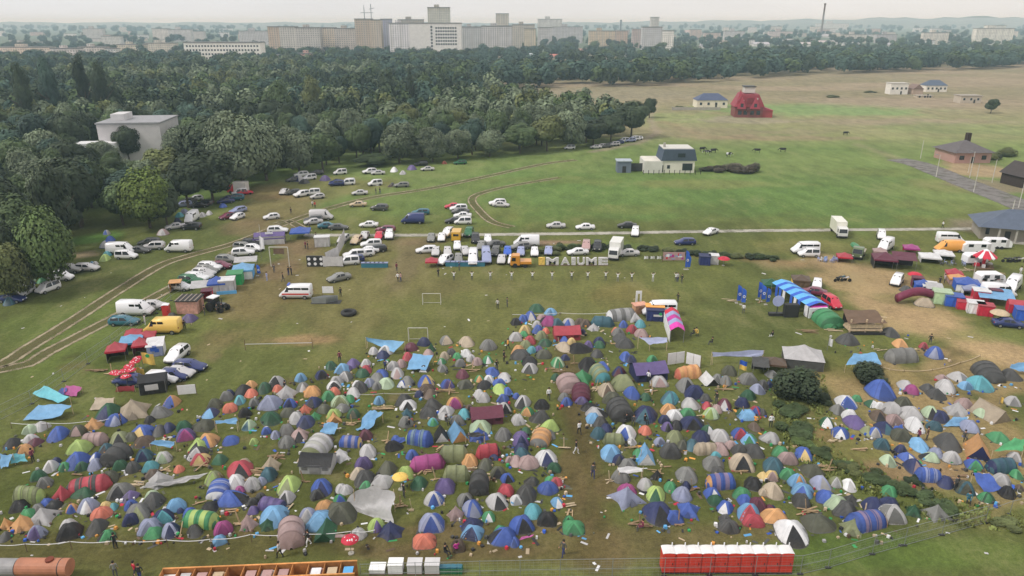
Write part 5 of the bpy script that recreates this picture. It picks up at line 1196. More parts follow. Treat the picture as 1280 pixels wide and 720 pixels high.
def tent(px, py, w_px, h_px, code, ty='D', small=False):
    p = gp(px, py); s = ppm(p); ph = depr(p); w = w_px / s * 1.05
    rr = random.Random(int(px * 977 + py * 131))
    yaw = rr.uniform(-.35, .35) + math.atan2(-p.x, p.y) * .5
    c1 = mute(shade(pal(code[0]), rr.uniform(.85, 1.08))); two = len(code) > 1
    c2 = mute(pal(code[1])) if two else (shade(c1, rr.choice([.6, .72, .8, 1.15])) if rr.random() < .8 else pal('k'))  # black door panel: shade inside an open doorway, put into the colour
    grey_hem = pal('d') if rr.random() < .6 else shade(c1, .6)
    if ty == 'D':
        v = rr.choice([0, 0, 1, 1, 1, 2, 3]); k = abs(math.cos(yaw)) + .75 * abs(math.sin(yaw)); W_ = w / k * (1.0 if v != 1 else .97); d = W_ * rr.uniform(.85, 1.02)
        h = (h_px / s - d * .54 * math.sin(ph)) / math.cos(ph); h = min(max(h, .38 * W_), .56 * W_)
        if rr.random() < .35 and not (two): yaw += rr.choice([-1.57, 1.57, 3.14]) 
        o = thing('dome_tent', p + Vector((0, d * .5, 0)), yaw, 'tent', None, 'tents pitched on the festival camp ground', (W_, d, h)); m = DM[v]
        part('flysheet', m['fly'], o, c1)
        if two:
            mode = rr.random()
            if mode < .28: part('front_panel', m['wide'], o, c2)
            elif mode < .55: part('side_panel', m[rr.choice(['left', 'right'])], o, c2)
            else: part('door_panel', m['door'], o, c2)
            if mode < .55: part('door_panel', m['door'], o, shade(c2, .7))
        else: part('door_panel', m['door'], o, c2)
        if not small:
            part('groundsheet', m['hem'], o, grey_hem)
            sl = shade(c1, rr.choice([.75, 1.2, .85]))
            for q in m['sleeve']: part('pole_sleeve', q, o, sl)
            if rr.random() < .4: part('vent_window', m['vent'], o, shade(c1, .45))
    elif ty == 'T':
        side = w_px > h_px * 1.55
        v = rr.choice([0, 1]); yaw = rr.uniform(-.3, .3)
        if side: L_, dp = w / max(.9, math.cos(yaw)), w * .5; h = (h_px / s - dp * .5 * math.sin(ph)) / math.cos(ph); ext = dp / 2; sc_ = (L_, dp, max(h, .31 * w))
        else: dp, L_ = w, w * 1.35; yaw += -1.57; h = (h_px / s - L_ * .4 * math.sin(ph)) / math.cos(ph); ext = L_ / 2; sc_ = (L_, dp, min(max(h, .5 * w), .9 * w))
        if side and rr.random() < .5: yaw += math.pi
        o = thing('tunnel_tent', p + Vector((0, ext, 0)), yaw, 'tent', None, 'tents pitched on the festival camp ground', sc_); m = TM[v]
        part('flysheet', m['fly'], o, c1)
        if two:
            for q in m['band']: part('band', q, o, tuple(.3 * x + .7 * y for x, y in zip(c2, c1)) if code not in ('rd', 'GL') else c2)
        for q in m['hoop']: part('hoop_sleeve', q, o, shade(c1, .78))
        part('door_panel', m['end'] if side else m['end'], o, shade(c2, .9))
    elif ty == 'A':
        d = w * 1.15; h = (h_px / s - d * .3 * math.sin(ph)) / math.cos(ph); yaw = rr.uniform(-.5, .5)
        o = thing('ridge_tent', p + Vector((0, d * .5, 0)), yaw, 'tent', None, 'tents pitched on the festival camp ground', (w * .95, d, min(max(h, .5 * w), 1.0 * w))); m = RM
        part('flysheet', m['fly'], o, c1); part('door_panel', m['door'], o, c2); part('back_panel', m['back'], o, shade(c1, .85)); part('ridge_seam', m['ridge'], o, shade(c1, .8))
    elif ty == 'Y':
        v = rr.choice([0, 1, 2]); d = w * .95; h = (h_px / s - d * .5 * math.sin(ph)) / math.cos(ph)
        o = thing('peaked_tent', p + Vector((0, d * .5, 0)), rr.uniform(-.5, .5), 'tent', None, 'tents pitched on the festival camp ground', (w, d, min(max(h, .5 * w), .95 * w))); m = PM[v]
        part('flysheet', m['fly'], o, c1); part('door_panel', m['door'], o, c2 if two else shade(c1, .5)); part('apex_cap', m['tip'], o, shade(c1, .7))
    else:
        d = w * .75; h = (h_px / s - d * .5 * math.sin(ph)) / math.cos(ph); h = max(h, .5 * w)
        o = thing('cabin_tent', p + Vector((0, d * .5, 0)), rr.uniform(-.2, .2), 'tent', None, 'tents pitched on the festival camp ground', (w, d, h)); m = KM
        part('canvas_wall', m['wall'], o, c1); part('canvas_roof', m['roof'], o, shade(c1, 1.12) if not two else c2); part('gable_panel', m['gable'], o, c1); part('door_panel', m['door'], o, shade(c1, .6))
        for x in (-.33, .33): part('window_panel', m['win'], o, shade(c1, .35), (x, 0, .34))
    cn = PAL[code[0]][1] + (f' and {PAL[code[1]][1]}' if two else '')
    dsc = f'{cn} {STY[ty]}'; reg(o, dsc, 'tent', dsc); TENTS.append(o)
    return o
TILES = {
'A': (0, 380, '''
850 78 55 35 d;930 95 80 45 p;520 572 110 75 fn;632 588 155 110 e Y;845 515 80 68 ob;775 575 95 68 g;1040 568 82 48 nB;555 616 130 65 bl;445 635 95 55 o Y;130 657 75 50 a;185 640 80 50 s;270 681 95 68 b;370 667 88 60 VP;
455 710 135 70 P T;575 700 110 60 v;690 674 120 56 by;785 657 72 58 d;830 640 65 60 n;905 640 90 58 f;912 690 108 66 pm;1010 638 100 60 V;1237 627 66 50 at;1060 530 80 60 V;1136 548 98 50 O;1215 570 80 58 k;1190 500 60 45 ct;1120 490 72 58 g;
1140 465 50 45 n;1245 472 75 48 O;1205 452 80 50 k;1245 425 60 42 o;1262 512 55 50 g;700 722 120 55 E;1018 722 105 72 ob;1140 712 95 52 b;985 725 90 55 Ls;1262 708 48 45 L;130 700 80 45 s;40 718 80 45 k;160 712 70 40 u;640 690 80 40 V;735 600 60 40 k
'''),
'B': (320, 380, '''
583 256 58 50 s;645 256 85 50 wg;628 277 65 45 n;770 240 80 48 u;755 280 56 42 r;835 214 70 48 n;875 242 45 60 f Y;858 268 60 45 P;836 342 64 38 kw;948 206 68 50 ge;1050 210 90 50 e;1160 236 95 60 g;975 266 60 48 d;1050 268 60 55 w;
940 281 60 45 e;1005 279 50 38 G;925 305 48 44 Gs;1075 292 60 40 s;1020 317 60 42 g;1105 310 65 44 P;1157 302 62 60 Gw;930 336 55 34 g;368 326 62 42 f;425 352 80 55 B;478 318 70 46 p;455 336 46 30 p;321 379 76 62 nk;545 312 55 38 s;545 347 62 42 r;
440 388 80 62 gs;525 372 80 50 f;622 372 72 45 b;600 388 74 45 g;680 335 72 50 s;722 322 64 56 P;702 368 70 52 sP;215 393 70 48 B;90 418 84 58 sk;32 444 76 54 f;226 443 78 52 gs;100 444 60 40 O;272 467 92 58 o;395 415 76 54 s;382 432 78 44 wk;
386 463 66 48 O;356 488 74 54 G;480 468 72 52 s;515 440 84 66 d;560 412 60 42 l;645 418 82 50 a;600 432 60 42 g;752 412 72 54 g;728 420 52 42 bw;610 507 64 56 B;846 418 90 64 by;850 452 92 48 E;955 426 78 60 bp;1030 378 74 52 u;1045 426 82 45 V;1116 396 58 40 Go;
1163 398 58 55 w;1140 422 72 40 k;1180 356 72 34 b;1242 386 72 44 s;1216 416 72 38 b;1218 444 76 46 L;1258 452 50 46 b;1234 496 62 66 b;1115 470 60 48 s;1135 497 76 54 s;1243 542 76 64 sk;54 536 116 78 l;140 480 108 66 s Y;162 526 78 70 bn;148 571 84 50 V;238 553 68 52 O Y;
278 514 90 50 n;332 552 76 50 V;412 516 100 58 av;462 496 58 44 G;424 546 78 46 g;382 582 80 58 L;480 577 72 60 fV;60 600 124 62 f;192 594 86 55 s;288 586 66 48 G Y;238 614 96 44 n;380 600 72 46 o A;734 516 88 68 d;754 532 92 48 wk;752 572 56 52 t Y;873 532 90 82 d;
990 530 92 70 om;857 574 92 58 d;948 558 84 46 s;938 582 66 40 s;1040 571 66 60 c;1005 611 86 58 g;882 614 62 45 cG;1150 606 148 76 u K;1120 648 112 66 av;1236 678 94 60 g;745 622 82 62 g;44 656 54 54 b;90 671 52 44 l;144 662 92 60 g;206 682 94 62 P Y;142 722 98 58 g;345 702 74 48 E;
468 720 120 60 by T;542 684 74 58 u;695 700 58 58 b;812 712 142 88 bL T;922 692 70 60 kw A;1005 692 90 70 Bo A;1112 697 110 68 b Y;500 412 50 30 w;870 470 70 46 E;812 470 50 44 n;1065 540 50 40 E
'''),
'C': (640, 380, '''
92 78 62 48 bs;20 108 56 46 k;55 88 50 38 b;195 60 74 38 B;125 44 80 46 f;183 112 90 54 m;228 118 66 48 t;148 82 54 30 P;285 113 78 38 sb;342 108 60 38 E;370 118 66 42 E;125 124 58 42 s;130 146 60 46 b;65 152 66 52 y;60 164 44 30 G;170 152 48 46 O;148 186 74 56 v;
275 184 122 78 r K;410 138 64 42 s Y;455 116 116 56 t T;552 86 160 58 gw T;620 92 72 50 s Y;560 116 48 36 b;645 122 64 44 c;520 147 44 42 O;605 150 68 48 r;536 168 78 50 g;548 194 82 48 d;570 226 92 54 d;652 170 76 46 P;355 150 38 48 n;20 188 74 48 s;90 204 64 50 r;
70 228 66 48 v;165 214 72 38 f;262 194 50 36 b;300 210 58 44 y;100 248 60 38 c;135 244 50 44 p;32 260 76 56 o;42 284 98 52 d;160 278 88 48 V;260 234 80 46 e;332 250 106 52 k;385 220 52 46 p;440 208 62 54 n;440 224 62 40 f;428 272 72 46 d;229 314 76 60 aG;268 284 46 46 n;
90 350 88 55 sd;88 308 84 44 k;220 387 56 52 f;354 406 108 80 G Y;385 332 98 68 k;455 332 66 46 b;420 350 50 44 e;444 396 88 86 vc T;540 362 82 72 nu;574 286 68 58 b;598 294 60 40 n;706 298 58 52 G;690 388 156 80 np K;742 418 92 58 sP;886 378 140 76 oO T;880 440 104 76 g;
566 438 122 86 v;604 470 88 64 b;672 488 66 44 f;478 460 92 66 eE;506 506 110 66 V;798 500 104 82 tc;925 482 106 76 n;892 528 102 60 s;998 412 78 46 w A;1034 394 62 50 g;1076 412 74 54 g;1096 362 84 54 V;1196 406 90 62 g;1264 422 60 46 d;1236 446 70 48 l;1070 527 76 55 us;
1192 487 88 58 f;980 526 52 48 r;972 494 70 44 d;1030 552 66 50 P;1160 522 82 62 n;1150 566 54 48 f;1225 557 76 60 rb;1004 582 106 64 aL;1190 587 102 48 B;790 552 98 54 o;822 586 86 58 w;888 572 82 50 G;676 587 140 78 nt;552 596 122 106 d T;410 602 76 62 B;416 570 106 54 s;446 618 82 56 d;
474 648 78 62 n;436 682 100 72 t;671 660 78 52 O;574 686 122 80 wb;768 604 66 48 n;828 630 66 60 k;782 642 70 52 pk;292 452 116 78 P T;262 494 72 76 g;275 513 66 46 b;351 496 96 86 u T;352 506 74 46 p;388 542 96 48 k;198 642 102 74 L;76 564 74 72 Go;56 516 92 98 s;22 478 46 58 b;150 532 82 62 k;
150 596 92 80 d;32 606 86 62 s;70 658 62 42 f;146 722 98 82 og T;180 680 82 50 g;45 690 90 46 p;822 692 98 60 v;744 714 62 58 l;955 694 108 62 n;915 634 124 48 nk;985 656 68 58 fw;1050 688 110 62 s;1150 682 86 62 br;1194 702 94 48 BG;512 708 108 62 v T;1218 634 60 44 E;1258 560 50 42 d;640 560 50 36 k
'''),
'D': (960, 380, '''
332 128 122 84 G T;628 162 84 40 d;420 212 120 46 d;676 220 74 46 o;686 298 164 78 g T;856 280 112 84 bl;790 228 52 42 r;586 472 138 94 b;705 428 82 46 s;734 458 92 56 m;815 444 72 46 d;858 474 90 50 d;912 444 114 66 s;886 388 62 32 P;972 390 92 48 s;1006 434 72 46 B;1084 430 124 70 c;
1154 402 128 92 d T;1228 386 100 62 d;1245 514 76 52 s;1004 530 96 58 P;696 520 102 56 V;640 557 98 66 s;740 586 126 72 s;832 572 94 62 a;882 588 108 54 n;974 572 118 62 s Y;850 638 92 50 t;752 637 106 78 w;1034 649 116 64 l;1080 567 66 46 a;1154 596 124 74 e A;362 556 76 54 g;408 518 114 46 wb;
425 588 92 62 w;450 618 108 60 p;455 492 56 36 G;535 522 70 42 fw;572 530 56 38 w;570 586 92 54 E;648 612 92 60 P;600 644 92 54 nt;510 660 68 58 v;546 674 84 76 bs;690 692 112 66 V;305 617 72 52 fw;378 667 102 50 bw;770 722 92 40 B;12 420 44 40 n;30 372 70 40 g
'''),
'E': (0, 540, '''
102 122 104 58 o;235 197 74 54 s;270 162 46 50 n;372 118 112 76 L;362 178 116 76 b;308 202 68 54 Gf;392 202 74 52 f;460 188 82 54 l;470 144 56 56 bw;545 180 112 96 d T;605 148 76 60 V;516 112 76 62 t;586 197 88 60 f;700 152 94 88 tn;646 212 92 62 d;800 164 92 70 sa;734 207 92 60 c;746 238 82 46 E;
172 250 92 74 f;200 287 88 70 g;528 262 98 76 V;415 312 205 88 rd T;402 336 98 58 f;294 348 80 80 r Y;126 364 152 98 vL T;70 406 106 60 k;215 393 78 62 b;244 398 86 42 k;116 452 98 64 G;172 418 92 62 g;178 476 132 70 s Y;345 413 74 68 ob;414 416 122 80 lw;514 404 84 70 y;556 392 48 52 c;478 452 136 66 O;
76 510 130 84 o Y;16 492 56 62 o Y;160 546 98 80 lp;322 502 104 68 s;318 546 134 84 k;464 506 98 68 d;526 548 94 64 G;14 545 60 56 d;574 348 134 86 g;640 402 92 74 bn;636 346 82 44 p;746 352 98 58 aw;750 380 110 76 d;664 442 144 80 gv;638 474 100 64 n;798 466 122 84 nc;865 404 116 84 B;936 437 86 78 bo;
724 520 132 80 l;748 541 94 60 G;836 524 108 80 ln;986 486 184 86 GL T;960 522 92 72 d;1100 525 112 74 m;1087 572 82 64 B;1226 502 98 88 P Y;1258 416 58 58 p;1086 167 74 54 f;986 168 98 58 ry;972 134 104 60 ds;978 102 100 60 L;884 209 60 42 O;1056 260 98 80 vL;1180 223 150 66 r;1166 282 106 78 ws;1248 302 96 74 s;
1190 314 58 44 m;1066 346 108 70 bw T;1128 379 122 84 b;1258 372 64 72 d;1036 404 92 52 k;1214 182 78 62 e;770 290 130 66 s Y;895 410 40 30 n
'''),
'F': (320, 540, '''
284 142 124 108 sv T;298 211 152 106 sk K;410 158 106 62 wb Y;64 206 96 86 e Y;48 252 96 72 t;18 272 60 62 l;152 304 114 84 Lv;316 314 122 92 bn;300 342 86 56 d;144 357 92 64 s;412 362 80 60 Gb;444 318 78 52 s;546 284 66 34 G;620 288 114 66 s;596 508 116 92 Lp;332 414 110 70 o;250 460 110 78 ls;404 464 170 74 V;
306 502 150 74 B;334 552 104 62 f A;502 548 116 64 s;664 546 134 62 n Y;152 592 132 128 P T;72 402 150 72 pn T;72 462 148 82 B;46 502 92 64 f Y;14 352 70 76 d;142 84 98 64 g;206 44 98 56 P;552 126 98 80 s;530 196 104 72 p;504 230 78 52 e;536 266 112 74 d;652 213 102 80 V;744 242 102 68 L;812 282 92 60 f;
776 144 74 58 b;852 196 172 78 m T;986 154 152 86 v T;1066 174 92 76 o;1160 134 122 74 r T;1148 188 78 56 V;1188 144 62 36 n;1000 252 134 84 v T;940 314 106 78 p;1112 324 98 112 d T;1210 238 84 74 V;1256 258 78 62 b;1248 328 92 70 r;886 378 108 78 sb;1046 376 96 74 g;1202 378 126 70 s;1078 418 114 84 bl;996 450 92 78 P Y;
1162 453 70 60 Gw;872 508 132 122 lb;836 590 124 74 O;852 500 80 40 n;1080 547 122 74 Bn;1080 498 122 52 n;1010 604 92 78 E;1222 528 84 58 Gc;1246 572 130 90 b;676 100 86 62 k;1268 158 48 46 P;420 300 60 40 s;1140 250 50 40 E
'''),
'G': (640, 540, '''
46 82 96 70 pn;46 108 76 52 n;44 132 82 62 t;172 160 120 70 wn;212 207 76 62 f;20 168 68 60 P;82 194 122 66 P;105 272 72 68 d;196 264 68 42 G;222 277 80 48 r;72 348 112 98 d;182 319 118 66 b;226 374 72 74 Bw;22 368 68 54 w;106 426 96 76 c;178 477 104 86 k;286 470 72 64 Gf;312 520 112 66 G;50 518 144 94 b;10 570 58 66 b;
500 138 112 74 B;540 170 82 66 nd;636 128 60 58 G;676 167 88 74 Bw A;582 190 96 54 g;550 262 120 76 g;730 245 62 56 kE Y;672 300 94 76 s;582 330 104 68 mw;584 382 146 78 l Y;726 344 110 72 Lf;798 298 74 64 G;875 300 76 60 n;860 357 106 82 l;882 248 104 72 g;742 450 166 96 nk;814 467 108 56 b;892 437 116 80 b Y;
802 140 108 98 d;1018 188 120 66 g;1040 222 78 46 d;978 118 130 68 eE T;1050 120 92 66 P;1026 132 56 32 c;1166 202 136 92 e;1150 124 92 62 d;1222 134 102 72 d;1104 92 76 48 P;1052 292 154 82 bo T;1012 344 88 74 bw;1024 374 84 58 f;1160 348 108 76 G;1176 374 84 66 b;1076 402 98 56 bw;1216 294 108 66 k;1264 322 50 56 e;
1200 448 136 88 Br;1220 483 118 64 r;1240 406 104 78 u;1076 464 66 52 d;1097 514 138 66 d;908 90 74 56 t;1262 240 54 46 y;745 72 60 54 l;600 60 50 34 s;860 84 60 44 V
'''),
'H': (960, 540, '''
30 62 98 66 s;74 132 94 62 G;194 137 98 60 by;116 170 104 66 P;42 202 118 74 t;112 247 104 76 G;30 252 80 58 yP;246 234 116 68 V;36 326 104 78 e;162 285 98 74 Bo;192 331 124 70 Bb;276 287 98 68 ls;352 284 90 80 vs;416 291 76 56 ws;306 367 108 72 b;184 384 116 70 d;362 402 136 80 a;408 438 136 88 d;22 420 84 84 un;56 464 118 62 o;
142 552 172 92 wk;262 502 150 74 V;514 499 214 104 bo T;545 406 116 78 n;632 396 112 66 n;646 468 138 98 sg;746 431 76 66 f Y;868 450 108 84 g Y;625 323 98 52 G;614 168 74 56 a;588 94 92 60 t;678 112 66 50 n;766 98 72 56 B;712 152 80 44 bw;856 134 86 78 l;838 156 92 52 a;926 90 132 84 d;942 167 112 68 s;752 207 98 76 nP;
818 256 134 80 bw T;908 278 98 56 n;1086 142 114 88 on A;1252 152 78 92 s;1056 197 98 56 bG;1188 212 150 78 tn T;1254 232 60 52 G;1190 278 108 68 s;1010 322 108 80 tV;1114 360 94 56 fG;1220 338 112 64 k;1180 60 100 44 G;1268 292 40 56 E;450 530 128 54 v Y;428 372 70 60 d Y
''')}
ALL = []
for k_, (ox, oy, txt) in TILES.items():
    for e in txt.replace('\n', '').split(';'):
        a = e.split()
        if len(a) < 5: continue
        ALL.append((ox + float(a[0]) / 4, oy + float(a[1]) / 4, float(a[2]) / 4, float(a[3]) / 4, a[4], a[5] if len(a) > 5 else 'D'))
for e in '''165 527 22 10 a;200 535 40 9 G;146 547 40 8 nE;150 578 40 9 f;34 645 64 12 t;515 425 52 9 L;525 404 50 7 c;518 362 60 10 bs;540 330 48 9 b;525 296 40 8 sb;802 300 66 9 Ps;965 210 60 10 e;890 208 40 9 c;915 190 40 8 l;1108 160 44 6 b;1005 205 40 6 s;1040 195 34 6 s;880 235 40 8 n;455 440 20 8 B;470 446 30 10 s'''.split(';'):
    a = e.split(); ALL.append((float(a[0]) / 4, 220 + float(a[1]) / 4, float(a[2]) / 4, max(float(a[3]), float(a[2]) / 4 * .5) if float(a[3]) < float(a[2]) / 8 else float(a[3]), a[4], 'D'))
for e in '''600 50 40 24 sw;680 50 30 18 d;670 55 26 14 E;605 45 20 12 s;205 30 60 36 sn;340 26 50 30 p;235 40 50 26 d'''.split(';'):
    a = e.split(); ALL.append((320 + float(a[0]) / 4, 220 + float(a[1]) / 4, float(a[2]) / 4, float(a[3]) / 4, a[4], 'D'))
for e in '''492 215 10 7 w;503 218 9 5 s;514 213 14 7 p;555 205 7 4 O;1136 366 17 8 d;1161 385 28 10 e'''.split(';'):
    a = e.split(); ALL.append((float(a[0]), float(a[1]), float(a[2]), float(a[3]), a[4], 'D'))
domes = sorted([t for t in ALL if t[5] == 'D'], key=lambda t: -t[2] * t[3])
rest = set(id(t) for t in domes[296:])
FARDOMES = []
for t in ALL:
    if id(t) in rest: FARDOMES.append(t)
    else: tent(*t, small=t[2] < 15)
# the smaller tents beyond the three hundred largest: one mass of the same dome shapes
V_, F_, Cc_, T_ = [], [], [], []
def baked(me, M4, col, T0):
    n = len(V_); V_.extend([tuple(M4 @ v.co) for v in me.vertices]); at = me.attributes['panel'].data
    for pl, a in zip(me.polygons, at): F_.append(tuple(n + i for i in pl.vertices)); Cc_.append((*shade(col, a.value), 1))
for (px, py, wp, hp, code, _t) in FARDOMES:
    p = gp(px, py); s = ppm(p); ph = depr(p); w = wp / s; rr = random.Random(int(px * 977 + py * 131)); v = rr.choice([0, 1, 1, 2, 3])
    yaw = rr.uniform(-.35, .35); d = w * .95; h = min(max((hp / s - d * .54 * math.sin(ph)) / math.cos(ph), .38 * w), .56 * w)
    M4 = Matrix.Translation(p + Vector((0, d / 2, 0))) @ Matrix.Rotation(yaw, 4, 'Z') @ Matrix.Diagonal((w * .95, d, h, 1))
    c1 = mute(shade(pal(code[0]), rr.uniform(.85, 1.08))); c2 = mute(pal(code[1])) if len(code) > 1 else shade(c1, rr.choice([.5, .7, 1.2]))
    baked(DM[v]['fly'], M4, c1, 0); baked(DM[v]['wide' if len(code) > 1 and rr.random() < .5 else 'door'], M4, c2, 0); baked(DM[v]['hem'], M4, shade(c1, .5), 0)
if V_:
    me = bpy.data.meshes.new('small_tents'); me.from_pydata(V_, [], F_)
    at = me.attributes.new('tint', 'FLOAT_COLOR', 'FACE'); at.data.foreach_set('color', [x for c in Cc_ for x in c])
    me.polygons.foreach_set('use_smooth', [True] * len(F_))
    m, nt, N, L, b = nodes_of('small_tent_fabric'); a = N.new('ShaderNodeAttribute'); a.attribute_name = 'tint'
    L.new(mixc(nt, 1.0, a.outputs['Color'], mrange(nt, noise(nt, 1.3, 4, geo(nt)), .25, .75, .82, 1.15), 'MULTIPLY'), b.inputs['Base Color']); b.inputs['Roughness'].default_value = .55
    me.materials.append(m)
    tag(part('small_tents', me), 'crowd of the smallest dome tents scattered among the bigger ones', None, None, 'stuff')
# ================================================================== stalls, pavilions, sheets, signs
def ray_corner(px, py, z): return gp(px, py, z)
M_plas = plain('plastic', None, .45, var=.1)
M_cloth = fabric()
def gazebo(px, py, w_px, h_px, roofc, label, wallc=None, yaw=None, roof='peak', dep=1.0, walls='bsr', name='market_gazebo', cat='gazebo', valance=True, legc=(176, 178, 180)):
    """px, py: middle of the front edge at the ground; h_px: whole height"""
    p = gp(px, py); s = ppm(p); ph = depr(p); w = w_px / s; d = w * dep
    H = max(1.9, (h_px / s - d * .5 * math.sin(ph)) / math.cos(ph)); H = min(H, 3.6); e = H * (.94 if roof == 'flat' else (.5 if name == 'army_tent' else (.64 if roof == 'peak' else .74)))
    yaw = math.atan2(-p.x, p.y) * .6 if yaw is None else yaw
    o = thing(name, p + Vector((0, d / 2, 0)), yaw, cat, label)
    a, b = w / 2, d / 2; rb = MB(); ov = .12
    if roof == 'peak':
        n = 6; rings = []
        for i in range(5):
            t = i / 4; k = 1 - t; z = e + (H - e) * (t ** 1.25)
            rings.append([(x * (a + ov) * max(k, .03), y * (b + ov) * max(k, .03), z) for x, y in ((-1, -1), (0, -1), (1, -1), (1, 0), (1, 1), (0, 1), (-1, 1), (-1, 0))])
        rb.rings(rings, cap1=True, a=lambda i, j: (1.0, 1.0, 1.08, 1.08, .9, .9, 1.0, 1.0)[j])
    elif roof == 'gable':
        g = []
        for i in range(5):
            x = -a - ov + (2 * a + 2 * ov) * i / 4; g.append([(x, -b - ov, e), (x, -b * .5, e + (H - e) * .55), (x, 0, H), (x, b * .5, e + (H - e) * .55), (x, b + ov, e)])
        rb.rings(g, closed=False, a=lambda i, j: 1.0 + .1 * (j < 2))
        for x in (-a, a): rb.add([(x, -b, e), (x, b, e), (x, 0, H - .02)], [(0, 1, 2)])
    elif roof == 'lean': rb.sheet((-a - ov, -b - ov, e), (a + ov, -b - ov, e), (a + ov, b + ov, H), (-a - ov, b + ov, H), 6, 4, .06, 0, .05, int(px))
    else: rb.box(-a - ov, -b - ov, e, a + ov, b + ov, H)
    part('canopy', rb.build('canopy', M_cloth, False, True), o, mute(pal(roofc)))
    lg = MB(); lg.bar((0, 0, 0), (0, 0, e), .035, 5); lm = lg.build('leg', M_pole)
    for x in (-a, a):
        for y in (-b, b): part('leg', lm, o, None, (x, y, 0))
    if valance and roof in ('peak', 'gable'):
        v = MB(); v.rings([[(-a - ov - .01, -b - ov - .01, e - .25), (a + ov + .01, -b - ov - .01, e - .25), (a + ov + .01, b + ov + .01, e - .25), (-a - ov - .01, b + ov + .01, e - .25)], [(-a - ov - .01, -b - ov - .01, e + .02), (a + ov + .01, -b - ov - .01, e + .02), (a + ov + .01, b + ov + .01, e + .02), (-a - ov - .01, b + ov + .01, e + .02)]])
        part('valance', v.build('valance', M_cloth, False, True), o, shade(pal(roofc), .85))
    if wallc:
        sides = {'f': ((-a, -b), (a, -b)), 'r': ((a, -b), (a, b)), 'b': ((a, b), (-a, b)), 's': ((-a, b), (-a, -b))}
        for k in walls:
            (x0, y0), (x1, y1) = sides[k]; m = MB(); g = []
            for i in range(9):
                t = i / 8; bx, by = x0 + (x1 - x0) * t, y0 + (y1 - y0) * t; nx, ny = (y1 - y0), -(x1 - x0); l = math.hypot(nx, ny); wv = .05 * math.sin(t * 19 + px)
                g.append([(bx + nx / l * (wv + .02), by + ny / l * (wv + .02), .04), (bx + nx / l * .02, by + ny / l * .02, e - .02)])
            m.rings(g, closed=False); part('side_wall', m.build('side_wall', M_cloth, False, True), o, pal(wallc[0]) if k != 'f' or len(wallc) < 2 else pal(wallc[1]))
    return o, w, d, e, H
def table_in(o, w, d, col='E'):
    t = thing('trestle_table', o.location + Vector((0, -d * .25, 0)), o.rotation_euler.z, 'table', None)
    part('tabletop', MB().box(-w * .36, -.35, .72, w * .36, .35, .77).build('tabletop', M_wood), t, pal(col))
    lm = MB().box(-.03, -.3, 0, .03, .3, .72).build('leg', M_dark)
    for x in (-w * .3, w * .3): part('leg', lm, t, None, (x, 0, 0))
    return t
A4 = lambda x, y: (x / 4, 380 + y / 4)
G = gazebo
# left food camp
G(143, 453, 21, 26, 'r', 'red pavilion with dark open front, leftmost of the left food camp', 'kk', dep=.9, walls='bs')
G(160, 440, 24, 22, 'B', 'sky blue pavilion behind the leftmost red pavilion', 'Bb', walls='bs')
G(164, 428, 17, 15, 'r', 'small red pavilion roof behind the sky blue pavilion', 'r', walls='b')
G(181, 431, 18, 17, 'r', 'red pavilion behind the white walled booth', 'u', walls='b')
G(174, 446, 17, 25, 'r', 'red pavilion next to the yellow flag', 'uk', walls='bs')
o, w, d, e, H = G(192, 446, 19, 21, 'w', 'white flat roofed booth with blue printed wall', 'wl', roof='lean', walls='bfr')
for x, z in ((-.3, .9), (.0, 1.2), (.25, .7)): part('print', MB().box(x - .3, -d / 2 - .06, z, x + .3, -d / 2 - .045, z + .55).build('print', M_plas), o, pal('b'))
G(188, 493, 30, 26, 'k', 'black pavilion with white mesh window beside the orange and blue dome tent', 'kk', roof='gable', dep=.8, walls='bsrf', valance=False)
part('mesh_window', MB().box(-.85, -1.48, .7, .75, -1.44, 1.5).build('mesh_window', M_cloth, False, True), o := bpy.context.scene.objects['market_gazebo.006'], pal('s'))
o.children[-1].location = (0, 0, 0)
# row beside the track
G(269, 367, 20, 22, 'b', 'blue pavilion with white wave print next to the tractor', 'bs', walls='bsfr')
o, *_ = G(282, 366, 18, 18, 'w', 'white cube booth with blue base in the row of stalls', 's', roof='flat', walls='bsfr', valance=False)
part('base_panel', MB().box(-1.7, -2.1, 0, 1.7, -2.0, .6).build('base_panel', M_plas), o, pal('B'))
G(292, 357, 18, 17, 'G', 'green cube booth between the white booth and the sky blue pavilion', 'GG', roof='flat', walls='bsfr', valance=False)
G(301, 350, 24, 22, 'B', 'sky blue peaked pavilion with white side curtains', 'Bw', walls='bsfr')
G(306, 336, 26, 9, 's', 'long grey flat canopy behind the sky blue pavilion', None, roof='lean', dep=.5)
G(249, 369, 22, 12, 's', 'grey lean-to canopy over the cars behind the pink hut', None, roof='lean', dep=.8)
G(258, 378, 12, 16, 'u', 'dark red stall front between the pink hut and the blue pavilion', 'r', roof='flat', walls='bsr', valance=False)
G(218, 366, 13, 9, 'o', 'small yellow orange canopy beside the white hatchback', 'o', roof='flat', walls='bs', valance=False)
# entrance
o, w, d, e, H = G(336, 306, 36, 16, 'p', 'long purple blue pavilion at the entrance with white back wall', 's', roof='gable', dep=.4, walls='bf')
G(373, 300, 23, 17, 'b', 'bright blue peaked pavilion with white emblem beside the gravel road', None)
part('emblem', MB().box(-.8, -1.1, 2.38, .8, -.9, 2.7).build('emblem', M_plas), bpy.context.scene.objects[o.name], pal('w'))
bpy.context.scene.objects[o.name].children[-1].location = (0, -1.4, .0)
o, w, d, e, H = G(402, 309, 18, 14, 'w', 'white ticket booth with grey counter near the gravel road', 's', roof='flat', walls='bsrf', valance=False, dep=.6)
G(539, 335, 14, 14, 'r', 'small red pavilion standing alone left of the grey tables', None)
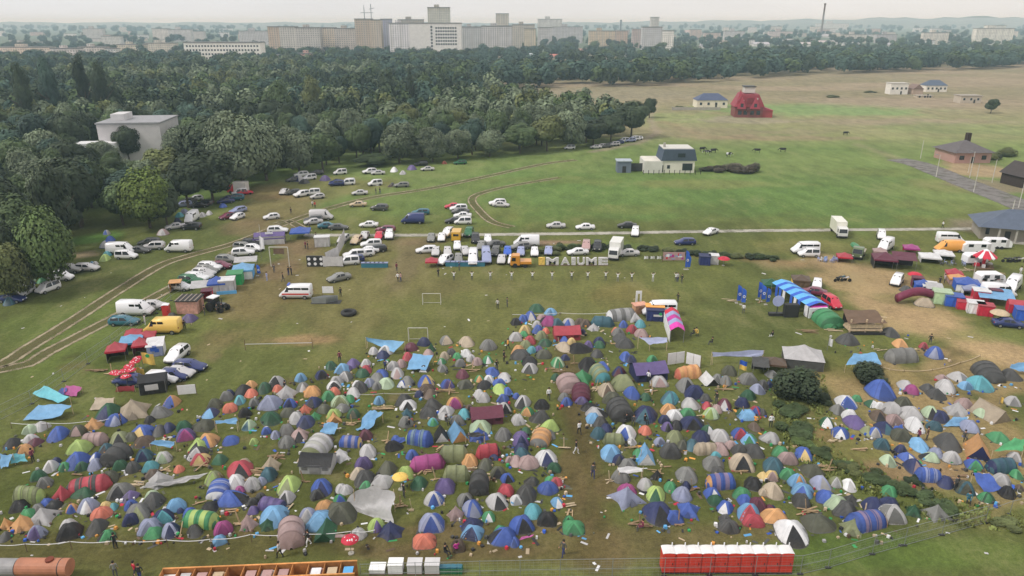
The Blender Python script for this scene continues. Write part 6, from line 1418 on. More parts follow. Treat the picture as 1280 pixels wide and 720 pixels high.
# middle right
G(1058, 329, 16, 13, 'r', 'small red gazebo with open front next to the flatbed truck', 'u', walls='bs')
G(882, 332, 13, 11, 'n', 'navy cube booth with white emblem next to the white booth', 'nn', roof='flat', walls='bsfr', valance=False)
G(893, 331, 11, 11, 'w', 'white printed booth between the navy booth and the red umbrella', 'ws', roof='flat', walls='bsfr', valance=False)
G(966, 366, 20, 18, 'f', 'thin green garden gazebo with open sides', None, legc=(60, 60, 60))
o, w, d, e, H = G(1004, 359, 20, 16, 'E', 'food hut with dark brown hipped roof behind the striped pavilion', 'yE', walls='bsf')
# long striped pavilion
qa, qb = gp(986, 357, 2.2), gp(1013, 374, 2.2); qd = qa - qb; o = thing('striped_pavilion', Vector(((qa.x + qb.x) / 2, (qa.y + qb.y) / 2, 0)), math.atan2(-qd.x, qd.y), 'pavilion', 'long blue and white striped pavilion with hanging side curtains')
o.scale = (.7, .85, 1.0)
rb = MB(); g = []
for i in range(11):
    y = -7 + 14 * i / 10; g.append([(-2.6, y, 2.0), (-1.4, y, 2.3), (0, y, 2.55), (1.4, y, 2.3), (2.6, y, 2.0)])
part('canopy', MB().rings(g, closed=False).build('canopy', M_cloth, False, True), o, pal('B'))
for i in range(0, 10, 2):
    gg = [[(x * 1.0, y, z + .02) for x, y, z in g[i]], [(x, (y + g[i][0][1]) / 2 + .35, z + .02) for x, y, z in g[i + 1]]]
    part('stripe', MB().rings(gg, closed=False).build('stripe', M_cloth, False, True), o, pal('b'))
for i in range(10):
    for sx in (-2.62, 2.62):
        if (i * 7 + (sx > 0)) % 4 == 3: continue
        part('curtain', MB().box(sx - .02, -7 + i * 1.4 + .1, .5 if i % 2 else .05, sx + .02, -7 + i * 1.4 + 1.0, 1.98).build('curtain', M_cloth, False, True), o, pal('w') if i % 3 == 0 else pal('b'))
lg = MB(); lg.bar((0, 0, 0), (0, 0, 2.1), .05, 5); lm = lg.build('leg', M_pole)
for y in (-6.9, -2.3, 2.3, 6.9):
    for x in (-2.55, 2.55): part('leg', lm, o, None, (x, y, 0))
part('front_wall', MB().box(-2.5, -7.05, 0, 2.5, -7.02, 1.7).build('front_wall', M_cloth, False, True), o, pal('k'))
# bar with maroon roof
o, w, d, e, H = G(1110, 337, 26, 22, 'u', 'bar hut with maroon tent roof and dark counter', 'ku', walls='bs')
G(1133, 338, 26, 20, 'u', 'long bar canopy with maroon flat roof right of the bar hut', 'k', roof='lean', walls='bs', dep=.8)
G(1142, 318, 16, 9, 'm', 'small crimson stall roof behind the bar canopy', 'r', walls='b')
G(1102, 322, 14, 9, 'P', 'dusty pink stall roof left behind the bar hut', 'P', walls='b')
G(1167, 330, 22, 12, 'w', 'low white pavilion with yellow barrel, left of two white pavilions', 's', walls='bsr')
G(1184, 326, 20, 12, 'w', 'white peaked pavilion beside the heap of tables', 's', walls='bsr')
# right market rows
rows = [(1195, 352, 17, 17, 'r', 'red pavilion at the back of the right market row', 'P', 'peak', 'bsr'), (1200, 357, 19, 14, 'o', 'orange roofed pink walled stall in front of the red pavilion', 'P', 'peak', 'bsrf'), (1213, 366, 26, 20, 'b', 'blue pavilion with white front wall behind the white blue stall', 'bw', 'peak', 'bsrf'),
        (1220, 371, 22, 14, 'l', 'pale blue and white stall in front of the blue pavilion', 'w', 'peak', 'bsr'), (1229, 377, 18, 15, 'w', 'white roofed red walled stall beside the white van', 'rr', 'flat', 'bsfr'), (1156, 366, 17, 17, 'b', 'blue pavilion beside the red umbrella and small van', 'b', 'peak', 'bsrf'), (1148, 360, 12, 9, 'u', 'dark red stall roof tucked behind the blue pavilion', 'u', 'flat', 'bs'),
        (1164, 368, 16, 11, 'w', 'white canopy stall in front of the blue pavilion', 's', 'lean', 'bsr'), (1170, 371, 18, 9, 's', 'silver lean-to stall between the white and mint stalls', 's', 'lean', 'bs'), (1180, 381, 20, 18, 'a', 'mint white draped stall in the front market row', 'aa', 'flat', 'bsrf'), (1195, 384, 20, 15, 'b', 'deep blue cube booth in the front market row', 'bb', 'flat', 'bsrf'), (1208, 388, 17, 14, 'r', 'red booth with white emblem right of the deep blue booth', 'rr', 'lean', 'bsrf'),
        (1222, 393, 18, 15, 'w', 'white cube booth in the front market row', 'ww', 'flat', 'bsrf'), (1234, 396, 17, 15, 'r', 'red booth with white sign right of the white cube booth', 'rr', 'flat', 'bsrf'), (1252, 384, 38, 15, 'B', 'wide sky blue roofed stall above the front booths', None, 'lean', ''), (1275, 393, 20, 18, 'r', 'large red booth at the right edge', 'rr', 'gable', 'bsrf'), (1284, 402, 20, 10, 'b', 'blue booth at the right edge beside the dark saloon', 'bb', 'flat', 'bsrf'), (1245, 376, 14, 10, 'u', 'dark red stall behind the sky blue roof', 'r', 'flat', 'bs')]
for (x, y, w_, h_, rc, lab, wc, rf, wl) in rows: G(x, y, w_, h_, rc, lab, wc, roof=rf, walls=wl, valance=rf == 'peak', dep=.85)
# red and white striped carousel roof
p = gp(1238, 339); o = thing('carousel', p + Vector((0, 2.5, 0)), 0, 'carousel', 'small carousel with scalloped red and white roof')
n = 16; s = ppm(p); r = 13.5 / s; ri = []
for i in range(n):
    a0, a1 = 2 * math.pi * i / n, 2 * math.pi * (i + 1) / n
    vs = [(r * math.cos(a0), r * math.sin(a0), 2.35), (r * math.cos((a0 + a1) / 2) * 1.02, r * math.sin((a0 + a1) / 2) * 1.02, 2.05), (r * math.cos(a1), r * math.sin(a1), 2.35), (.3 * r * math.cos(a1), .3 * r * math.sin(a1), 3.5), (.3 * r * math.cos(a0), .3 * r * math.sin(a0), 3.5)]
    part('roof_panel', MB().add(vs, [(0, 1, 2), (0, 2, 3, 4)]).build('roof_panel', M_cloth, False, True), o, pal('r') if i % 3 else pal('w'))
mb = MB(); mb.rings([[(math.cos(t) * .3 * r, math.sin(t) * .3 * r, 3.49) for t in [i * .785 for i in range(8)]], [(math.cos(t) * .1, math.sin(t) * .1, 3.75) for t in [i * .785 for i in range(8)]]], cap1=True); part('crown_cap', mb.build('crown_cap', M_cloth, False, True), o, pal('w'))
mb = MB(); mb.bar((0, 0, 0), (0, 0, 3.5), .3, 10); part('centre_pole', mb.build('centre_pole', M_plas), o, pal('r'))
mb = MB(); mb.bar((0, 0, .05), (0, 0, .3), r * .9, 16); part('platform', mb.build('platform', M_wood), o, pal('E'))
for i in range(6): part('seat_car', MB().box(-.4, -.3, .32, .4, .3, .9).build('seat_car', M_plas), o, pal('sPwrsE'[i]), (r * .6 * math.cos(i * 1.05), r * .6 * math.sin(i * 1.05), 0), (0, 0, i * 1.05))
# white caravans and graffiti container
def caravan(px, py, wpx, hpx, label, yaw=0.0, col='w', prints=()):
    p = gp(px, py); s = ppm(p); w = wpx / s; h = min(3.1, hpx / s * .95); o = thing('caravan', p + Vector((0, 1.3, 0)), yaw, 'caravan', label)
    P_ = [(-w / 2, .45), (w / 2 - .1, .45), (w / 2, 1.2), (w / 2 - .35, h - .3), (w / 2 - .8, h), (-w / 2 + .5, h), (-w / 2 + .05, h - .4)]
    part('body', MB().prism(P_, -1.1, 1.1).build('body', M_plas), o, pal(col)); wb = MB(); wb.bar((0, -1.16, .33), (0, -.95, .33), .33, 12); wm = wb.build('wheel', M_tyre)
    for x in (-.4, .5): part('wheel', wm, o, None, (x, 0, 0))
    for x in (-w * .28, w * .12): part('window', MB().box(x - .5, -1.115, 1.5, x + .5, -1.102, 2.1).build('window', M_carglass), o)
    part('drawbar', MB().box(w / 2, -.1, .4, w / 2 + 1.0, .1, .55).build('drawbar', M_dark), o)
    part('door', MB().box(w * .3 - .3, -1.118, .6, w * .3 + .3, -1.104, 2.2).build('door', M_plas), o, pal('s'))
    rr = random.Random(int(px))
    for i in range(10 if prints else 0):
        x, z = rr.uniform(-w * .42, w * .42), rr.uniform(.8, h - .7); part('graffiti', MB().box(x - rr.uniform(.15, .5), -1.125, z, x + rr.uniform(.15, .5), -1.121, z + rr.uniform(.15, .45)).build('graffiti', M_plas), o, pal(rr.choice(prints)))
caravan(1224, 318, 38, 14, 'long white caravan behind the red and white carousel', -.06); caravan(1250, 312, 30, 13, 'white caravan with rounded roof farther back behind the carousel', -.1); caravan(1222, 332, 26, 14, 'low white trailer between the long caravan and the carousel')
caravan(1241, 358, 32, 16, 'white trailer covered with dark graffiti in the market', 0.0, 'w', 'dgPk')
# striped stall lane beyond the blue yellow booth
o, w, d, e, H = G(820, 402, 21, 18, 'n', 'deep blue booth with yellow roof edge behind the white minibus', 'nn', roof='flat', walls='bsrf', valance=False)
part('roof_cover', MB().box(-w / 2 - .2, -d * .1, H + .02, w / 2 + .2, d / 2 + .2, H + .12).build('roof_cover', M_plas), o, pal('o'))
part('lettering', MB().box(-.3, -d / 2 - .16, e * .5, w * .4, -d / 2 - .12, e * .68).build('lettering', M_plas), o, pal('s'))
mb = MB(); mb.bar((w * .3, -d / 2 - .18, e * .75), (w * .3, -d / 2 - .12, e * .75), .25, 8); part('emblem', mb.build('emblem', M_plas), o, pal('G'))
tent(838, 408, 17, 8, 'L', 'T')
p0, p1 = gp(846, 428), gp(838, 404); L_ = (p1 - p0).length; dr = (p1 - p0).normalized(); o = thing('striped_canopy', p0 + dr * L_ / 2, math.atan2(-dr.x, dr.y), 'canopy', 'steep striped canopy in crimson and lavender running to the white boards')
w = 18 / ppm(p0)
for i in range(5):
    y0, y1 = -L_ / 2 + L_ * i / 5, -L_ / 2 + L_ * (i + 1) / 5
    part('stripe_panel', MB().rings([[(x, y0, z) for x, z in ((-w / 2, 1.9), (-w * .2, 2.4), (0, 2.6), (w * .2, 2.4), (w / 2, 1.9))], [(x, y1 - .02, z + .25) for x, z in ((-w / 2, 1.9), (-w * .2, 2.4), (0, 2.6), (w * .2, 2.4), (w / 2, 1.9))]], closed=False).build('stripe_panel', M_cloth, False, True), o, pal('mlmlr'[i]) if i else shade(pal('m'), 1.5))
for y in (-L_ / 2 + .1, L_ / 2 - .1):
    for x in (-w / 2 + .1, w / 2 - .1): part('leg', lm, o, None, (x, y, 0))
part('side_wall', MB().box(-w / 2 - .05, -L_ / 2, 0, -w / 2, L_ / 2, 1.9).build('side_wall', M_cloth, False, True), o, pal('w'))
# ------------------------------------------------------------------ sheets and tarpaulins
def sheet(corners, col, label, sag=.15, poles=True, wob=.12, nx=10, ny=8, name='tarpaulin', k=1.0):
    P_ = [gp(*c) for c in corners]; c = sum(P_, Vector()) / 4; base = Vector((c.x, c.y, 0))
    o = thing(name, base, 0, 'tarpaulin', label); Q = [p - base for p in P_]
    part('sheet', MB().sheet(*Q, nx=nx, ny=ny, sag=sag, wob=wob, seed=int(corners[0][0])).build('sheet', M_cloth, True), o, shade(pal(col), k)) if False else None
    me = MB().sheet(*Q, nx=nx, ny=ny, sag=sag, wob=wob, seed=int(corners[0][0])).build('sheet', M_cloth, True, True); part('sheet', me, o, mute(shade(pal(col), k)))
    for q in Q:
        if poles and q.z > .7: mb = MB(); mb.bar((q.x, q.y, 0), (q.x, q.y, q.z + .05), .035, 5); part('pole', mb.build('pole', M_wood), o, pal('e'))
    return o
sheet([(40, 492, .5), (72, 504, .5), (87, 496, 1.1), (55, 482, 1.1)], 'c', 'pale teal tarpaulin stretched on poles beside the wire fence', k=1.5)
sheet([(28, 526, .1), (74, 521, .6), (89, 506, 1.3), (48, 506, 1.2)], 'B', 'sky blue tarpaulin shelter, lower of two near the wire fence')
sheet([(79, 494, .05), (95, 495, .3), (102, 484, .9), (82, 481, .9)], 'm', 'magenta purple sheet beside the teal tarpaulin', k=1.2)
sheet([(72, 492, .05), (80, 494, .1), (84, 485, .7), (77, 484, .6)], 'b', 'small blue sheet next to the magenta one')
sheet([(112, 512, .2), (140, 512, .3), (143, 497, 1.2), (120, 497, 1.2)], 'e', 'cream sheet shelter behind the green and navy dome tents')
sheet([(187, 555, .9), (214, 560, .7), (219, 552, 1.3), (194, 549, 1.5)], 'B', 'sky blue sheet roof between dark domes in the left field')
sheet([(144, 490, .05), (168, 489, .1), (168, 482, .9), (146, 483, .9)], 'r', 'red sheet tent in front of the navy saloon')
sheet([(459, 426, 1.2), (492, 441, .4), (506, 427, 1.8), (457, 422, 1.8)], 'B', 'large pale blue tarpaulin by the nearer goal frame', .3, k=1.1)
sheet([(508, 461, .6), (532, 463, .3), (541, 444, 1.6), (516, 442, 1.6)], 'B', 'pale blue sloping sheet over the black dome tent', .1, k=1.05)
sheet([(400, 541, .3), (418, 543, .3), (423, 529, 1.2), (406, 528, 1.2)], 'B', 'blue sheet porch in front of the small orange ridge tent')
sheet([(445, 538, .1), (461, 535, .5), (478, 516, 1.4), (460, 513, 1.4)], 'B', 'crumpled blue sheet draped over a tent line', .3, wob=.3)
sheet([(812, 431, 1.0), (834, 428, 1.4), (834, 422, 1.9), (798, 421, 1.9)], 'l', 'pale lavender sheet stretched toward the striped canopy', .25, k=1.4)
sheet([(891, 446, 1.3), (953, 445, 1.3), (955, 438, 2.0), (890, 440, 2.0)], 'l', 'long pale blue sheet roof in front of the dark sitting area', .3, nx=14, k=1.4)
sheet([(1057, 456, 1.2), (1102, 455, 1.2), (1094, 441, 2.1), (1067, 442, 2.1)], 'B', 'pale blue sheet shelter above the wide dark shrub', .2, k=1.05)
sheet([(1178, 533, .1), (1207, 533, .1), (1210, 522, .6), (1192, 521, .7)], 'B', 'flat blue sheet between the white and lavender domes on the right bank', .1)
sheet([(1262, 461, .8), (1285, 465, .6), (1285, 453, 1.6), (1264, 455, 1.4)], 'B', 'bright blue sheet over the dark tunnel tents at the right edge')
sheet([(0, 585, .2), (10, 583, .3), (16, 568, 1.3), (0, 568, 1.3)], 'B', 'sky blue sheet at the left edge of the camp')
sheet([(12, 579, .4), (34, 577, .4), (30, 567, 1.1), (16, 567, 1.2)], 'c', 'teal sheet beside the orange dome near the left edge', k=1.2)
sheet([(176, 610, .4), (232, 604, .3), (268, 590, .7), (196, 600, .9)], 's', 'crumpled clear plastic sheeting lying across the left camp', .2, False, .25)
sheet([(430, 634, .1), (490, 655, .1), (492, 612, 2.6), (442, 612, 2.4)], 's', 'huge silver grey sheet slung as a wall over the lime dome', .5, True, .35, 14, 12)
sheet([(1241, 564, 1.0), (1279, 563, 1.0), (1281, 550, 1.8), (1268, 547, 2.0)], 'G', 'green sheet roof over tents at the right edge', .15, k=1.4)
sheet([(1230, 615, .1), (1256, 613, .1), (1236, 591, 1.5), (1216, 592, 1.5)], 'b', 'large blue sheet sloping beside the mesh dome', .2, k=1.3)
sheet([(774, 591, 1.1), (802, 590, 1.1), (804, 584, 1.5), (772, 584, 1.5)], 'w', 'white sheet awning above the pink and white dome', .1)
sheet([(416, 672, .02), (432, 672, .03), (433, 668, .04), (417, 668, .03)], 'P', 'pink mat lying flat behind the white dome', 0, False, .02)
sheet([(648, 676, .02), (664, 671, .04), (668, 668, .04), (652, 671, .03)], 'm', 'pink mat lying flat near the blue dome', 0, False, .02, k=2)
sheet([(1213, 557, .02), (1225, 556, .03), (1227, 552, .04), (1217, 551, .03)], 'L', 'lime mat lying on the bare ground', 0, False, .02)
sheet([(582, 545, .9), (606, 546, .9), (605, 541, 1.3), (586, 541, 1.3)], 'd', 'dark sheet over the sitting place beside the maroon cabin tent')
sheet([(270, 530, 1.2), (296, 529, 1.2), (297, 523, 1.6), (268, 526, 1.5)], 'B', 'narrow blue sheet on a frame over camp benches', .05)
sheet([(1116, 540, .02), (1130, 538, .2), (1128, 531, .8), (1118, 532, .6)], 'b', 'slanting blue sheet among the right bank domes', k=1.3)
sheet([(488, 556, .2), (508, 552, .2), (505, 546, .7), (492, 548, .6)], 'b', 'small blue sheet near the blue and orange ridge tents')
# army tent, brown pavilion, raised pallet hut
o, w, d, e, H = G(1009, 463, 46, 32, 'g', 'grey army mess tent with dark walls and peaked roof', 'dd', dep=.8, walls='bsrf', valance=False, name='army_tent', cat='tent'); o.children[0].color = (*shade(pal('s'), .8), 1)
G(970, 466, 26, 16, 'E', 'brown roofed sitting shelter left of the army tent', None, dep=.8); G(952, 470, 18, 12, 'd', 'low dark shelter roof beside the brown sitting shelter', 'k', roof='lean', walls='b')
p = gp(1082, 418); o = thing('pallet_hut', p + Vector((0, 1.6, 0)), 0, 'hut', 'raised hut of pallets under a black sheet beside the green tunnel tent')
part('deck', MB().box(-2.6, -1.5, .5, 2.6, 1.5, .75).build('deck', M_wood), o, pal('e'))
for x in (-2.4, 0, 2.4): part('post', MB().box(x - .1, -1.4, 0, x + .1, -1.2, 2.4).build('post', M_wood), o, pal('e'))
part('roof_sheet', MB().sheet((-3, -1.7, 1.9), (3, -1.7, 1.9), (2.6, 1.8, 2.8), (-2.6, 1.8, 2.8), sag=.1, wob=.12).build('roof_sheet', M_cloth, True, True), o, pal('E')); part('side_sheet', MB().box(-2.5, 1.42, .76, 2.5, 1.46, 2.4).build('side_sheet', M_cloth, False, True), o, pal('k'))
part('front_rail', MB().box(-2.5, -1.45, 1.0, 2.5, -1.4, 1.6).build('front_rail', M_wood), o, pal('e')); part('ground_beam', MB().box(-2.9, -1.9, 0, 2.9, -1.6, .35).build('ground_beam', M_wood), o, pal('k'))
p = gp(1058, 413); 
# pink hut with dark roof beside the tractor
p = gp(234, 393); s = ppm(p); w = 26 / s; o = thing('kiosk', p + Vector((0, 1.6, 0)), .03, 'kiosk', 'pink board kiosk with dark corrugated roof beside the tractor')
part('wall', MB().box(-w / 2, -1.5, 0, w / 2, 1.5, 2.25).build('wall', M_wood), o, lin((206, 158, 142))); part('roof', MB().prism([(-w / 2 - .2, 2.26), (w / 2 + .2, 2.26), (w / 2 + .1, 2.42), (-w / 2 - .1, 2.42)], -1.75, 1.7).build('roof', M_roofm), o, lin((52, 50, 50)))
for i in range(5): part('roof_rib', MB().box(-w / 2 + i * w / 4.4, -1.78, 2.43, -w / 2 + i * w / 4.4 + .18, 1.6, 2.5).build('roof_rib', M_roofm), o, lin((150, 140, 130)))
part('door', MB().box(w / 2 + .002, -.5, 0, w / 2 + .03, .4, 1.95).build('door', M_wood), o, lin((150, 110, 84)))
# tractor
p = gp(268, 391); o = thing('tractor', p + Vector((0, 1.2, 0)), math.radians(-20), 'tractor', 'dark tractor with white cab roof standing by the pink kiosk')
part('bonnet', MB().box(.2, -.38, .75, 1.9, .38, 1.45).build('bonnet', M_paint), o, pal('k')); part('cab', MB().box(-1.1, -.7, .8, .19, .7, 2.3).build('cab', M_carglass), o); part('cab_roof', MB().box(-1.2, -.8, 2.31, .3, .8, 2.45).build('cab_roof', M_plas), o, pal('w'))
for x, r in ((-.7, .8), (1.5, .5)):
    wb = MB(); wb.bar((0, -.2, 0), (0, .2, 0), r, 14); wm = wb.build('wheel', M_tyre)
    for sgn in (-1, 1): part('wheel', wm, o, None, (x, sgn * .82, r))
part('exhaust', MB().box(.9, .2, 1.46, 1.0, .3, 2.2).build('exhaust', M_dark), o)
# umbrellas
def parasol(px, py, wpx, hpx, code, label, dots=0):
    p = gp(px, py); s = ppm(p); r = wpx / s / 2; H = max(1.9, hpx / s / math.cos(depr(p))); o = thing('parasol', p, R.uniform(0, 1), 'parasol', label); n = 16
    rings = [[(math.cos(2 * math.pi * j / n) * r * k * (1 + .02 * math.cos(8 * 2 * math.pi * j / n)), math.sin(2 * math.pi * j / n) * r * k, z) for j in range(n)] for k, z in ((1, H - r * .42), (.98, H - r * .36), (.7, H - r * .16), (.35, H - r * .05), (.03, H))]
    part('canopy', MB().rings(rings, cap1=True, a=lambda i, j: 1.0 if (j // 2) % 2 else .92).build('canopy', M_cloth, True, True), o, pal(code))
    mb = MB(); mb.bar((0, 0, 0), (0, 0, H + .08), .03, 6); part('pole', mb.build('pole', M_pole), o); mb = MB(); mb.bar((0, 0, 0), (0, 0, .1), .28, 10); part('base', mb.build('base', M_conc), o)
    rr = random.Random(int(px))
    for i in range(dots):
        a = rr.uniform(0, 6.28) if i > 3 else -1.57 + (i - 1.5) * .5; k = rr.uniform(.35, .85); z = H - r * .42 * k ** 1.6 + .03; q = r * .1
        mb = MB(); mb.add([(math.cos(a) * r * k + math.cos(t) * q, math.sin(a) * r * k + math.sin(t) * q, z + (-math.cos(t - a)) * q * .5 + .02) for t in [j * 1.047 for j in range(6)]], [(0, 1, 2, 3, 4, 5)]); part('dot', mb.build('dot', M_plas), o, pal('w'))
    return o
parasol(439, 692, 22, 18, 'r', 'red parasol with white spots by the wooden cabins', 7)
for i, (x, y) in enumerate(((164, 465), (171, 459), (158, 471), (150, 474), (146, 473), (160, 478), (166, 470), (175, 455))): parasol(x, y + 6, 13, 12, 'r', ['red spotted parasol in the middle of the left food camp', 'red spotted parasol under the yellow flag', 'red spotted parasol in front of the leftmost pavilion', 'red spotted parasol closest to the plank heap', 'red spotted parasol at the far left of the parasol group', 'red spotted parasol lowest in the parasol group', 'red spotted parasol beside the small yellow banner', 'red spotted parasol at the rear of the parasol group'][i], 6)
parasol(1142, 352, 17, 12, 'r', 'red parasol above the white small van in the right market'); parasol(904, 332, 15, 11, 'r', 'red parasol at the end of the navy and white booths'); parasol(1247, 403, 22, 16, 'e', 'cream parasol with folding chairs in front of the red booth'); parasol(501, 612, 20, 14, 'y', 'yellow and blue parasol between green domes')
# ------------------------------------------------------------------ portable toilets
p0, p1 = gp(827, 717.5), gp(990, 717.5); tw = (p1.x - p0.x) / 10
tm = MB(); tm.box(-.54, -.55, .12, .54, .55, 2.05); T_body = tm.build('cabin', M_plas)
g = []
for i in range(9):
    y = -.57 + 1.14 * i / 8; g.append([(-.565, y, 2.06), (-.4, y, 2.12), (0, y, 2.15), (.4, y, 2.12), (.565, y, 2.06)])
T_roof = MB().rings(g, closed=False).build('roof', M_plas); 
dr = MB(); dr.box(-.44, -.58, .2, .44, -.552, 1.98)
T_door = dr.build('door', M_plas); T_base = MB().box(-.56, -.6, 0, .56, .57, .12).build('skid_base', M_dark); T_h = MB().box(.28, -.61, .95, .34, -.582, 1.15).build('handle', M_dark)
ar = MB(); pts = [(-.5, 1.9)] + [(.5 * -math.cos(t), 1.96 + .15 * math.sin(t)) for t in [math.pi * i / 8 for i in range(9)]] + [(.5, 1.9)]; ar.prism(pts, -.6, -.556); T_arch = ar.build('front_arch', M_plas)
vt = MB(); vt.bar((.38, .4, 2.0), (.38, .4, 2.5), .05, 6); T_vent = vt.build('vent_pipe', M_plas)
rib = MB().box(-.40, -.592, -.02, .40, -.582, .02).build('door_rib', M_plas)
for i in range(10):
    o = thing('portable_toilet', (p0.x + tw * (i + .5), p0.y + .6, 0), 0, 'portable toilet', None, 'row of red portable toilets', (tw / 1.13, 1, 1.03))
    c = lin((216, 66, 54)); part('cabin', T_body, o, shade(c, .9)); part('roof', T_roof, o, lin((228, 226, 226))); d_ = part('door', T_door, o, c); part('skid_base', T_base, o); part('handle', T_h, d_); part('front_arch', T_arch, o, shade(c, 1.05)); part('vent_pipe', T_vent, o, pal('w'))
    for z in (.4, .62, .84, 1.28, 1.5, 1.72): part('door_rib', rib, d_, shade(c, .8), (0, 0, z))
    nth = ['leftmost', 'second from left', 'third from left', 'fourth from left', 'fifth from left', 'fifth from right', 'fourth from right', 'third from right', 'second from right', 'rightmost'][i]
    o['label'] = f'red portable toilet with white roof, {nth} in the row of ten'
p = gp(207, 397); o = thing('portable_toilet', p + Vector((0, .6, 0)), .2, 'portable toilet', 'single red portable toilet beside the pink kiosk'); c = lin((206, 60, 60)); part('cabin', T_body, o, c); part('roof', T_roof, o, pal('w')); d_ = part('door', T_door, o, c); part('handle', T_h, d_); part('skid_base', T_base, o)
# ------------------------------------------------------------------ wooden cabins without roofs along the near edge
a, b = gp(205, 717, 0), gp(448, 706, 0); a, b = gp(205, 711, 2.2) - Vector((0, 1.55, 2.2)), gp(448, 701, 2.2) - Vector((0, 1.55, 2.2)); n = 12; dv = (b - a) / n; yaw = math.atan2(dv.y, dv.x)
for i in range(n):
    o = thing('shower_cabin', a + dv * (i + .5), yaw, 'cabin', None, 'row of roofless wooden cabins'); w = dv.length; H = 2.15
    c = lin((190, 132, 78)); c = shade(c, R.uniform(.85, 1.1))
    part('front_wall', MB().box(-w / 2 + .03, -.03, 0, w / 2 - .03, .03, H).build('front_wall', M_wood), o, c); part('back_wall', MB().box(-w / 2 + .03, 1.5, 0, w / 2 - .03, 1.56, H).build('back_wall', M_wood), o, shade(c, .8))
    part('side_wall', MB().box(-w / 2 - .02, -.05, 0, -w / 2 + .025, 1.6, H + .04).build('side_wall', M_wood), o, shade(c, 1.05))
    for q in (-.05, 1.5): part('top_rail', MB().box(-w / 2, q - .03, H + .045, w / 2 - .01, q + .1, H + .12).build('top_rail', M_wood), o, shade(c, 1.4))
    part('tray', MB().box(-w / 2 + .08, .1, .3 if i % 3 else 1.6, w / 2 - .08, 1.4, .4 if i % 3 else 1.7).build('tray', M_plas), o, pal(R.choice('wwPsPeB')))
    if i % 4: part('towel', MB().box(-w * .3, .35, H - .25, w * .3, 1.2, H - .2).build('towel', M_cloth, False, True), o, pal(R.choice('wPePBs')))
    o['label'] = f"roofless orange wooden cabin, {['leftmost', 'second from left', 'third from left', 'fourth from left', 'fifth from left', 'sixth from left', 'sixth from right', 'fifth from right', 'fourth from right', 'third from right', 'second from right', 'rightmost'][i]} in the near row"
# grey tables next to the cabins and green crates
for i, (x, w_, c) in enumerate(((471, 19, 'w'), (494, 18, 'w'), (518, 18, 's'), (540, 18, 's'))):
    p = gp(x, 720); s = ppm(p); w = w_ / s; o = thing('water_tank', p + Vector((0, .6, 0)), 0, 'water tank', ['flat white lid tank beside the wooden cabins', 'taller white tank second from the wooden cabins', 'grey topped tank third from the wooden cabins', 'grey white tank beside the green crates'][i], 'white tanks along the fence')
    H = .5 if i == 0 else 1.0
    part('tank', MB().box(-w / 2, -.5, .14, w / 2, .5, H).build('tank', M_plas), o, pal(c)); part('pallet', MB().box(-w / 2 - .03, -.53, 0, w / 2 + .03, .53, .135).build('pallet', M_wood), o, pal('E')); part('lid', MB().box(-w / 2 - .03, -.53, H + .002, w / 2 + .03, .53, H + .07).build('lid', M_plas), o, shade(pal(c), 1.1))
for i in range(5):
    p = gp(546 + i * 7, 718); o = thing('bottle_crate', p + Vector((0, .3, 0)), R.uniform(-.2, .2), 'crate', 'green crate with bottles in the row beside the fence', 'green crates along the fence')
    part('crate', MB().box(-.3, -.3, 0, .3, .3, .55).build('crate', M_plas), o, pal('f')); part('bottles', MB().box(-.24, -.24, .552, .24, .24, .7).build('bottles', M_plas), o, pal('t'))
# tank wagon at the near left corner
p = gp(52, 722); o = thing('tank_trailer', Vector((p.x, p.y - .3, 0)), 0.0, 'tank trailer', 'rusty orange and grey cylindrical tank trailer in the near left corner')
s = ppm(p); x0, x1 = gp(-10, 722).x - p.x, gp(94, 722).x - p.x; xm = gp(30, 722).x - p.x
mb = MB(); mb.bar((xm + .1, 0, 1.45), (x1, 0, 1.4), .76, 20); part('tank', mb.build('tank', plain('rusty_paint', lin((178, 120, 94)), .6, var=.2, scale=1.2), False), o)
mb = MB(); mb.bar((x0 - 1, 0, 1.45), (xm, 0, 1.4), .74, 20); part('tank', mb.build('grey_tank', plain('grey_paint', lin((150, 148, 150)), .55, var=.2, scale=1.2)), o)
mb = MB(); mb.bar((x1 - 1.6, 0, 2.1), (x1 - 1.6, 0, 2.3), .35, 12); part('hatch', mb.build('hatch', plain('rust', lin((120, 60, 44)), .8)), o)
mb = MB(); mb.bar((x1 - .75, 0, 1.4), (x1 - .68, 0, 1.4), .78, 20); part('band', mb.build('band', M_dark), o)
part('frame', MB().box(x0 - 1, -.5, .5, x1 - .3, .5, .75).build('frame', M_dark), o)
wb = MB(); wb.bar((0, -.15, .45), (0, .15, .45), .45, 14); wm = wb.build('wheel', M_tyre)
for x in (x1 - 1.4, x0 + .5):
    for sg in (-.75, .75): part('wheel', wm, o, None, (x, sg, 0))
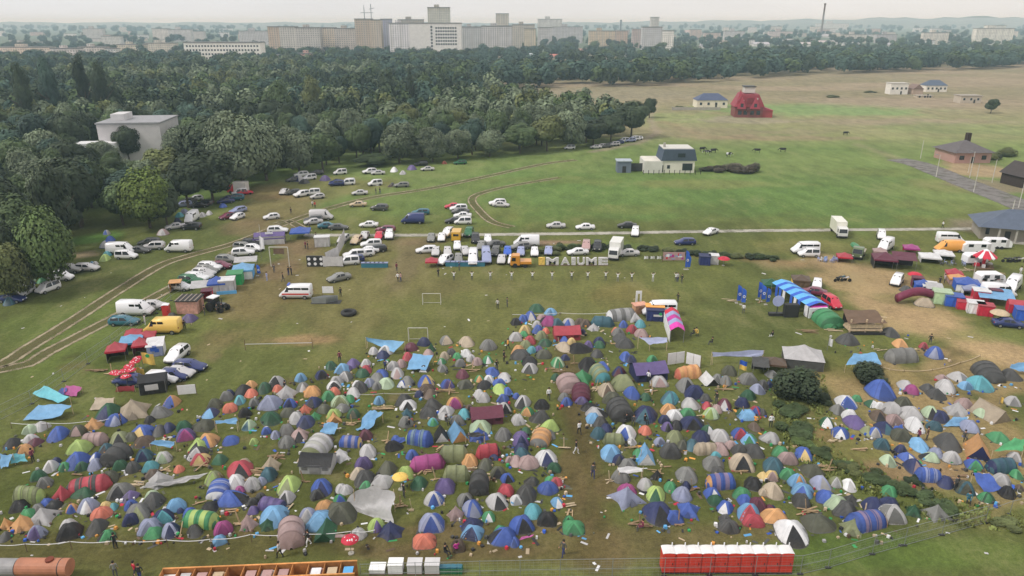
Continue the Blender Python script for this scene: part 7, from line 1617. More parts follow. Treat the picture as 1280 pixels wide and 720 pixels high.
# ------------------------------------------------------------------ big letter sign
def glyph(ch):
    cu = bpy.data.curves.new('letter', 'FONT'); cu.body = ch; cu.size = 1; cu.extrude = .06; cu.offset = .035; cu.align_x = 'LEFT'
    ob = bpy.data.objects.new('tmp_letter', cu); COL.objects.link(ob); dg = bpy.context.evaluated_depsgraph_get(); dg.update()
    me = bpy.data.meshes.new_from_object(ob.evaluated_get(dg)); COL.objects.unlink(ob); bpy.data.objects.remove(ob); return me
M_let = plain('letter_board', None, .7, var=.35, scale=3)
for ch, x0, x1, c in (('I', 673, 681, 'y'), ('M', 682, 698.5, 's'), ('A', 700.5, 712.5, 's'), ('I', 714, 719.5, 's'), ('U', 721, 731, 's'), ('M', 732, 746, 's'), ('E', 747.5, 760, 's')):
    p = gp((x0 + x1) / 2, 331.5); s = ppm(p); me = glyph(ch); co_ = np.array([v.co[:] for v in me.vertices]); mn, mx = co_.min(0), co_.max(0)
    W_ = (x1 - x0) / s * .96; H_ = 9.0 / s / math.cos(depr(p)); q = (co_ - mn) / (mx - mn); fat = q.copy()
    q[:, 0] = (q[:, 0] - .5) * W_; q[:, 1] *= H_; q[:, 2] = (q[:, 2] - .5) * .5
    me.vertices.foreach_set('co', np.stack([q[:, 0], q[:, 2], q[:, 1] + .12], 1).ravel()); me.materials.clear(); me.materials.append(M_let); me.update()
    o = thing('sign_letter', p, 0, 'sign letter', f"large {'yellowish narrow' if c == 'y' else 'white patterned'} letter {ch} {'starting' if c == 'y' else 'standing after letter ' + prev + ' in'} the big sign", 'standing letters of the big sign')
    prev = ch if ch != 'M' or x0 < 700 else 'M'; prev = {673: 'the first I', 682: 'the first M', 700.5: 'A', 714: 'the second I', 721: 'U', 732: 'the second M', 747.5: 'E'}[x0].replace('the ', 'the ')
    part('letter', me, o, shade(pal('s'), 1.15) if c == 's' else pal(c)); part('foot', MB().box(-W_ * .48, -.35, 0, W_ * .48, .35, .115).build('foot', M_wood), o, pal('E'))
    rr = random.Random(int(x0))
# graffiti board, paint-dotted frame
p = gp(842, 327); o = thing('banner_fence', p, 0, 'banner', 'long pink and white graffiti banner behind the blue flag'); s = ppm(p); w = 27 / s
part('banner_cloth', MB().box(-w / 2, -.04, .3, w / 2, .04, 2.0).build('banner_cloth', M_cloth, False, True), o, pal('P'))
rr = random.Random(3)
for i in range(14):
    x, z = rr.uniform(-w * .45, w * .42), rr.uniform(.45, 1.3); part('graffiti', MB().box(x, -.06 - i * .001, z, x + rr.uniform(.2, .9), -.05 - i * .001, z + rr.uniform(.2, .6)).build('graffiti', M_plas), o, pal(rr.choice('mPwrlm')))
for x in (-w / 2, 0, w / 2): part('post', MB().box(x - .05, .05, 0, x + .05, .15, 2.1).build('post', M_wood), o, pal('E'))
for i in range(9):
    x = 806 + i * 2.7; p = gp(x, 328); o = thing('hoop_stake', p, 0, 'stake', 'thin stake with white rag in the row beside the graffiti banner', 'stakes with white rags')
    mb = MB(); mb.bar((0, 0, 0), (0, 0, 1.7), .03, 5); part('stake', mb.build('stake', M_wood), o, pal('E')); part('rag', MB().sheet((-.22, -.04, .7 + .1 * (i % 3)), (.2, -.04, .75), (.18, -.05, 1.3), (-.2, -.05, 1.35), 3, 3, wob=.06, seed=i).build('rag', M_cloth, False, True), o, pal('wsV'[i % 3]))
# feather flags
def flag(px, py, hpx, code, label, wid=.8, mark='w', txt=None):
    p = gp(px, py); s = ppm(p); H = hpx / s / math.cos(depr(p)); o = thing('feather_flag', p, R.uniform(-.4, .4), 'flag', label); mb = MB(); mb.bar((0, 0, 0), (0, 0, H), .03, 5, r2=.015); part('pole', mb.build('pole', M_pole), o)
    g = []
    for i in range(9):
        t = i / 8; z = .5 + (H - .52) * t; ww = wid * (1 if t < .75 else math.sqrt(max(0.02, 1 - ((t - .75) / .25) ** 2))); g.append([(.02, 0, z), (.02 + ww * .5, .06 * math.sin(t * 5), z), (.02 + ww, .1 * math.sin(t * 6 + 1), z)])
    part('flag_cloth', MB().rings(g, closed=False).build('flag_cloth', M_cloth, True, True), o, pal(code))
    if mark:
        z = .5 + (H - .5) * .42; rr_ = wid * .32
        mb = MB(); ring = []
        for k in (1, .55): ring.append([(.05 + wid * .5 + math.cos(t) * rr_ * k, -.12, z + math.sin(t) * rr_ * 1.2 * k) for t in [j * .5236 for j in range(12)]])
        mb.rings(ring); part('emblem', mb.build('emblem', M_plas), o, pal(mark))
    part('ballast', MB().box(-.25, -.25, 0, .25, .25, .12).build('ballast', M_conc), o)
for i, (x, y, h) in enumerate(((920.5, 379, 23), (926, 381, 21), (946.5, 375, 23), (951, 377, 21), (957, 381, 21))): flag(x, y, h, 'b', ['blue feather flag with white ring, leftmost pair left', 'blue feather flag with white ring, leftmost pair right', 'blue feather flag, leftmost of the trio of flags', 'blue feather flag in the middle of the trio', 'blue feather flag, rightmost of the trio by the round board'][i], .7)
flag(856, 337, 24, 'b', 'tall blue feather flag beside the graffiti banner', .7); flag(859, 337, 18, 'b', 'shorter blue feather flag right of the tall one', .6, None)
flag(322, 345, 14, 'b', 'blue flag on a stand behind the sky blue pavilion', .6, 'w')
def cloth_flag(px, py, hpx, codes, label, fw, fh, pole=True):
    p = gp(px, py); s = ppm(p); H = hpx / s / math.cos(depr(p)); o = thing('flag', p, R.uniform(-.3, .3), 'flag', label); mb = MB(); mb.bar((0, 0, 0), (0, 0, H), .035, 5); part('flagpole', mb.build('flagpole', M_pole), o)
    n = len(codes)
    for i, c in enumerate(codes):
        z1 = H - .05 - fh * i / n; z0 = H - .05 - fh * (i + 1) / n; g = [[(.03 + fw * k / 6, .12 * math.sin(k * 1.1), z0 - .05 * k), (.03 + fw * k / 6, .12 * math.sin(k * 1.1), z1 - .05 * k)] for k in range(7)]
        part('flag_cloth', MB().rings(g, closed=False).build('flag_cloth', M_cloth, True, True), o, pal(c))
    return o
cloth_flag(921, 484, 34, 'by', 'blue and yellow national flag on a pole in the camp', 1.0, 1.3); cloth_flag(180, 462, 22, 'y', 'big yellow flag with green sign in the left food camp', 1.6, 1.7)
cloth_flag(171, 468, 10, 'y', 'small yellow banner low beside the spotted parasols', 1.1, .9); cloth_flag(327, 325, 30, 'w', 'long white flag on a tall pole at the entrance', 1.0, 2.4); cloth_flag(1034, 438, 16, 'w', 'white pennant on a leaning pole right of the army tent', .7, 1.2); cloth_flag(1249, 505, 10, 'y', 'tiny yellow flag among the right bank tents', .5, .8)
o = bpy.context.scene.objects['flag.001']; mb = MB(); mb.bar((.85, -.16, 2.15), (.85, -.12, 2.15), .3, 6); part('emblem', mb.build('emblem', M_plas), o, pal('G'))
# white notice boards
def board(px0, py0, px1, py1, z0, h, label, col='w', panes=2):
    a, b = gp(px0, py0), gp(px1, py1); c = (a + b) / 2; d = b - a; o = thing('notice_board', c, math.atan2(d.y, d.x), 'notice board', label); L_ = d.length
    for i in range(panes): part('board_panel', MB().box(-L_ / 2 + L_ * i / panes + .03, -.03, z0, -L_ / 2 + L_ * (i + 1) / panes - .03, .03, z0 + h).build('board_panel', M_plas), o, shade(pal(col), .95))
    for i in range(panes + 1): x = -L_ / 2 + L_ * i / panes; part('post', MB().box(x - .025, .04, 0, x + .025, .1, z0 + h).build('post', M_wood), o, pal('E'))
board(834, 458, 855, 455, .25, 1.75, 'pair of white boards, left one of two at the striped canopy'); board(857, 456, 875, 461, .25, 1.75, 'pair of white boards, right one of two at the striped canopy'); board(223, 496, 246, 494, .3, 1.3, 'white board standing alone beside the black pavilion', 'w', 1)
board(404, 377, 418, 377, 1.6, 1.2, 'white board above the stacked barriers beside the ambulance', 'w', 1)
# barriers stacked on a trailer beside the ambulance
p = gp(406, 380); o = thing('barrier_stack', p + Vector((0, .6, 0)), 0, 'barriers', 'stack of steel crowd barriers beside the ambulance')
for i in range(7): part('barrier', MB().box(-2.3 + .3 * i, -.4 + i * .18, .05, .2 + .3 * i, -.34 + i * .18, 1.1).build('barrier', M_steel), o)
part('base', MB().box(-2.5, -.6, 0, 2.6, 1.1, .05).build('base', M_dark), o)
# banner rows by the car park: white strips leaning, drum stack
P_ = [(405, 334), (428, 333), (432, 331)]
for i, (x0, y0, x1, y1, h) in enumerate(((404, 334, 429, 334, 2.2), (408, 330, 424, 322, 2.4), (422, 322, 432, 303, 3.2))):
    a, b = gp(x0, y0), gp(x1, y1); c = (a + b) / 2; d = b - a; o = thing('banner_wall', c, math.atan2(d.y, d.x), 'banner', ['low white banner wall facing the sports field', 'white banner wall running back from the low one', 'tall white banner wall ending in a point'][i]); L_ = d.length
    part('banner_cloth', MB().sheet((-L_ / 2, 0, .2), (L_ / 2, 0, .2), (L_ / 2, .1, h), (-L_ / 2, .1, h * (.7 if i == 2 else 1)), 8, 3, wob=.06, seed=i).build('banner_cloth', M_cloth, True, True), o, pal('s'))
    for x in (-L_ / 2, 0, L_ / 2): mb = MB(); mb.bar((x, .16, 0), (x, .16, h), .04, 5); part('post', mb.build('post', M_pole), o)
p = gp(394, 334); o = thing('drum_rack', p + Vector((0, .5, 0)), 0, 'rack', 'black rack with white round prints left of the white banners')
part('rack_panel', MB().box(-1.7, -.2, 0, 1.7, .2, 2.2).build('rack_panel', M_dark), o)
for x in (-1.2, 0, 1.2):
    for z in (.6, 1.6): mb = MB(); mb.bar((x, -.24, z), (x, -.205, z), .32, 10); part('print', mb.build('print', M_plas), o, pal('w'))
# tables in two rows by the car field
tab = MB().box(-.55, -.4, .9, .55, .4, 1.0).build('tabletop', M_plas); tl = MB().box(-.5, -.35, 0, .5, -.3, .9).build('side_panel', M_plas); t2 = MB().box(-.5, .3, 0, .5, .35, .9).build('side_panel', M_plas)
for x0, x1, y, n in ((452, 484, 335, 6), (557, 606, 333.5, 8)):
    for i in range(n):
        p = gp(x0 + (x1 - x0) * (i + .5) / n, y); o = thing('folding_table', p + Vector((0, .5, 0)), R.uniform(-.1, .1), 'table', 'grey folding table in the row facing the sports field', 'grey tables facing the sports field')
        part('tabletop', tab, o, shade(pal('l'), .8)); part('side_panel', tl, o, shade(pal('t'), 1.2)); part('side_panel', t2, o, shade(pal('t'), 1.2))
# entrance gate, goals, net, round board, speaker box, pink booth etc.
def frame_goal(px0, px1, py, hpx, label, dep=.9, name='goal_frame', col=(200, 198, 190), r=.06):
    a, b = gp(px0, py), gp(px1, py); s = ppm(a); H = hpx / s / math.cos(depr(a)); c = (a + b) / 2; w = (b - a).length; o = thing(name, c, math.atan2((b - a).y, (b - a).x), 'goal', label); M_ = plain('goal_paint', lin(col), .5)
    for x in (-w / 2, w / 2):
        mb = MB(); mb.bar((x, 0, 0), (x, 0, H), r, 6); part('post', mb.build('post', M_), o)
        if dep: mb = MB(); mb.bar((x, 0, H), (x, dep, 0), r * .5, 5); part('stay', mb.build('stay', M_), o)
    mb = MB(); mb.bar((-w / 2, 0, H), (w / 2, 0, H), r, 6); part('crossbar', mb.build('crossbar', M_), o)
    if dep: mb = MB(); mb.bar((-w / 2, dep, .05), (w / 2, dep, .05), r * .6, 5); part('ground_bar', mb.build('ground_bar', M_), o)
    return o, w, H
frame_goal(528.5, 551, 381, 14, 'small white goal frame, farther of two on the sports field'); frame_goal(511, 535, 427, 17, 'small white goal frame, nearer of two beside the blue tarpaulin')
o, w, H = frame_goal(339, 362, 333, 24, 'tall wooden entrance gate with hanging brown sign', 0, 'entrance_gate', (196, 176, 130), .1); o['category'] = 'gate'
part('hanging_sign', MB().box(-w * .28, -.05, H - 1.4, w * .28, .05, H - .3).build('hanging_sign', M_wood), o, pal('E'))
a, b = gp(307, 438), gp(391, 436); o = thing('volleyball_net', (a + b) / 2, math.atan2((b - a).y, (b - a).x), 'net', 'long volleyball net with white tape on the worn ground'); L_ = (b - a).length
for x in (-L_ / 2, L_ / 2): mb = MB(); mb.bar((x, 0, 0), (x, 0, 1.7), .05, 6); part('post', mb.build('post', M_wood), o, pal('E'))
part('top_tape', MB().box(-L_ / 2, -.02, .95, L_ / 2, .02, 1.05).build('top_tape', M_plas), o, pal('s'))
p = gp(972, 396); o = thing('round_board', p + Vector((0, .5, 0)), 0, 'board', 'round white board on dark gear beside the black box'); mb = MB(); mb.bar((0, -.03, 2.6), (0, .03, 2.6), .95, 20); part('disc', mb.build('disc', M_plas), o, shade(pal('l'), 1.3)); part('stand', MB().box(-.06, .04, 0, .06, .16, 2.6).build('stand', M_dark), o); part('gear', MB().box(-1.3, -.3, 0, 1.2, .5, .5).build('gear', M_dark), o)
p = gp(989, 397); o = thing('speaker_cabinet', p + Vector((0, .5, 0)), 0, 'speaker', 'tall black box beside the striped pavilion'); part('cabinet', MB().box(-1.15, -.5, 0, 1.15, .5, 2.2).build('cabinet', M_trim), o); part('front_grille', MB().box(-1.0, -.53, .1, 1.0, -.505, 2.1).build('front_grille', M_dark), o)
p = gp(1022, 398); o = thing('ticket_booth', p + Vector((0, 1, 0)), .12, 'booth', 'white box booth with crimson lid and round prints beside the black box'); part('booth_wall', MB().box(-1.6, -.8, 0, 1.6, .9, 1.7).build('booth_wall', M_plas), o, pal('w')); part('lid', MB().box(-1.1, -.4, 1.702, 1.65, .95, 1.86).build('lid', M_plas), o, shade(pal('m'), 1.8))
for x in (-.8, .7): mb = MB(); mb.bar((x, -.86, .9), (x, -.81, .9), .3, 12); part('print', mb.build('print', M_plas), o, pal('u'))
p = gp(800, 393); o = thing('plywood_booth', p + Vector((0, .8, 0)), .3, 'booth', 'small plywood box booth below the white arch'); part('booth_wall', MB().box(-1.05, -.7, 0, 1.05, .7, 1.5).build('booth_wall', M_wood), o, lin((190, 148, 116))); part('roof', MB().box(-1.2, -.85, 1.502, 1.2, .85, 1.62).build('roof', M_wood), o, lin((214, 160, 138))); part('hatch', MB().box(-.5, -.73, .7, .5, -.705, 1.2).build('hatch', M_wood), o, lin((150, 110, 84)))
p = gp(798, 380); o = thing('white_arch', p, .1, 'arch', 'white arch board standing behind the plywood booth')
for x0, x1, z0, z1 in ((-.55, -.2, 0, 1.9), (.2, .5, .5, 1.9), (-.55, .5, 1.902, 2.4)): part('arch_leg' if z1 < 2 else 'arch_top', MB().box(x0, -.06, z0, x1, .06, z1).build('arch_leg', M_plas), o, pal('w'))
p = gp(436, 393); o = thing('tyre_ring', p, 0, 'ring', 'black rubber ring lying on the sports field'); g = [[((1.0 + .35 * math.cos(t)) * math.cos(u), (1.0 + .35 * math.cos(t)) * math.sin(u), .35 + .35 * math.sin(t)) for t in [i * .785 for i in range(8)]] for u in [2 * math.pi * j / 20 for j in range(21)]]
part('ring', MB().rings(g).build('ring', M_trim, True), o); mb = MB(); mb.bar((0, 0, .1), (0, 0, .3), .75, 16); part('mat', mb.build('mat', M_trim), o)
# big inflatable arch lying in the market
p = gp(1155, 383); o = thing('inflatable_arch', p + Vector((0, 2, 0)), .1, 'inflatable', 'sagging maroon inflatable arch behind the tan tent'); g = []
for i in range(15):
    t = i / 14; x = -4 + 8 * t; z = .9 + 1.1 * math.sin(math.pi * min(1, t * 1.1)) ; rr_ = .75
    g.append([(x, math.cos(u) * rr_, max(.02, z + math.sin(u) * rr_)) for u in [k * .628 for k in range(10)]])
part('tube', MB().rings(g, cap0=True, cap1=True).build('tube', M_cloth, True, True), o, pal('u')); part('seam_band', MB().rings([[(x * 1, y * 1.03, .0 + z * 1.01 + .01) for x, y, z in g[12]], [(x, y * 1.03, z * 1.01 + .01) for x, y, z in g[13]]]).build('seam_band', M_cloth, True, True), o, pal('l'))
# motorbikes
def bike(px, py, yaw, code, label):
    p = gp(px, py); o = thing('motorcycle', p, yaw, 'motorcycle', label); wb = MB(); wb.bar((0, -.06, 0), (0, .06, 0), .32, 12); wm = wb.build('wheel', M_tyre)
    for x in (-.7, .7): part('wheel', wm, o, None, (x, 0, .32))
    g = [[(x, math.cos(u) * w, z + math.sin(u) * w * .8) for u in [k * .785 for k in range(8)]] for x, w, z in ((-.7, .05, .7), (-.4, .16, .78), (.0, .2, .8), (.35, .18, .92), (.6, .05, .9))]
    part('body', MB().rings(g, cap0=True, cap1=True).build('body', M_paint, True), o, pal(code)); mb = MB(); mb.bar((.72, 0, .3), (.5, 0, 1.1), .05, 6); part('fork', mb.build('fork', M_steel), o); mb = MB(); mb.bar((.48, -.35, 1.1), (.48, .35, 1.1), .03, 5); part('handlebar', mb.build('handlebar', M_dark), o); part('seat', MB().box(-.65, -.13, .86, -.05, .13, .96).build('seat', M_trim), o)
bike(1048, 352, .2, 'k', 'black motorcycle parked on the bare ground'); bike(1052, 351, .1, 't', 'teal motorcycle next to the black one on bare ground'); bike(1057, 352, -.1, 's', 'silver motorcycle at the end of the three on bare ground')
for i, (x, y) in enumerate(((1258, 328), (1264, 328), (1270, 327), (1276, 328))): bike(x, y, R.uniform(-.3, .3), 'kdks'[i], ['black motorcycle nearest the carousel', 'dark grey motorcycle second from the carousel', 'black motorcycle third from the carousel', 'silver motorcycle farthest from the carousel'][i])
# folding chairs heap
cs = MB(); cs.box(-.24, -.22, .42, .24, .22, .46); c_seat = cs.build('seat', M_plas); c_back = MB().box(-.24, .2, .47, .24, .24, .92).build('backrest', M_plas); c_leg = MB().box(-.02, -.02, 0, .02, .02, .42).build('leg', M_plas)
for i in range(22):
    x, y = (1028 + R.uniform(-5, 18), 326 + R.uniform(-1, 2.5)) if i < 14 else (1180 + R.uniform(-4, 26), 331 + R.uniform(-2, 2))
    o = thing('plastic_chair', gp(x, y), R.uniform(0, 6.28), 'chair', 'light plastic chair in the loose group left of the red gazebo' if i < 14 else 'dark plastic chair in the loose group by the white pavilions', 'plastic chairs left of the red gazebo' if i < 14 else 'plastic chairs by the white pavilions'); c = pal(R.choice('lsBl') if i < 14 else R.choice('ddlk'))
    part('seat', c_seat, o, c); part('backrest', c_back, o, c)
    for q in ((-.2, -.18), (.2, -.18), (-.2, .18), (.2, .18)): part('leg', c_leg, o, c, (*q, 0))
# lamp posts and poles
def pole(px, py, top, label, lamp=True, r=.12, col=(196, 192, 186)):
    p = gp(px, py); s = ppm(p); H = (py - top) / s / math.cos(depr(p)); o = thing('street_lamp' if lamp else 'pole', p, 0, 'street lamp' if lamp else 'pole', label); mb = MB(); mb.bar((0, 0, 0), (0, 0, H), r, 7, r2=r * .6); part('shaft', mb.build('shaft', plain('concrete_pole', lin(col), .8)), o)
    if lamp: mb = MB(); mb.bar((0, 0, H - .1), (-.9, 0, H + .1), .05, 5); part('arm', mb.build('arm', M_steel), o); part('lamp_head', MB().box(-1.4, -.14, H + .02, -.85, .14, H + .2).build('lamp_head', M_steel), o)
    else: mb = MB(); mb.bar((0, 0, H), (0, 0, H + .12), r * .75, 6); part('cap', mb.build('cap', M_steel), o)
pole(1150.5, 198, 176, 'pale concrete pole in the pasture left of the brick house', False); pole(1170, 221, 194, 'street lamp with arm where the paved road begins'); pole(1212, 222, 190, 'thin street lamp in front of the brick house'); pole(1240, 228, 200, 'street lamp by the brown yard of the brick house', False); pole(1217, 240, 206, 'pale pole at the edge of the paved road', False); pole(1273, 260, 222, 'tall pale pole near the grey bungalow', False); pole(1266, 262, 250, 'short pale post beside the tall pole', False, .15); pole(1216, 348, 325, 'dark thin pole in the right market', False, .07, (70, 70, 70)); pole(1210, 216, 196, 'faint pole behind the thin street lamp', False, .08); pole(327, 308, 281, 'white mast at the entrance pavilion', False, .06, (210, 210, 210))
# ------------------------------------------------------------------ wire fences and rope
def fence(name, pts, H, wires, label, posts_every=1, mesh=True):
    P_ = [gp(*p) for p in pts]; c = sum(P_, Vector()) / len(P_); o = thing(name, (c.x, c.y, 0), 0, 'fence', label); Q = [p - Vector((c.x, c.y, 0)) for p in P_]
    pm = MB(); pm.bar((0, 0, 0), (0, 0, H + .04), .03, 5); pmsh = pm.build('post', M_steel); ft = MB().box(-.25, -.12, 0, .25, .12, .1).build('foot', M_dark)
    D_ = []
    for a, b in zip(Q[:-1], Q[1:]):
        n = max(1, int((b - a).length / 3.4))
        for i in range(n): D_.append(a.lerp(b, i / n))
    D_.append(Q[-1])
    for q in D_: k = part('post', pmsh, o, None, q); part('foot', ft, k)
    for z in wires:
        mb = MB()
        for a, b in zip(D_[:-1], D_[1:]): mb.bar(a + Vector((0, 0, z)), b + Vector((0, 0, z)), .022, 4)
        part('rail', mb.build('rail', M_steel), o)
    if mesh:
        for a, b in zip(D_[:-1], D_[1:]):
            mb = MB(); n = 9
            for i in range(1, n): q = a.lerp(b, i / n); mb.bar(q + Vector((0, 0, .06)), q + Vector((0, 0, H)), .005, 3)
            for j in range(1, 7): mb.bar(a + Vector((0, 0, H * j / 7)), b + Vector((0, 0, H * j / 7)), .005, 3)
            part('wire_panel', mb.build('wire_panel', M_steel), o)
fence('mesh_fence', [(452, 729), (520, 727), (600, 725), (700, 723), (830, 721), (1000, 718), (1035, 710), (1090, 693), (1130, 682), (1177, 669), (1231, 654)], 2.05, (.05, 1.0, 2.03), 'long temporary wire fence passing before the red portable toilets')
fence('mesh_fence', [(1231, 654), (1262, 643), (1300, 634)], 1.6, (1.58,), 'short continuation of the wire fence at the right edge', mesh=False)
fence('mesh_fence', [(-20, 535), (40, 505), (80, 477), (110, 455), (140, 434), (165, 414), (180, 403), (196, 392)], 1.9, (.05, .95, 1.88), 'wire fence running from the left edge to the white van')
fence('mesh_fence', [(196, 392), (214, 376), (240, 360), (268, 342)], 1.7, (.9, 1.68), 'wire fence behind the stalls beside the track', mesh=False)
def rope(pts, z, label, col='w', r=.03):
    P_ = [gp(p[0], p[1]) for p in pts]; c = sum(P_, Vector()) / len(P_); c.z = 0; o = thing('rope_barrier', c, 0, 'rope', label); mb = MB(); last = None
    for a, b in zip(P_[:-1], P_[1:]):
        for i in range(7):
            q = a.lerp(b, i / 6) - c; q.z = z - .18 * math.sin(math.pi * i / 6)
            if last is not None and (q - last).length > .01: mb.bar(last, q, r, 4)
            last = q
    part('rope', mb.build('rope', M_plas), o, pal(col))
    for p in P_: m2 = MB(); m2.bar(p - c, p - c + Vector((0, 0, z + .1)), .035, 5); part('stake', m2.build('stake', M_wood), o, pal('E'))
rope([(-10, 690), (34, 690), (90, 687), (145, 686), (210, 685), (265, 684), (315, 678), (370, 677), (440, 674), (470, 672)], .9, 'white tape barrier along the near edge of the left camp'); rope([(15, 536), (60, 536), (110, 534), (140, 530)], .8, 'white tape line in front of the blue tarpaulins'); rope([(1100, 460), (1130, 465), (1165, 464), (1200, 455), (1225, 446)], .25, 'white tape curve lying around the grey tunnel tent', 'e', .05); rope([(640, 398), (700, 396), (760, 396)], .7, 'white tape along the rear edge of the camp'); rope([(440, 496), (480, 496), (530, 494)], .5, 'tape line across the middle of the camp', 's')
# ================================================================== people
def person_mesh(pose):
    V0 = []; E0 = []; RD = []
    def add(p, r, par=None):
        V0.append(p); RD.append(r); 
        if par is not None: E0.append((par, len(V0) - 1))
        return len(V0) - 1
    sit = pose == 'sit'; dz = -.45 if sit else 0
    pel = add((0, 0, .95 + dz), .135); waist = add((0, 0, 1.12 + dz), .125, pel); chest = add((0, 0, 1.34 + dz), .15, waist); neck = add((0, 0, 1.5 + dz), .055, chest); head = add((0, -.01, 1.62 + dz), .10, neck); add((0, -.01, 1.72 + dz), .075, head)
    for s in (-1, 1):
        hip = add((s * .1, 0, .88 + dz), .095, pel)
        if sit: kn = add((s * .14, -.42, .5), .07, hip); an = add((s * .15, -.46, .09), .045, kn); add((s * .15, -.62, .05), .04, an)
        elif pose == 'walk': st = s * .22; kn = add((s * .11, -st * .6 - .05, .5), .07, hip); an = add((s * .11, -st * 1.1 + .06, .09), .045, kn); add((s * .11, -st * 1.1 - .1, .04), .038, an)
        else: kn = add((s * .12, -.01, .5), .07, hip); an = add((s * .13, .01, .09), .045, kn); add((s * .14, -.14, .04), .038, an)
        sh = add((s * .2, 0, 1.42 + dz), .065, chest)
        if pose == 'arms': el = add((s * .33, -.04, 1.50), .045, sh); wr = add((s * .37, -.1, 1.76), .032, el); add((s * .37, -.11, 1.85), .03, wr)
        elif pose == 'walk': el = add((s * .25, s * .12, 1.16), .045, sh); wr = add((s * .26, s * .16 - .12, .93), .032, el); add((s * .26, s * .16 - .17, .85), .03, wr)
        elif sit: el = add((s * .25, -.08, .72), .045, sh); wr = add((s * .16, -.32, .6), .032, el); add((s * .13, -.4, .58), .03, wr)
        else: el = add((s * .27, .02, 1.14), .045, sh); wr = add((s * .28, -.06, .9), .032, el); add((s * .28, -.09, .81), .03, wr)
    me = bpy.data.meshes.new('tmp'); me.from_pydata(V0, E0, []); ob = bpy.data.objects.new('tmp', me); COL.objects.link(ob)
    sk = ob.modifiers.new('s', 'SKIN'); sk.use_smooth_shade = True
    for i, r in enumerate(RD): me.skin_vertices[0].data[i].radius = (r, r * (.75 if i in (0, 1, 2) else 1))
    me.skin_vertices[0].data[0].use_root = True
    ob.modifiers.new('u', 'SUBSURF').levels = 1
    bpy.context.view_layer.update(); dg = bpy.context.evaluated_depsgraph_get(); out = bpy.data.meshes.new_from_object(ob.evaluated_get(dg)); bpy.data.objects.remove(ob)
    out.name = 'person_' + pose; out.materials.clear()
    for m in (M_shirt, M_trs, M_skin): out.materials.append(m)
    mi = []
    for pl in out.polygons:
        c = pl.center; z = c.z - dz if c.z > .55 + dz else c.z
        arm = abs(c.x) > .3 and c.z > 1.6
        mi.append(2 if (z > 1.47 and abs(c.x) < .2) or (pose in ('arms',) and arm) or (pose in ('stand', 'walk') and abs(c.x) > .2 and z < 1.0 and z > .75 and abs(c.x) > .22) else (0 if z > .96 else 1))
    out.polygons.foreach_set('material_index', mi)
    return out, dz
def attr_mat(name, prop):
    m, nt, N, L, b = nodes_of(name); a = N.new('ShaderNodeAttribute'); a.attribute_type = 'OBJECT'; a.attribute_name = prop
    L.new(mixc(nt, 1.0, a.outputs['Color'], mrange(nt, noise(nt, 4, 3, geo(nt)), .3, .7, .85, 1.15), 'MULTIPLY'), b.inputs['Base Color']); b.inputs['Roughness'].default_value = .8; return m
M_shirt = plain('shirt_cloth', None, .85, var=.15, scale=4); M_trs = attr_mat('trouser_cloth', 'trouser'); M_skin = plain('skin', lin((198, 150, 124)), .6)
PMS = {k: person_mesh(k) for k in ('stand', 'walk', 'arms', 'sit')}
hm_ = MB(); g = [[(math.cos(t) * r, math.sin(t) * r, z) for t in [i * .628 for i in range(10)]] for r, z in ((.085, 1.58), (.115, 1.65), (.115, 1.72), (.08, 1.78), (.02, 1.805))]
hm_.rings(g, cap1=True); HAIR = hm_.build('hair', plain('dark_hair', (.03, .022, .016), .8), True)
PPL = []
def person(px, py, shirt, trou, pose='stand', desc='', yaw=None, loc=None):
    p = gp(px, py) if loc is None else loc; me, dz = PMS[pose]; yaw = R.uniform(-3.1, 3.1) if yaw is None else yaw
    o = thing('person', p, yaw, 'person', None, None, (1.03,) * 3)
    part('body', me, o, pal(shirt), props={'trouser': [*pal(trou)]}); part('hair', HAIR, o, None, (0, .015, dz))
    act = {'stand': 'standing', 'walk': 'walking', 'arms': 'with raised arms', 'sit': 'sitting'}[pose]
    d = f'person in {PAL[shirt][1]} top and {PAL[trou][1]} trousers {act}'; REG.append([o, f'person in {PAL[shirt][1]}', p.x, p.y, 'person', f'{d} {desc}'.strip()]); PPL.append(o)
    return o
for i, x in enumerate((567.5, 590, 613, 639.5, 665.5, 690, 714.5, 734.5, 757, 772, 789.5, 816, 844.5)):
    person(x, 350.5 if i < 9 else 352, 'w', R.choice('ddsg'), 'arms', '', R.uniform(-.2, .2))['group'] = 'line of people in white on the sports field'
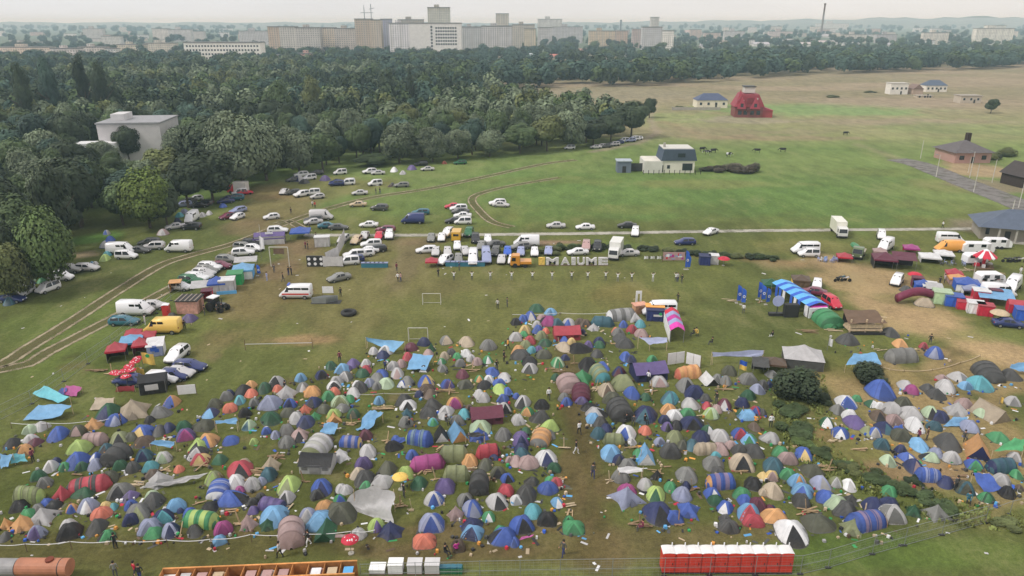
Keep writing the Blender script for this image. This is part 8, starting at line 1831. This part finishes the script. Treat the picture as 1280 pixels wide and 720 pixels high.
for x, y, s_, t_, po, ds in ((548, 346, 'k', 'k', 'stand', 'left of the white line'), (574, 338, 'n', 'd', 'stand', 'behind the grey tables'), (852, 354, 'k', 'V', 'walk', 'right of the white line'), (847, 352, 's', 'n', 'stand', 'at the right end of the white line'),
    (496, 339, 'u', 'd', 'stand', 'behind the pair on the bare strip'), (497.5, 352, 'w', 'k', 'walk', 'left of a pair on the bare strip'), (501, 352, 'P', 'n', 'walk', 'right of a pair on the bare strip'), (426, 371, 'k', 'k', 'stand', 'by the white board'), (343, 341, 'd', 'd', 'stand', 'under the entrance gate'), (361, 344, 'k', 'n', 'stand', 'left of the pair at the gate'), (364.5, 344, 'k', 'k', 'stand', 'right of the pair at the gate'), (334, 351, 'l', 'l', 'stand', 'near the blue flag stand'), (354, 352, 'k', 'd', 'walk', 'alone before the entrance gate'), (382, 311, 'u', 'k', 'stand', 'left of the pair by the blue pavilion'), (385, 312, 'k', 'd', 'stand', 'right of the pair by the blue pavilion'), (395, 300, 'k', 'k', 'stand', 'behind the white ticket booth'), (387, 287, 'd', 'd', 'walk', 'near the grey cars on the field'),
    (391, 259, 'w', 'd', 'stand', 'on the brown field left'), (394, 260, 'r', 'k', 'stand', 'on the brown field right'), (364, 268, 'k', 'd', 'walk', 'by the dirt track'), (470, 243, 'k', 'd', 'walk', 'left of two on the grass'), (475, 242, 'k', 'n', 'walk', 'right of two on the grass'), (622, 386, 's', 'k', 'stand', 'behind the rear tents'), (634, 384, 'd', 'd', 'stand', 'behind the rear tents by the tape'), (847, 378, 'k', 'k', 'walk', 'with a dark coat near the white minibus'), (929, 392, 'w', 'd', 'stand', 'below the blue flags'), (867, 420, 'k', 'd', 'sit', 'on the open grass'), (870, 419, 'y', 'k', 'sit', 'on the open grass beside another'), (890, 431, 'k', 'd', 'sit', 'with a white bag on the open grass'), (965, 423, 'k', 'w', 'sit', 'on the grass above the long sheet'),
    (229.5, 446, 'w', 'k', 'stand', 'at the open tailgate'), (231.5, 413, 'k', 'k', 'stand', 'by the purple dome'), (182, 406, 's', 's', 'stand', 'at the wire fence by the white van'), (256, 394, 'k', 'd', 'stand', 'leftmost at the tractor'), (272, 392, 'd', 'k', 'stand', 'beside the tractor wheel'), (278, 391, 'k', 'k', 'stand', 'rightmost at the tractor'), (425, 453, 'u', 'k', 'stand', 'above the green dome'), (482, 464, 'n', 'k', 'stand', 'beside the black dome'), (621, 464, 'k', 'd', 'stand', 'at the camp path'), (635, 437, 'o', 'k', 'walk', 'by the orange bag near the grey domes'),
    (686, 500, 'w', 'k', 'walk', 'between plum and white tents'), (720, 567, 'k', 'w', 'walk', 'lower on the trodden lane'), (724, 543, 'w', 'k', 'walk', 'highest on the trodden lane'), (741, 597, 'd', 'n', 'walk', 'lowest on the trodden lane'), (704, 695, 'd', 'n', 'walk', 'near the wire fence'), (145, 686, 'k', 'k', 'stand', 'at the tape in front'), (350, 697, 's', 'k', 'walk', 'in front of the tall pinkish tunnel tent'), (386, 682, 'k', 'w', 'walk', 'at the green tent by the tape'), (505, 622, 'k', 'd', 'stand', 'under the yellow parasol'), (145, 722, 'g', 'd', 'stand', 'beside the tank trailer'), (170, 722, 'r', 'k', 'walk', 'left of the wooden cabins'), (176, 726, 'k', 'n', 'walk', 'close to the wooden cabins'), (557, 694, 'k', 'k', 'sit', 'beside the brown dome'), (571, 691, 'm', 'k', 'sit', 'in front of the brown dome'), (42, 578, 'u', 'k', 'stand', 'beside the orange dome'), (803, 663, 'u', 'd', 'sit', 'at the plank fireplace'), (963, 534, 'w', 'k', 'stand', 'on the grassy bank'), (1147, 552, 'u', 'k', 'stand', 'before the white dome'), (1158, 550, 'E', 'd', 'stand', 'right of the maroon shirt person'), (1205, 550, 'd', 'k', 'sit', 'by the lavender dome'), (1194, 613, 'd', 'k', 'stand', 'at the end of the blue white tunnel'), (1210, 628, 't', 'k', 'sit', 'beside the dark green dome'), (783, 528, 'k', 'd', 'sit', 'in the dark group of sitters, left'), (792, 530, 'd', 'k', 'sit', 'in the dark group of sitters, middle'), (806, 529, 'k', 'k', 'sit', 'in the dark group of sitters, right'), (895, 505, 'k', 'd', 'stand', 'by the dusty red dome'), (944, 530, 'o', 'd', 'sit', 'by the brown shelter'), (1174, 357, 'k', 'k', 'stand', 'in the market lane'), (1180, 354, 's', 'd', 'stand', 'at the red market stall'), (1162, 431, 'k', 'd', 'stand', 'behind the blue grey dome'), (1178, 285, 'w', 'k', 'walk', 'on the gravel road by the bungalow'), (1275, 344, 'w', 's', 'stand', 'at the right edge of the market'), (630, 452, 'k', 'k', 'stand', 'by the lane of the middle camp'), (810, 478, 'w', 'k', 'stand', 'before the navy cabin tent'), (1012, 372, 'n', 'd', 'stand', 'near the food hut'), (152, 532, 'd', 'k', 'stand', 'beside the blue grey dome'), (512, 534, 'k', 'd', 'sit', 'between blue and grey domes'), (558, 530, 'd', 'k', 'sit', 'beside the mint dome'), (357, 491, 'k', 'k', 'stand', 'above the navy dome')):
    person(x, y, s_, t_, po, ds)
# ================================================================== cows
def cow_mesh():
    mb = MB(); g = [[(x, math.cos(t) * w, z + math.sin(t) * h) for t in [i * .628 for i in range(10)]] for x, w, h, z in ((-1.05, .08, .1, 1.2), (-.95, .28, .3, 1.1), (-.4, .34, .38, 1.02), (.2, .33, .38, 1.02), (.65, .26, .34, 1.08), (.85, .16, .2, 1.2), (1.1, .12, .14, 1.05), (1.3, .13, .16, .85), (1.55, .08, .09, .62), (1.62, .05, .05, .55))]
    mb.rings(g, cap0=True, cap1=True)
    for x in (-.75, .55):
        for s in (-1, 1): mb.bar((x, s * .2, .85), (x + .06 * (-1 if x < 0 else 0), s * .2, .45), .1, 7, r2=.06); mb.bar((x + .06 * (-1 if x < 0 else 0), s * .2, .46), (x, s * .2, 0), .06, 7, r2=.05)
    mb.bar((-1.03, 0, 1.2), (-1.15, 0, .5), .035, 5, r2=.02)
    for s in (-1, 1): mb.bar((1.22, s * .08, .98), (1.2, s * .26, 1.02), .05, 5, r2=.02)
    m, nt, N, L, b = nodes_of('cow_hide'); L.new(mixc(nt, mth(nt, 'GREATER_THAN', noise(nt, 1.1, 2, tc(nt)), .52), (.015, .014, .013), N.new('ShaderNodeObjectInfo').outputs['Color']), b.inputs['Base Color']); b.inputs['Roughness'].default_value = .8
    return mb.build('body', m, True)
CW = cow_mesh()
for x, y, c, yw, l in ((878, 189, 'k', .3, 'black cow grazing, leftmost of the herd'), (884, 193, 'w', 2.9, 'black and white cow grazing lower in the close group'), (892, 191, 'k', .2, 'black cow with pale patches at the right of the close group'), (911, 196, 'w', .4, 'black and white cow standing above the brush heap'), (946, 191, 'k', 2.8, 'black cow grazing apart in the pasture'), (978, 190, 'k', 3.0, 'black cow grazing farthest right of the herd'), (1057, 169, 'k', .1, 'dark cow lying far out on the pasture')):
    o = part('cow', CW, None, pal(c) if c == 'w' else (.03, .03, .03), gp(x, y), (0, 0, yw), (1.15, 1.15, 1.15)); tag(o, l, 'cow', 'cows grazing in the pasture')
# ================================================================== plank heaps, camp gear and litter
PT = plain('raw_planks', None, .8, var=.3, scale=3)
def planks(px, py, wpx, n, label, up=False):
    p = gp(px, py); s = ppm(p); w = wpx / s; rr = random.Random(int(px * 7 + py)); mb = MB(); x = 0
    for i in range(n):
        a = rr.uniform(-.35, .35) + (1.2 if rr.random() < .15 else 0); L_ = w * rr.uniform(.3, .7); cx, cy, z = rr.uniform(-.18, .18) * w, rr.uniform(-.12, .12) * w, .04 + i * .035
        mb.plank((cx - math.cos(a) * L_ / 2, cy - math.sin(a) * L_ / 2, z), (cx + math.cos(a) * L_ / 2, cy + math.sin(a) * L_ / 2, z + rr.uniform(0, .12)), rr.uniform(.1, .2), .04)
    if up: mb.plank((0, 0, .02), (rr.uniform(-.4, .4), rr.uniform(-.2, .4), 1.4), .12, .05)
    c = rr.choice([(176, 152, 120), (160, 136, 106), (186, 168, 140), (140, 116, 90)]); o = part('plank_heap', mb.build('plank_heap', PT), None, lin(c), p, (0, 0, 0)); tag(o, None, 'plank heap', 'heaps of planks and pallets in the camp'); reg(o, 'heap of pale planks', 'planks', label)
PH = '''122 465 36 7;140 467 26 4;150 476 30 5;300 601 26 6;322 590 30 7;345 572 34 7;250 583 34 6;248 630 20 3;282 640 36 5;62 583 12 3;170 606 26 5;95 593 26 4;205 588 30 4;440 531 26 6;478 512 34 7;520 488 26 4;560 489 34 6;590 463 30 4;612 432 20 4;484 553 24 4;556 560 34 5;530 590 26 5;545 600 20 3;500 633 22 5;515 638 16 4;588 585 18 3;620 596 24 5;610 600 16 4;380 603 20 3;362 634 22 3;690 575 24 5;700 600 26 5;705 560 22 4;714 632 24 4;712 642 20 3;762 602 18 3;800 575 24 4;820 590 24 4;790 560 24 4;833 584 20 3;800 657 34 6;848 655 20 3;866 613 26 5;930 590 26 5;1020 585 34 8;1035 588 30 6;1008 640 36 8;1076 563 26 5;1135 616 18 3;1190 600 36 8;1205 595 24 5;1010 415 34 7;1040 413 28 5;1100 438 20 3;700 465 24 4;690 462 18 3;745 486 26 5;830 480 24 4;815 489 26 4;905 487 28 5;930 520 22 4;770 430 18 3;700 433 18 3;660 430 16 3;718 455 14 4;1080 645 16 3;1040 552 14 4;300 655 24 4;225 670 22 3;280 605 26 5;1255 572 18 3;990 558 16 3;880 520 20 3;905 548 24 4;1192 495 16 3;1228 338 34 6;1210 338 26 5;1250 342 24 4;916 376 36 3;950 378 26 3'''
NB = ['']
for i, e in enumerate(PH.split(';')):
    a = [float(v) for v in e.split()]; planks(a[0], a[1], a[2], int(a[3]), '', R.random() < .4)
# dark bags, cool boxes and small finds: countless scraps around the tents
Vl, Fl, Cl = [], [], []
def scrap(p, kind, col):
    a = R.uniform(0, 6.28); s = R.uniform(.12, .34); h = .03 if kind else R.uniform(.1, .35); n = len(Vl); L_ = s * (R.uniform(1, 4) if kind else 1)
    for z in (.015, h):
        for i, j in ((-1, -1), (1, -1), (1, 1), (-1, 1)): u, v = i * L_ / 2, j * s / 2; k = 1 if z < .02 else .85; Vl.append((p.x + (u * math.cos(a) - v * math.sin(a)) * k, p.y + (u * math.sin(a) + v * math.cos(a)) * k, z))
    for f in ((4, 5, 6, 7), (0, 1, 5, 4), (1, 2, 6, 5), (2, 3, 7, 6), (3, 0, 4, 7)): Fl.append(tuple(n + q for q in f)); Cl.append((*col, 1))
for i in range(3000):
    t = R.choice(ALL)
    if t[1] < 395: continue
    p = gp(t[0] + R.uniform(-.9, .9) * t[2], t[1] + R.uniform(-.25, .55) * t[2] * .6)
    k = R.random(); scrap(p, k < .4, shade(pal(R.choice('wwseeEkkdddkVbGrBo')), R.uniform(.6, 1.05)))
for i in range(160): p = gp(R.uniform(20, 1240), R.uniform(300, 715)); scrap(p, True, shade(pal(R.choice('wsse')), .9))
me = bpy.data.meshes.new('camp_litter'); me.from_pydata(Vl, [], Fl); at = me.attributes.new('tint', 'FLOAT_COLOR', 'FACE'); at.data.foreach_set('color', [x for c in Cl for x in c])
m, nt, N, L, b = nodes_of('litter'); a = N.new('ShaderNodeAttribute'); a.attribute_name = 'tint'; L.new(a.outputs['Color'], b.inputs['Base Color']); b.inputs['Roughness'].default_value = .7; me.materials.append(m)
tag(part('camp_litter', me), 'bags, scraps and small gear strewn around the tents', None, None, 'stuff')
# guy lines and grass tufts are below what the picture resolves; tufts of longer grass along the ditch
n = 9000; rr = np.random.RandomState(5); Vg, Fg, Tg = [], [], []
def tufts(poly, n, h):
    Q = [(gp(*p).x, gp(*p).y) for p in poly]; xs = [q[0] for q in Q]; ys = [q[1] for q in Q]; k = 0
    while k < n:
        x, y = rr.uniform(min(xs), max(xs)), rr.uniform(min(ys), max(ys))
        if not inside(x, y, Q): continue
        if vnoise(np.array([x]), np.array([y]), 4, 33)[0] < .45 and rr.rand() < .8: k += .5; continue
        k += 1; a = rr.uniform(0, 3.14); w = rr.uniform(.05, .16); hh = h * rr.uniform(.5, 1.3); b0 = len(Vg); dx, dy = math.cos(a) * w, math.sin(a) * w; lx, ly = rr.uniform(-.15, .15, 2)
        Vg.extend([(x - dx, y - dy, 0), (x + dx, y + dy, 0), (x + dx * 1.3 + lx, y + dy * 1.3 + ly, hh), (x - dx * 1.3 + lx, y - dy * 1.3 + ly, hh * .8)]); Fg.append((b0, b0 + 1, b0 + 2, b0 + 3)); Tg.append(rr.uniform(.6, 1.3))
tufts([(968, 470), (1030, 470), (1040, 520), (1030, 545), (1060, 575), (1110, 590), (1160, 612), (1250, 640), (1290, 650), (1280, 668), (1180, 655), (1090, 620), (1040, 605), (990, 570), (965, 520)], 2600, .3)
me = bpy.data.meshes.new('grass'); me.from_pydata(Vg, [], Fg); at = me.attributes.new('tone', 'FLOAT', 'FACE'); at.data.foreach_set('value', Tg); me.materials.append(M_leaf)
tag(part('grass', me, None, shade(lin((118, 126, 72)), 1.2)), 'rough longer grass along the ditch and near fence', None, None, 'stuff')
# ================================================================== labels: what each thing looks like and what it stands beside
def nearest(e, pool, sect, rad):
    best = None
    for f in pool:
        if f is e: continue
        dx, dy = f[2] - e[2], f[3] - e[3]; d = math.hypot(dx, dy)
        if d > rad or d < .05: continue
        a = math.degrees(math.atan2(dy, dx))
        ok = {'r': abs(a) < 42, 'l': abs(a) > 138, 'b': 48 < a < 132, 'f': -132 < a < -48}[sect]
        if ok and (best is None or d < best[0]): best = (d, f)
    return best[1] if best else None
seen = {}
for o in COL.objects:
    if o.parent is None and 'label' in o: seen.setdefault(o['label'].lower(), o)
sets = {}
for e in REG: sets.setdefault(e[4], []).append(e)
ALLP = [e for e in REG if e[4] in ('tent', 'car')]
for key, pool in sets.items():
    near_pool = pool if key in ('tent', 'tree', 'car') else ALLP
    rad = {'tent': 9, 'tree': 30, 'car': 22}.get(key, 14)
    cnt = {}
    for e in pool: cnt[e[5].lower()] = cnt.get(e[5].lower(), 0) + 1
    cands = []; tally = {}
    for e in pool:
        base, full = e[1], e[5] or e[1]
        nb = {k: nearest(e, near_pool, k, rad) for k in 'lrbf'}
        nm = {k: (an(v[1]) if v is not None else None) for k, v in nb.items()}
        c = []
        if cnt[e[5].lower()] == 1 and len(full.split()) >= 5 and full != base: c.append(full)
        for h in ([full, base] if full != base else [base]):
            if nm['f'] and nm['b']: c.append(f"{h} behind {nm['f']} and before {nm['b']}")
            if nm['l'] and nm['r']: c.append(f"{h} between {nm['l']} on the left and {nm['r']}")
            if nm['l'] and nm['f']: c.append(f"{h} right of {nm['l']}, behind {nm['f']}")
            if nm['r'] and nm['f']: c.append(f"{h} left of {nm['r']}, behind {nm['f']}")
            if nm['r'] and nm['b']: c.append(f"{h} left of {nm['r']}, in front of {nm['b']}")
            if nm['l'] and nm['b']: c.append(f"{h} right of {nm['l']}, in front of {nm['b']}")
            if nm['f']: c.append(f"{h} directly behind {nm['f']}")
            if nm['b']: c.append(f"{h} directly in front of {nm['b']}")
            if nm['l']: c.append(f"{h} just right of {nm['l']}")
            if nm['r']: c.append(f"{h} just left of {nm['r']}")
            side = 'left' if e[2] < -18 else ('right' if e[2] > 25 else 'middle')
            for extra in ('near edge', 'middle rows', 'far edge', 'outer end', 'open side', 'crowded part'):
                c.append(f"{h} at the {extra} on the {side} of the scene")
        c = [t for t in dict.fromkeys(c) if len(t.split()) <= 16]; cands.append((e, c))
        for t in c: tally[t.lower()] = tally.get(t.lower(), 0) + 1
    for e, c in cands:
        done = False; only = [t for t in c if tally[t.lower()] == 1]
        for t in only + c:
            if t.lower() not in seen: e[0]['label'] = t; seen[t.lower()] = e[0]; done = True; break
        if not done:
            for t in c[::-1]:
                if len(t.split()) <= 16: e[0]['label'] = t; break
for o in COL.objects:
    if o.parent is None and o.type != 'CAMERA' and o.type != 'LIGHT' and 'kind' not in o and 'label' not in o: o['label'] = o.name.split('.')[0].replace('_', ' ') + ' standing on the festival ground'; o['category'] = o.get('category', o.name.split('.')[0].replace('_', ' '))
